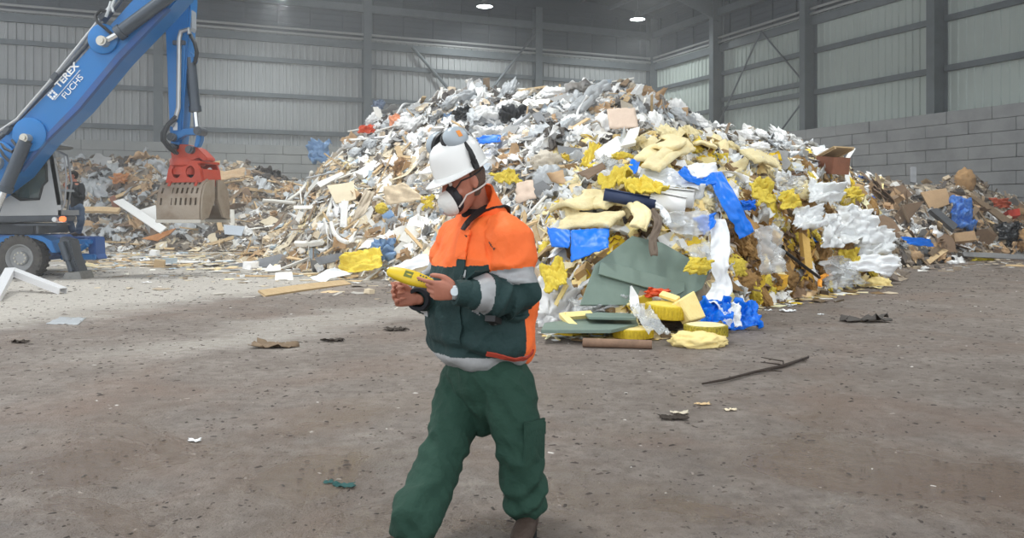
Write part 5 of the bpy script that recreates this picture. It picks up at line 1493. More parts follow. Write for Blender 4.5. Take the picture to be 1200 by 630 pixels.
# ---- the pieces one can pick out
HEROES = [[(684, 268), (846, 268), (846, 362), (664, 362)], [(630, 345), (850, 345), (850, 410), (630, 410)]]
EXTRA = .12
def hullpx(pts, g=2):
    cx = sum(p[0] for p in pts) / len(pts); cy = sum(p[1] for p in pts) / len(pts)
    return [(x + (g if x > cx else -g), y + (g if y > cy else -g)) for x, y in pts]
def centre(me):
    n = len(me.vertices); co = np.empty(n * 3); me.vertices.foreach_get('co', co); c = Vector(co.reshape(-1, 3).mean(0)); me.transform(Matrix.Translation(-c)); return c
def done(name, me, label, cat, group=None):
    c = centre(me); o = link(name, me, None, c); tag(o, label, cat, group); ITEMS.append(o); return o
def pull(p, n, lift):
    """raise a point off the slope, back along the line of sight"""
    v = (Vector((0, 0, CH)) - p).normalized(); return p + v * (lift / max(.45, n.dot(v)))
def sheet4(name, label, cat, c4, m, lift=.22, amp=.12, n=16, seed=1, th=.008, ragged=.05, mask=True):
    if mask: HEROES.append(hullpx(c4, 0))
    C = []
    for x, y in c4:
        p, nn = hit(x, y); C.append((x, y, p, nn))
    near = min(q[2].y for q in C); wide = (max(q[0] for q in C) - min(q[0] for q in C)) * near / F
    C = [pull(P(x, y, min(p.y, near + .3 + .3 * wide)) if p.z > .02 else p, nn, lift + EXTRA if lift > .15 else lift) for x, y, p, nn in C]
    size = ((C[1] - C[0]).length + (C[2] - C[3]).length + (C[3] - C[0]).length + (C[2] - C[1]).length) / 4
    xs_ = [q[0] for q in c4]; ys_ = [q[1] for q in c4]
    size = min(size, ((max(xs_) - min(xs_)) + (max(ys_) - min(ys_))) * .6 * min(q.y for q in C) / F)
    nn = (C[2] - C[0]).cross(C[3] - C[1]); nn.normalize()
    if nn.y > 0: nn = -nn
    v = []; o = Vector((seed * 3.7, seed * 1.9, 0))
    for i in range(n + 1):
        for j in range(n + 1):
            a, b = i / n, j / n
            a2 = a + ragged * mnoise.noise(Vector((b * 4, seed, 0))) * (1 if i in (0, n) else .6); b2 = b + ragged * mnoise.noise(Vector((a * 4, 0, seed)))
            p = C[0] * (1 - a2) * (1 - b2) + C[1] * a2 * (1 - b2) + C[2] * a2 * b2 + C[3] * (1 - a2) * b2
            q = Vector((a, b, 0)) * 2.4 + o
            z = .9 * (abs(mnoise.noise(q)) * 2 - .4) + .5 * (abs(mnoise.noise(q * 2.3)) * 2 - .4) + .25 * (abs(mnoise.noise(q * 5)) * 2 - .4)
            v.append(tuple(p + nn * z * amp * size))
    f = [(i * (n + 1) + j, (i + 1) * (n + 1) + j, (i + 1) * (n + 1) + j + 1, i * (n + 1) + j + 1) for i in range(n) for j in range(n)]
    me = mk_mesh(name, v, f); me = evaluate(me, [('SOLIDIFY', dict(thickness=th, offset=0))])
    return done(name, finish(me, [m]), label, cat)
def poly(name, label, cat, pts, m, th=.03, lift=.2, plane=None, bevel=.004, group=None):
    """a rigid board whose outline is seen at these pixels, standing in its own plane"""
    HEROES.append(hullpx(pts, 5 if len(pts) > 6 else 2))
    if plane is None:
        cx = sum(p[0] for p in pts) / len(pts); cy = sum(p[1] for p in pts) / len(pts)
        p0, nn = hit(cx, cy); nn = (nn + Vector((0, -1.1, .1))).normalized(); p0 = pull(p0, nn, lift + EXTRA)
    else:
        a, b, c = (P(*q) for q in plane); nn = (b - a).cross(c - a).normalized(); p0 = a
        if nn.y > 0: nn = -nn
    W_ = []; eye = Vector((0, 0, CH))
    for x, y in pts:
        d = P(x, y, 1.0) - eye; t = (p0 - eye).dot(nn) / d.dot(nn); W_.append(eye + d * t)
    g = G(); g.prism(W_, -nn * th)
    me = mk_mesh(name, g.v, g.f, [m]); bm = bmesh.new(); bm.from_mesh(me); bmesh.ops.recalc_face_normals(bm, faces=bm.faces)
    bmesh.ops.bevel(bm, geom=bm.edges[:], offset=bevel, segments=1, affect='EDGES'); bm.to_mesh(me); bm.free()
    return done(name, me, label, cat, group)
def span(a, b, lift, da=None, db=None):
    out = []
    for (x, y), d in ((a, da), (b, db)):
        if d: out.append(P(x, y, d))
        else: p, nn = hit(x, y); out.append(pull(p, nn, lift))
    return out
def bar(name, label, cat, a, b, w, t, m, lift=.2, da=None, db=None, seed=1):
    A_, B__ = span(a, b, lift, da, db); HEROES.append([(a[0] - 2, a[1] - 3), (b[0] + 2, b[1] - 3), (b[0] + 2, b[1] + 3), (a[0] - 2, a[1] + 3)])
    ax = (B__ - A_); L = ax.length; ax.normalize(); up = Vector((0, -.7, .7)); up = (up - ax * up.dot(ax)).normalized(); sd = up.cross(ax)
    me = board_mesh(name, m, seed, w / L, t / L); M = Matrix((ax * L, sd * L, up * L)).transposed().to_4x4(); M.translation = (A_ + B__) / 2
    me.transform(M)
    return done(name, me, label, cat)
def tube_px(name, label, cat, pts, r, m, lift=.2, ds=None):
    W_ = []
    for i, (x, y) in enumerate(pts):
        if ds: W_.append(P(x, y, ds[i]))
        else: p, nn = hit(x, y); W_.append(pull(p, nn, lift))
    W2 = []
    for i in range(len(W_) - 1):
        for k in range(5): W2.append(Vector(catmull(W_[max(i - 1, 0)], W_[i], W_[i + 1], W_[min(i + 2, len(W_) - 1)], k / 5)))
    W2.append(W_[-1]); g = G(); g.tube(W2, r, 10)
    return done(name, mk_mesh(name, g.v, g.f, [m], smooth=True), label, cat)
def band(name, label, cat, pts, w, t, m, lift=.25, ds=None, wob=.02, seed=1, face=(0, -.75, .65)):
    """a broad ribbon laid along a path"""
    W_ = []
    for i, (x, y) in enumerate(pts):
        if ds: W_.append(P(x, y, ds[i]))
        else: p, nn = hit(x, y); W_.append(pull(p, nn, lift))
        HEROES.append([(x - 4, y - 4), (x + 4, y - 4), (x + 4, y + 4), (x - 4, y + 4)])
    W2 = []
    for i in range(len(W_) - 1):
        for k in range(8): W2.append(Vector(catmull(W_[max(i - 1, 0)], W_[i], W_[i + 1], W_[min(i + 2, len(W_) - 1)], k / 8)))
    W2.append(W_[-1]); v = []; n = 10; fc = Vector(face)
    for i, p in enumerate(W2):
        tt = (W2[min(i + 1, len(W2) - 1)] - W2[max(i - 1, 0)]).normalized(); up = (fc - tt * fc.dot(tt)).normalized(); sd = tt.cross(up)
        ww = w * (1 + .25 * mnoise.noise(Vector((i * .23, seed, 0))))
        for k in range(n + 1):
            c = k / n - .5; v.append(tuple(p + sd * c * ww + up * (wob * (2 * mnoise.noise(Vector((c * 5, i * .3, seed))) + math.cos(c * 3)))))
    f = [(i * (n + 1) + k, (i + 1) * (n + 1) + k, (i + 1) * (n + 1) + k + 1, i * (n + 1) + k + 1) for i in range(len(W2) - 1) for k in range(n)]
    me = mk_mesh(name, v, f); me = evaluate(me, [('SOLIDIFY', dict(thickness=t, offset=0)), ('SUBSURF', dict(levels=1))])
    return done(name, finish(me, [m]), label, cat)
def lump(name, label, cat, px, py, w, h, m, seed=1, amp=.34, dep=.8, lift=.2, freq=2.4, d=None, mask=True):
    """a bag or wad of the size seen: w and h in pixels of the frame"""
    p, nn = hit(px, py)
    if d: p = P(px, py, d); nn = Vector((0, 0, 1))
    k = p.y / F
    if name == 'floor_scrap':                  # torn bits lying flat
        me = crumple_mesh(name, m, 12, .2, seed, .012, aspect=.8, ragged=.25, drape=-.1)
        zs = min(v.co.z for v in me.vertices)
        me.transform(Matrix.Translation((p.x, p.y, .004)) @ Matrix.Diagonal((w * k * 1.1, max(w * k * .7, .05), w * k * .7, 1)) @ Matrix.Translation((0, 0, -zs)))
        return done(name, me, label, cat)
    if cat in ('rag', 'tarpaulin', 'fleece') or name in ('blue_container', 'orange_bag', 'blue_grey_film', 'clear_bag', 'blue_net_bag', 'white_bag', 'white_sack', 'black_sack', 'blue_bag'):
        if mask: HEROES.append([(px + w * .42 * math.cos(a), py + h * .42 * math.sin(a)) for a in (i * math.pi / 4 for i in range(8))])
        me = crumple_mesh(name, m, 24, .34, seed, .01, aspect=1.0, ragged=.16, drape=.5, fold=1.25)
        me.transform(Matrix.Translation(pull(p, nn, lift + .1) if not d else p) @ Matrix.Diagonal((w * k * 1.15, w * k, h * k * 1.15, 1)) @ Matrix.Rotation(1.25, 4, 'X'))
        return done(name, me, label, cat)
    if mask: HEROES.append([(px + w * .42 * math.cos(a), py + h * .42 * math.sin(a)) for a in (i * math.pi / 4 for i in range(8))])
    me = lump_mesh(name, m, seed, amp, (w * k, w * k * dep, h * k), 4, freq); me.transform(Matrix.Translation(pull(p, nn, lift) if not d else p))
    return done(name, me, label, cat)
def T(p): return P(*p)

pgreen = mat('grey_green_panel', (118, 136, 126), .6, mott=.5, mscale=2.5, mcol=(98, 114, 106), bump=.1, bscale=12)
slate = mat('slate_panel', (132, 134, 138), .7, mott=.4, mscale=3)
white_p = mat('white_foam_board', (246, 246, 244), .5)
pink = mat('pale_pink_board', (222, 200, 182), .8, mott=.4, mscale=4, mcol=(198, 172, 152))
rustb = mat('reddish_brown_board', (136, 88, 66), .8, mott=.4, mscale=5)
orange_b = mat('orange_brown_board', (214, 148, 92), .75, mott=.4, mscale=5)
navy = mat('navy_membrane', (38, 52, 84), .6)
dark_c = mat('dark_channel', (92, 94, 98), .5, .2, mott=.3)
tube_b = mat('brown_card_tube', (140, 112, 92), .8, mott=.4, mscale=8)
black_s = mat('dark_soil', (60, 52, 46), .9, bump=.5)
white_t = mat('white_tarpaulin', (240, 242, 244), .5, mott=.2, mscale=4, mcol=(214, 218, 224))
foam = mat('cream_foam', (246, 224, 156), .9, mott=.4, mscale=9, mcol=(228, 200, 122), bump=.3, bscale=40)
netm = mat('yellow_net', (226, 206, 40), .7, bump=.9, bscale=60, mott=.5, mscale=30, mcol=(150, 130, 30))
bag_b = mat('brown_sack', (176, 140, 98), .9, mott=.4, mscale=5, bump=.3)
ragg = mat('blue_grey_rag', (120, 134, 156), .7, mott=.4)
H = sheet4
# --- foot of the front spur
poly('green_board', 'large grey green panel leaning on the front of the main heap', 'panel', [(741, 276), (776, 284), (832, 316), (823, 338), (800, 350), (786, 357), (680, 357), (698, 309)], pgreen, .035, plane=((680, 357, 9.5), (832, 316, 10.2), (748, 277, 10.15)))
poly('board_offcut', 'narrow grey green offcut lying across the large leaning panel', 'panel', [(704, 307), (722, 309), (803, 331), (802, 341), (792, 346), (702, 321)], pgreen, .03, plane=((680, 357, 9.44), (832, 316, 10.14), (748, 277, 10.09)))
hz = lambda x, y, z: (x, y, (CH - z) * F / (y - HY))
poly('green_sheet', 'grey green sheet lying flat at the foot of the front spur', 'panel', [(634, 386), (638, 378), (690, 371), (744, 372), (748, 379), (716, 386)], pgreen, .04, plane=(hz(634, 386, .16), hz(748, 379, .16), hz(690, 371, .16)))
poly('green_sheet', 'short grey green strip resting on the flat sheet by the clear film', 'panel', [(684, 365), (742, 367), (746, 372), (690, 371)], pgreen, .03, plane=(hz(684, 365, .24), hz(746, 372, .24), hz(742, 367, .24)))
def disc(label, px, py, d, r, h, side, top, tilt=(0, 0, 1)):
    t = thing('filter_disc', label, 'filter', P(px, py, d)); ax = Vector(tilt).normalized()
    g = G(); g.lathe([(r * .96, -h), (r, -h + .01), (r, -.012), (r * .97, 0), (r * .9, .004)], (0, 0, 0), ax, 40, close=False)
    for k in range(40):
        a = 2 * math.pi * k / 40; u = ax.orthogonal().normalized(); w = ax.cross(u); q = u * math.cos(a) + w * math.sin(a)
        g.box(q * r - ax * h / 2, (.012, .012, h * .9), Matrix((q, ax.cross(q), ax)).transposed(), 0)
    g.obj('pleated_side', side, t, True)
    g = G(); g.lathe([(r * .97, -.004), (r * .8, .006), (r * .4, .012), (.001, .008)], (0, 0, 0), ax, 40); g.lathe([(r * .96, -h + .004), (.001, -h)], (0, 0, 0), ax, 40, close=False); g.obj('cream_face', top, t, True)
    ITEMS.append(t); HEROES.append([(px - 26, py - 10), (px + 26, py - 10), (px + 26, py + 20), (px - 26, py + 20)]); return t
ysid = mat('yellow_pleats', (214, 186, 44), .7, mott=.5, mscale=30, mcol=(160, 130, 30)); gsid = mat('yellow_mesh_side', (176, 160, 50), .7, mott=.8, mscale=40, mcol=(60, 56, 30))
disc('round yellow filter lying on a dark block beside the foam block', 782, 356, 9.3, .245, .15, ysid, mat('pale_yellow_face', (236, 212, 96), .8, mott=.3), (.05, -.05, 1))
disc('round filter with cream face and dark yellow mesh side on the floor', 827, 380, 8.75, .23, .125, gsid, mat('cream_face', (242, 228, 176), .8, mott=.3))
disc('round yellow filter half hidden under the flat grey green sheet', 742, 384, 9.0, .22, .1, ysid, foam)
lump('dark_block', 'dark lump under the round yellow filter', 'block', 783, 378, 44, 16, black_s, 3, .2, .9, d=9.5)
poly('foam_block', 'cream foam block standing tilted beside the round yellow filter', 'foam block', [(795, 352), (814, 340), (828, 371), (809, 376)], foam, .16, plane=((795, 352, 9.1), (814, 340, 9.25), (809, 376, 9.05)), bevel=.012)
me = lump_mesh('foam_slab', foam, 6, .22, (.60, .42, .20), 4, 2.2, False); me.transform(Matrix.Translation(P(818, 399, 8.55) + Vector((0, 0, .0)))); done('foam_slab', me, 'torn cream foam slab on the floor in front of the mesh filter', 'foam slab'); HEROES.append([(788, 388), (850, 388), (850, 410), (788, 410)])
g = G(); a, b = P(683, 401, 8.47), P(764, 403.5, 8.36); g.tube([a, b], .047, 18, 0, False); g.tube([b, a], .036, 18, 0, False)
done('cardboard_tube', mk_mesh('cardboard_tube', g.v, g.f, [tube_b], smooth=True), 'brown cardboard tube lying on the floor before the front spur', 'tube')
bar('foam_stick', 'cream foam stick crossing another on the flat green sheet', 'foam', (659, 369), (678, 387), .07, .06, foam, 0, 9.35, 8.95, 3)
bar('foam_stick', 'cream foam stick lying level beside the white bag', 'foam', (664, 370), (694, 368), .07, .06, foam, 0, 9.3, 9.4, 4)
bar('foam_stick', 'thin cream stick leaning up beside the yellow fleece by the worker', 'foam', (651, 358), (664, 334), .05, .04, foam, .3, None, None, 5)
lump('white_bag', 'white crumpled bag beside the worker at the foot of the front spur', 'bag', 656, 356, 44, 46, plastic_w, 4, .34, .6, .15)
lump('clear_bag', 'clear film crumpled against the base of the leaning green panel', 'bag', 702, 360, 56, 20, film_c, 5, .38, .5, d=9.6)
lump('clear_bag', 'clear film crumpled between green panel and yellow filter', 'bag', 744, 352, 44, 34, film_c, 6, .4, .5, d=9.75)
H('clear_film', 'clear film sheet trailing over the flat green sheet to the floor', 'plastic film', [(738, 362), (762, 360), (786, 390), (760, 392)], film_c, .32, .14, 18, 7)
lump('orange_rag', 'orange rag lying above the round yellow filter', 'rag', 771, 343, 26, 9, redm, 8, .34, .6, d=9.55)
bar('timber_offcut', 'pale timber offcut beside the orange rag', 'board', (774, 344), (795, 351), .08, .04, foam, 0, 9.5, 9.3, 6)
# blue tarpaulin
H('blue_tarpaulin', 'bright blue flat tarpaulin sheet right of the worker, larger of two', 'tarpaulin', [(669, 269), (714, 267), (713, 289), (669, 307)], tarp, .35, .05, 16, 2, .01, .03)
H('blue_tarpaulin', 'bright blue tarpaulin sheet nearest the worker, smaller of two', 'tarpaulin', [(641, 266), (669, 270), (668, 290), (646, 289)], tarp, .33, .09, 14, 3)
bar('foam_stick', 'cream foam stick hanging over the top of the blue sheet', 'foam', (692, 252), (697, 273), .09, .05, foam, .42, None, None, 7)
def crumpled_at(name, label, cat, px, py, w, h, m, d, seed, amp=.3):
    """a thrown-down sheet standing in stiff folds"""
    k = d / F; me = crumple_mesh(name, m, 22, amp, seed, .008, aspect=h / w * 1.1, ragged=.12, drape=-.1)
    M = Matrix.Translation(P(px, py, d)) @ Matrix.Rotation(1.05, 4, 'X') @ Matrix.Scale(w * k, 4); me.transform(M)
    HEROES.append([(px - w / 2, py - h / 2), (px + w / 2, py - h / 2), (px + w / 2, py + h / 2), (px - w / 2, py + h / 2)])
    return done(name, me, label, cat)
crumpled_at('blue_tarpaulin', 'bright blue crumpled tarpaulin on the floor, right of the white strip', 'tarpaulin', 873, 368, 34, 32, tarp, 9.7, 9)
crumpled_at('blue_tarpaulin', 'bright blue crumpled tarpaulin against the mesh filter', 'tarpaulin', 840, 365, 36, 34, tarp, 9.5, 14)
crumpled_at('white_tarpaulin', 'white crumpled tarpaulin between two blue ones on the floor', 'tarpaulin', 857, 368, 24, 28, white_t, 9.5, 15)
H('white_tarpaulin', 'white sheet above the curved blue strip near the top of the spur', 'tarpaulin', [(803, 194), (838, 190), (843, 204), (814, 209)], white_t, .42, .08, 14, 5)
band('blue_strip', 'long bright blue strip hanging down the right of the spur', 'tarpaulin', [(836, 203), (846, 220), (858, 242), (868, 260), (875, 276)], .27, .012, tarp, .55, None, .02, 3)
band('blue_strip', 'blue edged strip curving along the front of the white sheet', 'tarpaulin', [(798, 198), (808, 208), (822, 213), (834, 211), (842, 205)], .17, .012, tarp, .5, None, .02, 4)
H('blue_scrap', 'blue sheet deep under the white rolls', 'tarpaulin', [(813, 254), (838, 250), (836, 266), (824, 276)], tarp, .3, .12, 12, 6)
H('blue_scrap', 'blue crossed scrap above the navy roll', 'tarpaulin', [(739, 187), (750, 190), (746, 202), (734, 208)], tarp, .35, .1, 10, 7)
lump('blue_scrap', 'blue scrap beside the hanging blue strip', 'tarpaulin', 878, 240, 14, 10, tarp, 12, .3, .6, .3)
lump('blue_bag', 'blue and white puffy bag on the top of the spur', 'bag', 881, 181, 19, 12, tarp, 13, .34, .8, .3)
lump('blue_scrap', 'blue scrap above the cream insulation at the right of the spur', 'tarpaulin', 1019, 233, 12, 7, tarp, 14, .34, .8, .3)
band('white_strip', 'long white strip hanging to the floor beside the blue tarpaulins', 'tarpaulin', [(839, 258), (844, 280), (843, 310), (846, 336), (834, 358)], .24, .01, white_t, .5, None, .03, 6)
# rolls
def roll(label, a, b, r, m, core, off):
    d = min(hit(*a)[0].y, hit(*b)[0].y) - off
    t = thing('membrane_roll', label, 'roll', P(a[0], a[1], d)); q = P(b[0], b[1], d - .12) - t.location; ax = q.normalized(); n = 90; u = ax.orthogonal().normalized(); w = ax.cross(u); v = []
    for k in range(n + 1):
        an = 2 * math.pi * 3.2 * k / n; rr = r * (.3 + .7 * k / n)
        for e in (Vector(), q): v.append(tuple(e + (u * math.cos(an) + w * math.sin(an)) * rr))
    f = [(2 * k, 2 * k + 2, 2 * k + 3, 2 * k + 1) for k in range(n)]
    me = mk_mesh('wound_sheet', v, f); me = evaluate(me, [('SOLIDIFY', dict(thickness=.012, offset=0))]); link('wound_sheet', finish(me, [m]), t)
    g = G(); g.tube([q * .03, q * .97], r * .32, 14); g.obj('core', core, t, True); ITEMS.append(t)
    HEROES.append([(a[0], a[1] - 9), (b[0] + 4, b[1] - 9), (b[0] + 4, b[1] + 9), (a[0], a[1] + 9)])
roll('rolled navy membrane lying across the front spur', (708, 228), (768, 239), .085, navy, black, .35)
roll('rolled white membrane with dark core, in front of another', (762, 234), (803, 242), .13, white_p, black, .55)
roll('rolled white membrane with dark spiral end, behind the front one', (776, 230), (813, 234), .13, mat('white_black_membrane', (222, 222, 220), .6), black, .3)
H('clear_film', 'clear film spread below the white rolls', 'plastic film', [(772, 250), (830, 246), (832, 276), (790, 274)], film_c, .35, .12, 18, 21)
H('clear_film', 'clear film above the white rolls, draped from the crest of the spur', 'plastic film', [(752, 196), (812, 200), (822, 222), (748, 214)], film_m, .3, .1, 18, 22)
H('clear_film', 'clear film hanging right of the leaning green panel', 'plastic film', [(800, 290), (832, 282), (834, 316), (818, 306)], film_c, .35, .12, 16, 23)
band('brown_strap', 'brown twisted strap hanging over the leaning green panel', 'strap', [(764, 246), (771, 262), (765, 282), (767, 300)], .1, .02, mat('brown_strap', (112, 98, 86), .8), 0, [10.3, 10.05, 9.95, 9.85], .02, 7)
band('white_strap', 'white strip curling from the end of the rolls', 'strap', [(768, 240), (776, 246), (782, 256), (780, 262)], .1, .01, white_t, .5, None, .02, 8)
# insulation and fleece on the spur
for i, (pt, w, lab) in enumerate((
    ([(756, 190), (772, 176), (792, 164), (812, 161), (828, 171)], .42, 'long folded cream insulation blanket along the crest of the spur'),
    ([(762, 198), (778, 184), (796, 174), (808, 170)], .34, 'shorter cream insulation fold below the long crest blanket'),
    ([(656, 246), (676, 236), (700, 234), (722, 238)], .42, 'thick cream insulation blanket left of the navy roll'),
    ([(660, 262), (690, 258), (724, 258)], .36, 'cream insulation blanket just above the blue flat sheets'),
    ([(724, 234), (740, 238), (752, 252), (748, 268)], .34, 'cream insulation piece drooping below the navy roll'),
    ([(876, 184), (890, 183), (904, 190)], .42, 'fat cream insulation roll at the right end of the spur crest'))):
    band('insulation_blanket', lab, 'insulation', pt, w * (.6 if 'drooping' in lab else .85), .08, ins, .42, None, .022, 10 + i)
for i, (c4, lab) in enumerate((
    ([(679, 194), (692, 167), (705, 170), (692, 194)], 'upright yellow sack left of the white foam panels'),
    ([(724, 212), (752, 208), (786, 222), (742, 228)], 'yellow fleece sheet just above the navy roll'),
    ([(700, 208), (738, 196), (742, 206), (706, 220)], 'yellow fleece sheet left of the blue crossed scrap'),
    ([(572, 202), (602, 200), (613, 215), (586, 214)], 'yellow sheet on the heap right of the hard hat'),
    ([(634, 316), (660, 304), (664, 330), (640, 342)], 'yellow fleece sheet at the foot of the spur by the worker'),
    ([(800, 318), (812, 300), (838, 306), (826, 322)], 'yellow fleece behind the right corner of the green panel'),
    ([(880, 212), (902, 208), (910, 236), (884, 240)], 'yellow fleece clump right of the hanging blue strip'),
    ([(912, 226), (930, 222), (938, 242), (918, 244)], 'yellow fleece clump above the torn bale'),
    ([(988, 222), (1004, 218), (1012, 230), (994, 234)], 'yellow fleece beside the white plank at the right of the spur'))):
    H('yellow_fleece_sheet', lab, 'fleece', c4, yel, .34, .24, 22, 30 + i, .02, .2)
poly('foam_board', 'white foam panel on the spur, left one of a pair', 'panel', [(697, 177), (723, 159), (730, 173), (707, 191)], white_p, .07, .45, ((697, 177, 12.9), (723, 159, 13.2), (707, 191, 12.75)))
poly('foam_board', 'white foam panel on the spur, right one of a pair', 'panel', [(727, 171), (738, 151), (750, 148), (745, 167)], white_p, .07, .45, ((727, 171, 13.0), (738, 151, 13.3), (745, 167, 13.05)))
H('brown_board', 'brown board under the left white foam panel', 'board', [(676, 203), (706, 190), (710, 196), (690, 210)], brown_b, .3, .04, 8, 41)
poly('slate_board', 'dark grey slab in the middle of the heap', 'panel', [(653, 170), (682, 174), (681, 187), (656, 186)], slate, .05, .35)
poly('slate_board', 'grey slab below the black sacks', 'panel', [(623, 134), (633, 130), (644, 147), (636, 153)], slate, .05, .4)
H('pink_board', 'large pale pinkish board near the top of the heap', 'board', [(711, 128), (744, 126), (748, 149), (714, 151)], pink, .4, .05, 10, 42, .02)
H('cardboard_sheet', 'brown cardboard sheet right of the yellow sheet by the hard hat', 'cardboard', [(640, 203), (660, 199), (664, 217), (647, 213)], card, .35, .05, 8, 43)
H('cardboard_sheet', 'pale speckled cardboard sheet right of the worker\'s neck', 'cardboard', [(606, 214), (624, 210), (628, 232), (604, 238)], pink, .3, .08, 10, 44)
poly('slate_board', 'small grey panel beside the brown cardboard sheet', 'panel', [(622, 218), (636, 211), (646, 219), (634, 234), (620, 234)], slate, .03, .3)
lump('round_bag', 'round beige bag in the middle of the heap', 'bag', 641, 190, 34, 24, mat('beige_bag', (210, 200, 184), .7, mott=.3), 15, .3, .7, .2)
# sacks at the top
lump('black_sack', 'large black sack on the upper slope above the hard hat', 'sack', 600, 138, 30, 30, blk, 16, .34, .8, .3)
lump('black_sack', 'black sack on the upper slope, left of the white bag', 'sack', 545, 133, 24, 15, blk, 17, .34, .8, .3)
lump('white_sack', 'white sack between the two black sacks', 'sack', 573, 134, 27, 20, plastic_w, 18, .34, .8, .35)
lump('white_sack', 'white sack with a blue base right of the ear defenders', 'sack', 574, 154, 31, 15, plastic_w, 19, .34, .8, .35)
H('blue_sheet', 'bright blue sheet under the white sack by the hard hat', 'plastic sheet', [(558, 161), (587, 158), (586, 166), (562, 169)], tarp, .35, .1, 10, 45)
lump('orange_bag', 'orange red bag on the left skyline of the heap', 'bag', 429, 150, 16, 9, redm, 20, .3, .8, .25)
lump('orange_bag', 'pale orange bag on the skyline, right of the white post', 'bag', 462, 141, 11, 14, mat('pale_orange', (232, 158, 120), .6), 22, .3, .8, .35)
bar('white_post', 'white post standing on the left skyline with a rag on top', 'post', (448, 150), (441, 125), .2, .05, white_b, .3, 24.2, 24.2, 8)
lump('blue_rag', 'blue grey rag on top of the white post', 'rag', 443, 121, 13, 10, ragg, 23, .34, .8, d=24.2)
bar('white_tube', 'white tube sticking up at the crest, left of the brown stake', 'tube', (562, 109), (547, 94), .1, .09, white_b, .3, 22.8, 22.8, 9)
bar('brown_stake', 'brown stake standing at the crest of the heap', 'stake', (570, 119), (570, 91), .18, .06, wood_d, .3, 22.6, 22.4, 10)
bar('white_trim', 'white perforated trim lying level at the crest', 'trim', (582, 106), (616, 106), .16, .05, white_b, .3, 22.2, 22.2, 11)
bar('white_board', 'white board pointing up at the middle of the crest', 'board', (628, 117), (644, 102), .22, .04, white_b, .4, 21.6, 21.6, 12)
bar('thin_stick', 'thin pale stick standing upright at the crest', 'stick', (656, 114), (656, 99), .05, .04, wood, .4, 21.3, 21.3, 13)
band('grey_fibre_bundle', 'grey bundle of fibre slung over the crest', 'fibre', [(674, 130), (686, 119), (698, 107), (712, 99)], .32, .1, plastic_g, .45, None, .08, 14)
H('white_sheet', 'white sheet flapping up at the highest point of the heap', 'plastic sheet', [(738, 110), (747, 98), (755, 99), (751, 112)], plastic_w, .2, .12, 10, 46)
poly('brown_board', 'small brown board at the very top of the heap', 'board', [(726, 98), (736, 91), (738, 94), (734, 100)], wood_d, .04, .3)
bar('white_board', 'white board sticking out right of the pink board', 'board', (786, 133), (808, 135), .14, .04, white_b, .4, 22, 21.6, 14)
lump('blue_container', 'blue crumpled bag at the far left edge of the main heap', 'bag', 373, 176, 22, 24, bluep, 24, .3, .9, d=24.3)
# left slope
for i, (pts, mm, lab) in enumerate((
    ([(370, 214), (400, 201), (403, 204), (375, 219)], white_p, 'long white board high on the left slope'),
    ([(413, 204), (438, 187), (446, 191), (424, 211)], white_p, 'broad white board at the top of the left slope'),
    ([(383, 217), (414, 213), (417, 233), (393, 238)], cream_b, 'large cream panel in the middle of the left slope'),
    ([(400, 235), (408, 235), (406, 265), (398, 265)], white_p, 'upright white plank on the left slope'),
    ([(305, 286), (317, 268), (334, 249), (322, 272)], brown_b, 'brown board leaning on the left edge of the slope'),
    ([(262, 311), (293, 306), (329, 297), (351, 305), (340, 311), (276, 315)], slate, 'long grey slab at the left foot of the main heap'),
    ([(368, 302), (402, 295), (403, 304), (374, 310)], slate, 'grey slab left of the yellow sack'),
    ([(336, 285), (350, 246), (356, 249), (344, 283)], white_b, 'white plank leaning up the left edge of the slope'))):
    poly('broken_board', lab, 'panel', pts, mm, .035, .3)
H('beige_sheet', 'beige sheet folded over the left slope beside the upright plank', 'plastic sheet', [(410, 262), (428, 221), (439, 226), (428, 250)], mat('beige_sheet', (206, 192, 172), .8), .35, .1, 12, 47, .02)
H('cardboard_sheet', 'pale cardboard sheet left of the worker\'s dust mask', 'cardboard', [(449, 219), (473, 214), (500, 233), (453, 240)], mat('pale_cardboard', (226, 206, 176), .85, mott=.3), .3, .08, 12, 48, .02)
H('yellow_sack', 'big yellow pleated sack at the foot of the left slope', 'sack', [(400, 296), (446, 289), (449, 312), (396, 324)], yel, .28, .18, 26, 49)
lump('blue_grey_film', 'blue grey film bag right of the yellow sack', 'bag', 449, 291, 22, 22, bluep, 25, .34, .7, .2)
lump('yellow_scrap', 'small yellow foam scrap on the left slope', 'foam', 447, 244, 13, 11, yel, 26, .3, .8, .3)
lump('yellow_scrap', 'small yellow fleece scrap left of the dust mask', 'fleece', 500, 236, 13, 13, yel, 27, .3, .8, .3)
poly('blue_box', 'small pale blue box on the left slope', 'box', [(447, 252), (458, 245), (462, 252), (451, 259)], bluep, .15, .3)
tube_px('white_pipe', 'white pipe lying level high on the left edge', 'pipe', [(308, 235), (326, 236), (346, 238)], .07, white_b, .35)
tube_px('white_pipe', 'white pipe curving up the left slope', 'pipe', [(337, 235), (352, 224), (362, 210), (365, 202)], .06, white_b, .4)
tube_px('white_hose', 'thin white hose curling down the left slope', 'hose', [(388, 261), (391, 272), (398, 280), (407, 284)], .05, white_b, .35)
bar('white_pipe', 'white pipe lying level at the foot of the left slope', 'pipe', (346, 285), (378, 283), .12, .1, white_b, .35, None, None, 15)
bar('floor_plank', 'long pale plank on the floor left of the worker', 'plank', (308, 344), (408, 331), .2, .04, wood, .03, 13.4, 15.6, 16)
bar('floor_board', 'short white board on the floor left of the long plank', 'board', (322, 326), (343, 325.5), .3, .03, white_b, .02, 16.5, 16.6, 17)
H('white_sheet', 'white crumpled paper at the foot of the yellow sack', 'paper', [(362, 325), (392, 313), (412, 320), (376, 331)], white_t, .06, .07, 14, 51)
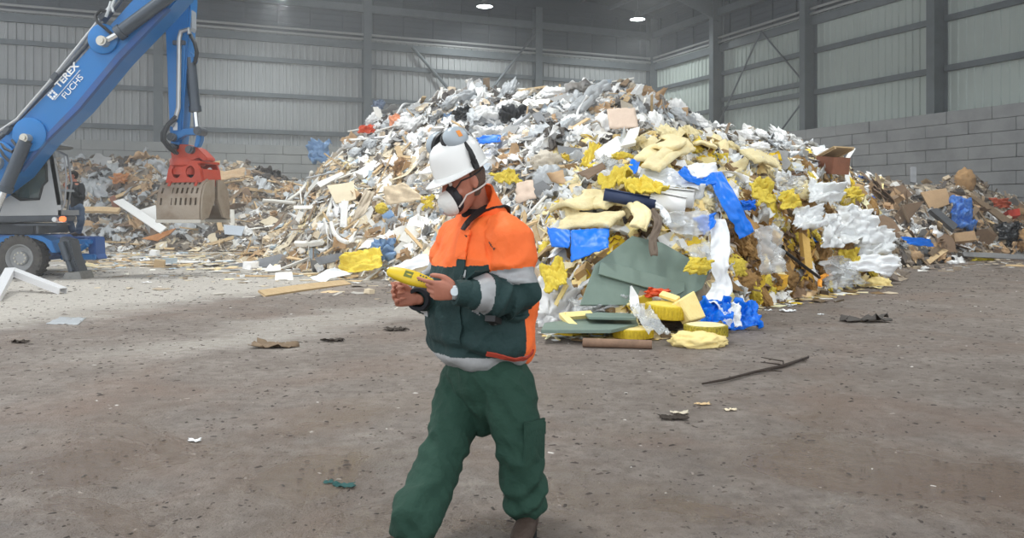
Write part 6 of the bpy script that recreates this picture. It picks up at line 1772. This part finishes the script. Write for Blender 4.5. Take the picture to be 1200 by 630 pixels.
H('white_sheet', 'white sheet spread right of the yellow sack', 'plastic sheet', [(448, 316), (500, 296), (506, 308), (456, 326)], white_t, .2, .1, 14, 52)
# low heap behind the machine
bar('white_plank', 'long white plank slanting down the low back heap', 'plank', (139, 235), (193, 271), .3, .05, white_p, .5, None, None, 18)
poly('white_board', 'white panel at the middle of the low back heap', 'panel', [(163, 246), (182, 240), (184, 257), (170, 258)], white_p, .05, .5)
poly('orange_board', 'orange brown board before the low back heap', 'board', [(166, 279), (206, 267), (200, 273), (184, 282)], orange_b, .05, .3)
poly('red_brown_board', 'reddish brown board on the low back heap', 'board', [(128, 231), (134, 228), (141, 246), (133, 246)], rustb, .05, .5)
bar('timber_plank', 'long pale timber lying level right of the cab', 'plank', (96, 246), (140, 247), .22, .12, wood, .4, None, None, 19)
lump('orange_bag', 'orange bag high on the low back heap', 'bag', 139, 208, 15, 10, orange_b, 28, .3, .8, .4)
poly('pale_board', 'pale blue grey panel standing right of the grab', 'panel', [(262, 263), (287, 265), (283, 276), (263, 274)], mat('pale_blue_panel', (196, 206, 218), .6), .04, .3)
bar('white_stick', 'thin white stick upright right of the grab', 'stick', (273, 264), (272, 246), .12, .06, white_b, .3, 26.6, 26.6, 20)
H('tan_sheet', 'tan sheet on the low back heap right of the grab', 'cardboard', [(246, 203), (288, 196), (286, 207), (252, 212)], mat('tan_sheet', (206, 176, 140), .85, mott=.3), .4, .08, 10, 53, .02)
# right flank
t = thing('wooden_crate', 'open wooden crate with pale lid at the right of the spur', 'crate', hit(968, 206)[0] + Vector((0, -.35, .2))); cz = Matrix.Rotation(.5, 3, 'Z') @ Matrix.Rotation(.12, 3, 'X')
g = G()
for c, d in (((0, 0, -.16), (.5, .4, .02)), ((-.25, 0, 0), (.02, .4, .34)), ((.25, 0, 0), (.02, .4, .34)), ((0, -.2, 0), (.5, .02, .34)), ((0, .2, 0), (.5, .02, .34))): g.box(cz @ Vector(c), d, cz, 0, .003)
g.obj('box', rustb, t); g = G(); lz = cz @ Matrix.Rotation(-.5, 3, 'X'); g.box(cz @ Vector((.08, .05, .26)), (.62, .5, .03), lz, 0, .004)
for x in (-.26, .26): g.box(cz @ Vector((.08 + x, .05, .24)), (.05, .5, .05), lz)
g.obj('lid', wood, t); ITEMS.append(t); HEROES.append([(952, 182), (990, 190), (990, 222), (950, 220)])
poly('white_plank', 'white plank leaning right of the wooden crate', 'plank', [(985, 191), (993, 194), (1003, 221), (995, 222)], white_p, .05, .4)
H('white_sheet', 'white arched sheet above the wooden crate', 'plastic sheet', [(946, 171), (976, 174), (985, 190), (964, 187)], white_t, .3, .14, 14, 54)
poly('white_tile', 'small white tile standing up behind the white plank', 'tile', [(990, 186), (999, 172), (1003, 174), (994, 188)], white_p, .03, .5)
for i, (c4, m_, lab) in enumerate((
    ([(982, 240), (1024, 244), (1030, 286), (984, 284)], film_m, 'large milky film sheet at the right of the torn bale'),
    ([(1006, 262), (1050, 268), (1046, 300), (1010, 298)], film_m, 'milky film sheet nearest the brown leaning board'),
    ([(946, 212), (992, 214), (988, 234), (950, 236)], film_m, 'milky film sheet below the wooden crate'),
    ([(908, 204), (944, 206), (940, 226), (912, 224)], film_c, 'clear film sheet left of the wooden crate'),
    ([(962, 306), (990, 298), (1018, 332), (972, 338)], film_c, 'clear film sheet on the floor before the torn bale'),
    ([(884, 268), (912, 262), (926, 318), (894, 322)], film_c, 'clear film hanging at the left of the torn bale'),
    ([(928, 244), (964, 240), (966, 268), (934, 268)], film_m, 'milky film sheet at the top of the torn bale'),
    ([(966, 250), (988, 252), (984, 290), (964, 290)], film_m, 'milky film sheet right of the upright foam slab'))):
    H('plastic_film', lab, 'plastic film', c4, m_, .36, .24, 22, 60 + i, .004, .1)
H('white_tarpaulin', 'large white tarpaulin on the floor right of the torn bale', 'tarpaulin', [(984, 312), (1010, 297), (1058, 300), (1046, 323)], white_t, .2, .13, 20, 55)
lump('yellow_fleece_wad', 'yellow fleece wad behind the white tarpaulin', 'fleece', 997, 303, 20, 21, yel, 29, .34, .8, .3)
lump('foam_chunk', 'cream foam chunk alone on the floor right of the bale', 'foam', 1029, 333, 28, 17, foam, 31, .22, .8, d=15.3, freq=2)
poly('foam_slab', 'upright yellow brown foam slab in the torn bale', 'foam', [(940, 272), (949, 280), (953, 315), (944, 314)], mat('tan_foam', (208, 170, 96), .9, bump=.4), .1, .55)
tube_px('dark_cable', 'dark cable slanting down the torn bale', 'cable', [(919, 294), (940, 310), (960, 325)], .025, black, .6)
band('orange_rope', 'orange rope looped at the foot of the torn bale', 'rope', [(974, 322), (966, 323), (961, 328), (961, 336)], .06, .03, mat('orange_cord', (244, 166, 60), .7), .4, None, .01, 15)
bar('long_batten', 'long pale batten on the floor before the torn bale', 'batten', (880, 335), (967, 343), .14, .06, cream_b, .1, 14.6, 13.6, 21)
bar('timber_block', 'short timber leaning on the long batten', 'timber', (942, 351), (958, 338), .13, .12, wood, .1, 13.2, 13.9, 22)
bar('timber_block', 'small timber block beside the long batten', 'timber', (922, 350), (930, 342), .16, .12, wood, .1, 13.3, 13.8, 23)
bar('foam_wedge', 'cream foam wedge slanting to the floor behind the blue tarpaulin', 'foam', (848, 333), (880, 351), .26, .14, foam, .3, 11.6, 11.9, 24)
H('white_sheet', 'white paper on the floor before the torn bale', 'paper', [(884, 352), (908, 346), (922, 352), (896, 357)], white_t, .05, .06, 12, 56)
# low end by the wall
for i, (pts, mm, lab) in enumerate((
    ([(1043, 261), (1058, 240), (1084, 235), (1056, 270)], brown_b, 'large brown board leaning at the low end of the heap'),
    ([(1079, 225), (1109, 220), (1115, 238), (1091, 247)], card, 'brown cardboard panel standing above the leaning brown board'),
    ([(1040, 221), (1058, 216), (1070, 228), (1052, 238)], brown_b, 'brown panel lying at the top of the low end'),
    ([(1132, 226), (1149, 233), (1187, 258), (1178, 262)], wood_d, 'long weathered board slanting right of the blue net bag'),
    ([(1067, 195), (1074, 195), (1074, 214), (1067, 213)], slate, 'narrow grey slab standing against the block wall'),
    ([(1128, 295), (1166, 296), (1206, 299), (1206, 304), (1130, 300)], grey_b, 'long grey board lying by the yellow net bag'))):
    poly('broken_board', lab, 'panel', pts, mm, .05, .45)
lump('brown_sack', 'tall brown sack leaning on the block wall', 'sack', 1131, 213, 23, 29, bag_b, 33, .16, .8, .1, 1.3)
lump('blue_net_bag', 'blue net bag at the low end of the heap', 'bag', 1131, 247, 23, 31, mat('blue_net', (40, 110, 200), .6, mott=.6, mscale=14, mcol=(150, 180, 220)), 34, .34, .7, .4)
poly('red_box', 'red box near the right edge', 'box', [(1181, 246), (1195, 244), (1196, 252), (1182, 254)], mat('red_box', (196, 66, 50), .6), .25, .4)
lump('red_rag', 'orange red rag left of the red box', 'rag', 1176, 237, 17, 10, mat('dull_red', (176, 84, 56), .8), 35, .34, .8, .4)
poly('flat_carton', 'flattened brown carton below the blue net bag', 'carton', [(1118, 273), (1142, 270), (1145, 281), (1119, 283)], card, .2, .4)
bar('steel_joist', 'dark joist slanting below the brown cardboard panel', 'joist', (1092, 246), (1119, 268), .24, .14, dark_c, .5, None, None, 25)
lump('black_sack', 'black sack near the right edge, below the red box', 'sack', 1187, 271, 24, 19, blk, 36, .3, .8, .4)
lump('brown_sack', 'brown sack at the far right edge', 'sack', 1199, 281, 14, 22, bag_b, 37, .3, .8, .4)
bar('dark_channel', 'long dark grey channel lying at the foot of the low end', 'channel', (1036, 286), (1094, 300), .34, .2, dark_c, .35, 20.6, 22.0, 26)
H('blue_sheet', 'blue sheet above the long dark channel', 'tarpaulin', [(1056, 277), (1090, 280), (1095, 289), (1066, 287)], tarp, .5, .08, 12, 57)
bar('pale_batten', 'pale batten leaning on the dark channel', 'batten', (1085, 309), (1109, 292), .14, .05, wood, .2, 21.0, 22.2, 27)
lump('yellow_net_bag', 'long yellow net bag on the floor by the wall', 'bag', 1140, 303, 44, 11, netm, 38, .35, .6, d=22.9)
lump('white_scrap', 'small white bag left of the yellow net bag', 'bag', 1117, 308, 12, 6, plastic_w, 39, .3, .8, d=21.4)
lump('white_scrap', 'small white bag on the floor below the pale batten', 'bag', 1084, 315, 9, 6, plastic_w, 40, .3, .8, d=19.4)
bar('thin_batten', 'thin pale batten on the floor at the right edge', 'batten', (1180, 311.5), (1206, 312), .08, .04, wood, .02, 20.5, 20.4, 28)
# odd pieces out on the floor
p0, p1, p2 = P(-6, 353, 12.6), P(12, 319, 14.3), P(74, 343, 13.8)
g = G()
for a, b in ((p0, p1), (p1, p2)):
    ax = (b - a).normalized(); up = Vector((0, 0, 1)); up = (up - ax * up.dot(ax)).normalized(); sd = ax.cross(up); M = Matrix((ax, sd, up)).transposed(); L = (b - a).length
    g.box((a + b) / 2 + up * .05, (L, .14, .012), M); g.box((a + b) / 2 - sd * .07, (L, .012, .11), M); g.box((a + b) / 2 + sd * .07, (L, .012, .11), M)
me = mk_mesh('bent_profile', g.v, g.f, [mat('white_profile', (222, 222, 224), .4, .2)]); me.transform(Matrix.Translation((0, 0, .03))); done('bent_profile', me, 'bent white metal profile on the floor before the wheel', 'metal profile')
H('paper_scrap', 'grey white crumpled paper on the floor at the left', 'paper', [(54, 379), (70, 372), (101, 372), (92, 380)], plastic_g, .02, .05, 10, 58)
g = G(); main = [P(823, 452, 6.6), P(850, 447, 6.76), (P(885, 438, 7.08)), P(918, 431, 7.36), P(947, 421, 7.78)]; main = [Vector((q.x, q.y, max(.015, q.z * .2 + .02))) for q in main]
g.tube(main, [.008, .012, .013, .016, .012], 8)
for a, b, c in ((main[3], Vector((.02, .06, .03)), Vector((-.14, .2, .04))), (main[3], Vector((-.05, -.04, .02)), Vector((-.2, .02, .03))), (main[2], Vector((.1, -.02, .02)), Vector((.24, .02, .0))), (main[4], Vector((-.08, -.08, .0)), Vector((-.1, -.2, 0)))):
    g.tube([a, a + b, a + c], [.009, .007, .004], 6)
done('branch', mk_mesh('branch', g.v, g.f, [mat('dark_bark', (58, 48, 42), .9, bump=.4)], smooth=True), 'dark thin branch lying on the floor at the right', 'branch')
for i, (px, py, w, h, mm, lab) in enumerate(((788, 489, 26, 7, black_s, 'dark clod on the floor below the branch'), (797, 483, 16, 7, mat('pale_plaster', (206, 196, 176), .9), 'pale plaster crumb beside the dark clod'), (824, 473, 14, 5, wood, 'pale wood chip right of the plaster crumb'), (856, 479, 12, 7, cream_b, 'small cream crumb below the branch'), (404, 569, 22, 5, mat('dark_teal_rag', (30, 82, 80), .7), 'dark teal rag on the floor left of the worker'), (386, 564, 10, 6, mat('dark_teal_rag', (30, 82, 80), .7), 'small dark teal scrap beside the teal rag'),
    (322, 405, 44, 6, wood_d, 'brown bark piece on the floor left of the worker'), (390, 398, 22, 5, black_s, 'dark flat scrap right of the brown bark'), (23, 400, 18, 5, black_s, 'dark clod on the floor at the left edge'), (464, 386, 22, 4, black_s, 'dark scrap behind the worker\'s hand'), (1014, 375, 42, 6, dk, 'dark crumpled strip alone on the floor at the right'), (924, 364, 16, 4, white_t, 'white flat scrap before the torn bale'), (900, 363, 7, 3, white_t, 'tiny white scrap left of the flat white scrap'), (927, 357, 12, 3, white_t, 'small white scrap below the timber block'), (228, 516, 14, 4, white_t, 'pale crumb alone on the left floor'), (962, 368, 6, 3, white_t, 'tiny white scrap right of the flat white scrap'))):
    d = CH * F / (py + h * .3 - HY); lump('floor_scrap', lab, 'scrap', px, py, w, h, mm, 70 + i, .3, .6, d=d, mask=False, freq=2.2)
# where each part of the heaps lies in view, for choosing spots on the slope
REG = {
 'left':  ([(262, 300), (300, 262), (350, 222), (392, 196), (470, 178), (560, 190), (600, 230), (640, 262), (640, 330), (500, 326), (400, 322), (300, 306)], 'the left slope of the main heap'),
 'crest': ([(392, 192), (400, 160), (470, 128), (560, 104), (640, 106), (735, 98), (790, 124), (840, 150), (760, 152), (690, 178), (640, 235), (590, 200), (470, 172)], 'the upper slope of the main heap'),
 'front': ([(640, 250), (700, 188), (780, 160), (870, 176), (930, 196), (850, 240), (845, 350), (760, 376), (650, 372)], 'the front spur of the main heap'),
 'bale':  ([(845, 240), (930, 196), (1000, 210), (1036, 250), (1040, 318), (960, 340), (880, 348), (845, 350)], 'the right flank of the front spur'),
 'right': ([(1005, 205), (1060, 228), (1200, 240), (1200, 302), (1070, 306), (1036, 280)], 'the low end of the heap by the block wall'),
 'ridge': ([(790, 128), (850, 152), (950, 168), (1000, 200), (960, 196), (870, 172), (820, 160)], 'the ridge of the heap under the right wall'),
 'back':  ([(80, 188), (150, 184), (280, 196), (380, 210), (340, 232), (262, 280), (90, 280)], 'the low heap behind the machine'),
 'apron': ([(100, 284), (260, 280), (400, 322), (330, 328), (200, 312), (110, 304)], 'the littered floor before the low heap'),
}
def inside(poly, x, y):
    c = False; j = len(poly) - 1
    for i in range(len(poly)):
        (xi, yi), (xj, yj) = poly[i], poly[j]
        if (yi > y) != (yj > y) and x < (xj - xi) * (y - yi) / (yj - yi) + xi: c = not c
        j = i
    return c
def spots(reg, n):
    poly = REG[reg][0]; xs = [p[0] for p in poly]; ys = [p[1] for p in poly]; out = []
    while len(out) < n:
        x, y = R_.uniform(min(xs), max(xs)), R_.uniform(min(ys), max(ys))
        if inside(poly, x, y) and not any(inside(h_, x, y) for h_ in HEROES): out.append((x, y))
    p, nn, on = hits([q[0] for q in out], [q[1] for q in out])
    return [(Vector(a), Vector(b), o) for a, b, o in zip(p, nn, on) if a[1] < 36]
def bulk(reg, kind, name, m, n, smin, smax, look, cat, lift=.35, tilt=.5):
    for (p, nn, on) in spots(reg, n):
        s = .85 * smin + (.74 * smax - .85 * smin) * R_.random() ** 2
        me = R_.choice(PROTO[kind])
        flat = (kind in ('board', 'panel', 'pipe', 'strip', 'sheet', 'film'))
        if on: M = rot_frame(nn, R_.uniform(0, 6.28), R_.gauss(0, tilt), R_.uniform(0, 6.28)); up = s * (.08 if flat else .10) + .02
        else: M = rot_frame((0, 0, 1), R_.uniform(0, 6.28), R_.gauss(0, .04), R_.uniform(0, 6.28)); up = s * (.02 if flat else .14) + .01
        put(name, me, m, p + nn * up, M, s, f'{look} on {REG[reg][1]}', cat, f'{look}s on {REG[reg][1]}')
HEROLEN = len(ITEMS)
B = bulk
# left slope: pale timber, white and cream boards, strips
B('left', 'board', 'timber_board', wood, 95, .35, 1.7, 'pale splintered timber board', 'board')
B('left', 'board', 'painted_batten', white_b, 95, .35, 1.6, 'white painted board', 'board')
B('left', 'panel', 'plasterboard', cream_b, 60, .3, 1.2, 'cream broken plasterboard', 'plasterboard')
B('left', 'panel', 'white_offcut', white_b, 60, .3, 1.1, 'white broken board piece', 'board piece')
B('left', 'panel', 'cement_board', grey_b, 34, .3, .9, 'grey broken cement board', 'cement board')
B('left', 'sheet', 'crumpled_sheet', plastic_w, 50, .3, 1.0, 'white crumpled plastic sheet', 'plastic sheet')
B('left', 'sheet', 'plastic_sheet', plastic_g, 26, .4, 1.1, 'grey crumpled plastic sheet', 'plastic sheet')
B('left', 'strip', 'plastic_strip', plastic_w, 80, .5, 1.8, 'white curling plastic strip', 'strip')
B('left', 'pipe', 'pipe', metal, 24, .5, 1.8, 'thin grey metal pipe', 'pipe')
B('left', 'carton', 'carton', card, 14, .5, 1.0, 'crushed brown carton', 'carton')
B('left', 'sheet', 'crumpled_cardboard', card, 26, .4, 1.2, 'crumpled brown cardboard sheet', 'cardboard')
B('left', 'board', 'old_plank', wood_d, 40, .3, 1.2, 'dark weathered timber board', 'board')
B('left', 'chunk', 'rubble_chunk', grey_b, 26, .2, .5, 'grey chunk of rubble', 'rubble')
# upper slope: greys and whites, sacks
B('crest', 'bag', 'plastic_bag', plastic_w, 44, .3, .95, 'white crumpled plastic bag', 'bag')
B('crest', 'bag', 'plastic_bag', plastic_g, 40, .3, .9, 'grey crumpled plastic bag', 'bag')
B('crest', 'sheet', 'crumpled_sheet', plastic_w, 66, .4, 1.2, 'white crumpled plastic sheet', 'plastic sheet')
B('crest', 'sheet', 'plastic_sheet', plastic_g, 60, .4, 1.2, 'grey crumpled plastic sheet', 'plastic sheet')
B('crest', 'panel', 'cement_board', grey_b, 60, .3, 1.0, 'grey broken cement board', 'cement board')
B('crest', 'panel', 'white_offcut', white_b, 50, .3, 1.0, 'white broken board piece', 'board piece')
B('crest', 'board', 'timber_board', wood, 50, .4, 1.6, 'pale splintered timber board', 'board')
B('crest', 'board', 'painted_batten', white_b, 44, .4, 1.6, 'white painted board', 'board')
B('crest', 'strip', 'plastic_strip', plastic_w, 40, .5, 1.8, 'white curling plastic strip', 'strip')
B('crest', 'pipe', 'pipe', metal, 22, .6, 1.8, 'thin grey metal pipe', 'pipe', .5, .7)
B('crest', 'sheet', 'crumpled_cardboard', card, 34, .4, 1.1, 'crumpled brown cardboard sheet', 'cardboard')
B('crest', 'sheet', 'dark_sheet', dk, 48, .4, 1.0, 'dark crumpled sheet', 'plastic sheet')
B('crest', 'sheet', 'blue_sheet', bluep, 9, .3, .7, 'pale blue crumpled sheet', 'plastic sheet')
# front spur: insulation, yellow fleece, films, blue
B('front', 'wad', 'insulation_wad', ins, 46, .25, .75, 'cream insulation wad', 'insulation')
B('front', 'wad', 'yellow_fleece', yel, 32, .2, .6, 'crumpled yellow fleece wad', 'fleece')
B('front', 'sheet', 'yellow_fleece_sheet', yel, 24, .3, .8, 'yellow fleece sheet', 'fleece')
B('front', 'film', 'plastic_film', film_m, 34, .4, 1.2, 'milky plastic film', 'plastic film')
B('front', 'sheet', 'crumpled_sheet', plastic_w, 44, .25, .8, 'white crumpled plastic sheet', 'plastic sheet')
B('front', 'film', 'clear_film', film_c, 26, .3, .8, 'clear plastic film', 'plastic film')
B('front', 'board', 'timber_board', wood, 40, .25, .9, 'pale splintered timber board', 'board')
B('front', 'panel', 'plasterboard', cream_b, 32, .2, .7, 'cream broken plasterboard', 'plasterboard')
B('front', 'panel', 'cement_board', grey_b, 22, .2, .7, 'grey broken cement board', 'cement board')
B('front', 'panel', 'white_offcut', white_b, 24, .2, .7, 'white broken board piece', 'board piece')
B('front', 'strip', 'plastic_strip', plastic_w, 26, .3, 1.2, 'white curling plastic strip', 'strip')
B('front', 'sheet', 'insulation_sheet', ins, 32, .4, 1.2, 'cream insulation blanket piece', 'insulation', .3, .3)
B('front', 'sheet', 'dark_sheet', dk, 22, .3, .7, 'dark crumpled sheet', 'plastic sheet')
B('front', 'sheet', 'blue_scrap', tarp, 7, .2, .45, 'small bright blue tarpaulin scrap', 'tarpaulin')
# right flank of the spur: the torn bale
B('bale', 'wad', 'insulation_wad', ins_b, 110, .25, .8, 'brown matted insulation wad', 'insulation')
B('bale', 'wad', 'yellow_fleece', yel, 60, .2, .6, 'crumpled yellow fleece wad', 'fleece')
B('bale', 'film', 'clear_film', film_c, 14, .35, 1.0, 'clear plastic film', 'plastic film')
B('bale', 'film', 'plastic_film', film_m, 16, .4, 1.3, 'milky plastic film', 'plastic film', .4, .7)
B('bale', 'sheet', 'crumpled_sheet', plastic_w, 14, .3, .8, 'white crumpled plastic sheet', 'plastic sheet')
B('bale', 'wad', 'insulation_wad', ins, 20, .2, .6, 'cream insulation wad', 'insulation')
B('bale', 'board', 'old_plank', wood_d, 26, .3, 1.0, 'dark weathered timber board', 'board')
B('bale', 'sheet', 'dark_sheet', brown_b, 60, .3, .9, 'brown crumpled sheet', 'plastic sheet')
B('bale', 'sheet', 'blue_scrap', tarp, 9, .2, .45, 'small bright blue tarpaulin scrap', 'tarpaulin')
# low end by the block wall
B('right', 'panel', 'hardboard', brown_b, 44, .3, 1.2, 'brown broken hardboard', 'hardboard')
B('right', 'board', 'old_plank', wood_d, 50, .4, 1.8, 'dark weathered timber board', 'board')
B('right', 'board', 'timber_board', wood, 22, .4, 1.6, 'pale splintered timber board', 'board')
B('right', 'sheet', 'crumpled_cardboard', card, 36, .4, 1.2, 'crumpled brown cardboard sheet', 'cardboard')
B('right', 'sheet', 'crumpled_sheet', plastic_w, 30, .3, .9, 'white crumpled plastic sheet', 'plastic sheet')
B('right', 'film', 'clear_film', film_c, 20, .4, 1.0, 'clear plastic film', 'plastic film')
B('right', 'panel', 'cement_board', grey_b, 30, .3, .9, 'grey broken cement board', 'cement board')
B('right', 'sheet', 'dark_sheet', dk, 30, .3, .9, 'dark crumpled sheet', 'plastic sheet')
B('right', 'carton', 'carton', card, 9, .5, 1.0, 'crushed brown carton', 'carton')
B('right', 'sheet', 'blue_scrap', tarp, 5, .3, .6, 'small bright blue tarpaulin scrap', 'tarpaulin')
# ridge under the right wall
B('ridge', 'sheet', 'plastic_sheet', plastic_g, 30, .4, 1.2, 'grey crumpled plastic sheet', 'plastic sheet')
B('ridge', 'bag', 'plastic_bag', plastic_w, 28, .4, .9, 'white crumpled plastic bag', 'bag')
B('ridge', 'panel', 'cement_board', grey_b, 24, .4, 1.0, 'grey broken cement board', 'cement board')
B('ridge', 'board', 'old_plank', wood_d, 22, .5, 1.5, 'dark weathered timber board', 'board')
B('ridge', 'sheet', 'blue_scrap', tarp, 5, .3, .6, 'small bright blue tarpaulin scrap', 'tarpaulin')
B('ridge', 'panel', 'white_offcut', white_b, 14, .4, 1.0, 'white broken board piece', 'board piece')
# low heap at the back
B('back', 'sheet', 'plastic_sheet', plastic_g, 60, .5, 1.6, 'grey crumpled plastic sheet', 'plastic sheet')
B('back', 'panel', 'hardboard', brown_b, 40, .4, 1.5, 'brown broken hardboard', 'hardboard')
B('back', 'panel', 'cement_board', grey_b, 50, .4, 1.4, 'grey broken cement board', 'cement board')
B('back', 'board', 'timber_board', wood, 50, .5, 2.2, 'pale splintered timber board', 'board')
B('back', 'board', 'old_plank', wood_d, 40, .5, 2.0, 'dark weathered timber board', 'board')
B('back', 'sheet', 'crumpled_cardboard', card, 40, .5, 1.5, 'crumpled brown cardboard sheet', 'cardboard')
B('back', 'sheet', 'crumpled_sheet', plastic_w, 40, .4, 1.2, 'white crumpled plastic sheet', 'plastic sheet')
B('back', 'sheet', 'dark_sheet', dk, 36, .5, 1.4, 'dark crumpled sheet', 'plastic sheet')
# scattered over the floor in front
B('apron', 'board', 'timber_board', wood, 46, .3, 1.4, 'pale splintered timber board', 'board')
B('apron', 'panel', 'white_offcut', white_b, 30, .25, .8, 'white broken board piece', 'board piece')
B('apron', 'panel', 'plasterboard', cream_b, 26, .25, .8, 'cream broken plasterboard', 'plasterboard')
B('apron', 'panel', 'cement_board', grey_b, 14, .25, .8, 'grey broken cement board', 'cement board')
B('apron', 'sheet', 'crumpled_sheet', plastic_w, 20, .25, .7, 'white crumpled plastic sheet', 'plastic sheet', .1, .05)
BULK = ITEMS[HEROLEN:]
# ------------------------------------------------------------------ pieces wholly buried under others are left out
def surf_samples(me, n, seed):
    """points spread evenly over a mesh"""
    me.calc_loop_triangles(); k = len(me.loop_triangles)
    co = np.empty(len(me.vertices) * 3); me.vertices.foreach_get('co', co); co = co.reshape(-1, 3)
    tr = np.empty(k * 3, dtype=np.int32); me.loop_triangles.foreach_get('vertices', tr); tr = tr.reshape(-1, 3)
    a, b, c = co[tr[:, 0]], co[tr[:, 1]], co[tr[:, 2]]
    ar = np.linalg.norm(np.cross(b - a, c - a), axis=1) + 1e-12
    r = np.random.default_rng(seed); pick = r.choice(k, n, p=ar / ar.sum())
    u = r.random(n); w = r.random(n); fl = u + w > 1; u[fl] = 1 - u[fl]; w[fl] = 1 - w[fl]
    return a[pick] + (b - a)[pick] * u[:, None] + (c - a)[pick] * w[:, None]
bpy.context.view_layer.update()
STEP = 2.5; ZW, ZH = int(1200 / STEP), int(330 / STEP)
ZB = np.full((ZH, ZW), 1e9)
def cells(p):
    x = ((p[:, 0] / p[:, 1] * F + CX) / STEP).astype(int); y = ((HY - (p[:, 2] - CH) / p[:, 1] * F - 85) / STEP).astype(int)
    ok = (x >= 0) & (x < ZW) & (y >= 0) & (y < ZH); return x, y, ok
def splat(p):
    x, y, ok = cells(p); np.minimum.at(ZB, (y[ok], x[ok]), p[ok, 1])
cache = {}
def item_points(o):
    out = []
    for q in [o] + list(o.children_recursive):
        if q.type != 'MESH': continue
        key = q.data.name
        if key not in cache: cache[key] = surf_samples(q.data, 900 if q in BULKSET else 3000, 5)
        M = np.array(q.matrix_world); out.append(cache[key] @ M[:3, :3].T + M[:3, 3])
    return np.concatenate(out)
BULKSET = set(BULK)
for o in list(COL.objects):
    if o.parent is None and o.type in ('MESH', 'EMPTY') and o.get('kind') != 'structure' and o not in BULKSET and o.name != 'packed_rubble':
        if o.name == 'waste_scraps': splat(surf_samples(o.data, 260000, 3))
        elif o.get('kind') != 'stuff' and len(o.children) + len(o.data.polygons if o.data else [0]) > 0: splat(item_points(o))
PTS = [item_points(o) for o in BULK]
for p in PTS: splat(p)
n_left = 0
for o, p in zip(BULK, PTS):
    x, y, ok = cells(p)
    q = np.zeros(len(p), bool); q[ok] = p[ok, 1] <= ZB[y[ok], x[ok]] + 0.03
    vis = len(set(zip(x[q], y[q])))
    if vis < 4: bpy.data.objects.remove(o); n_left += 1
print('left out', n_left, 'of', len(PTS))

# dusty air in the far half of the hall
hz_m = bpy.data.materials.new('dusty_air'); hz_m.use_nodes = True
nt2 = hz_m.node_tree; nt2.nodes.remove(nt2.nodes['Principled BSDF'])
vsn = nt2.nodes.new('ShaderNodeVolumeScatter'); vsn.inputs['Color'].default_value = (0.93, 0.96, 1, 1); vsn.inputs['Density'].default_value = 0.0045; vsn.inputs['Anisotropy'].default_value = 0.3
nt2.links.new(vsn.outputs[0], nt2.nodes['Material Output'].inputs['Volume'])
g = G(); pts_ = [CRN + BD * 37 + RD * 1.4, CRN + BD * 1.4 + RD * 1.4, CRN + BD * 1.4 + RD * 34, CRN + BD * 37 + RD * 34]
g.prism([Vector((p.x, p.y, 0.25)) for p in pts_], (0, 0, 10.6)); hz_o = g.obj('haze', hz_m); tag(hz_o, 'thin dusty haze hanging in the air of the hall', 'haze', None, 'stuff')
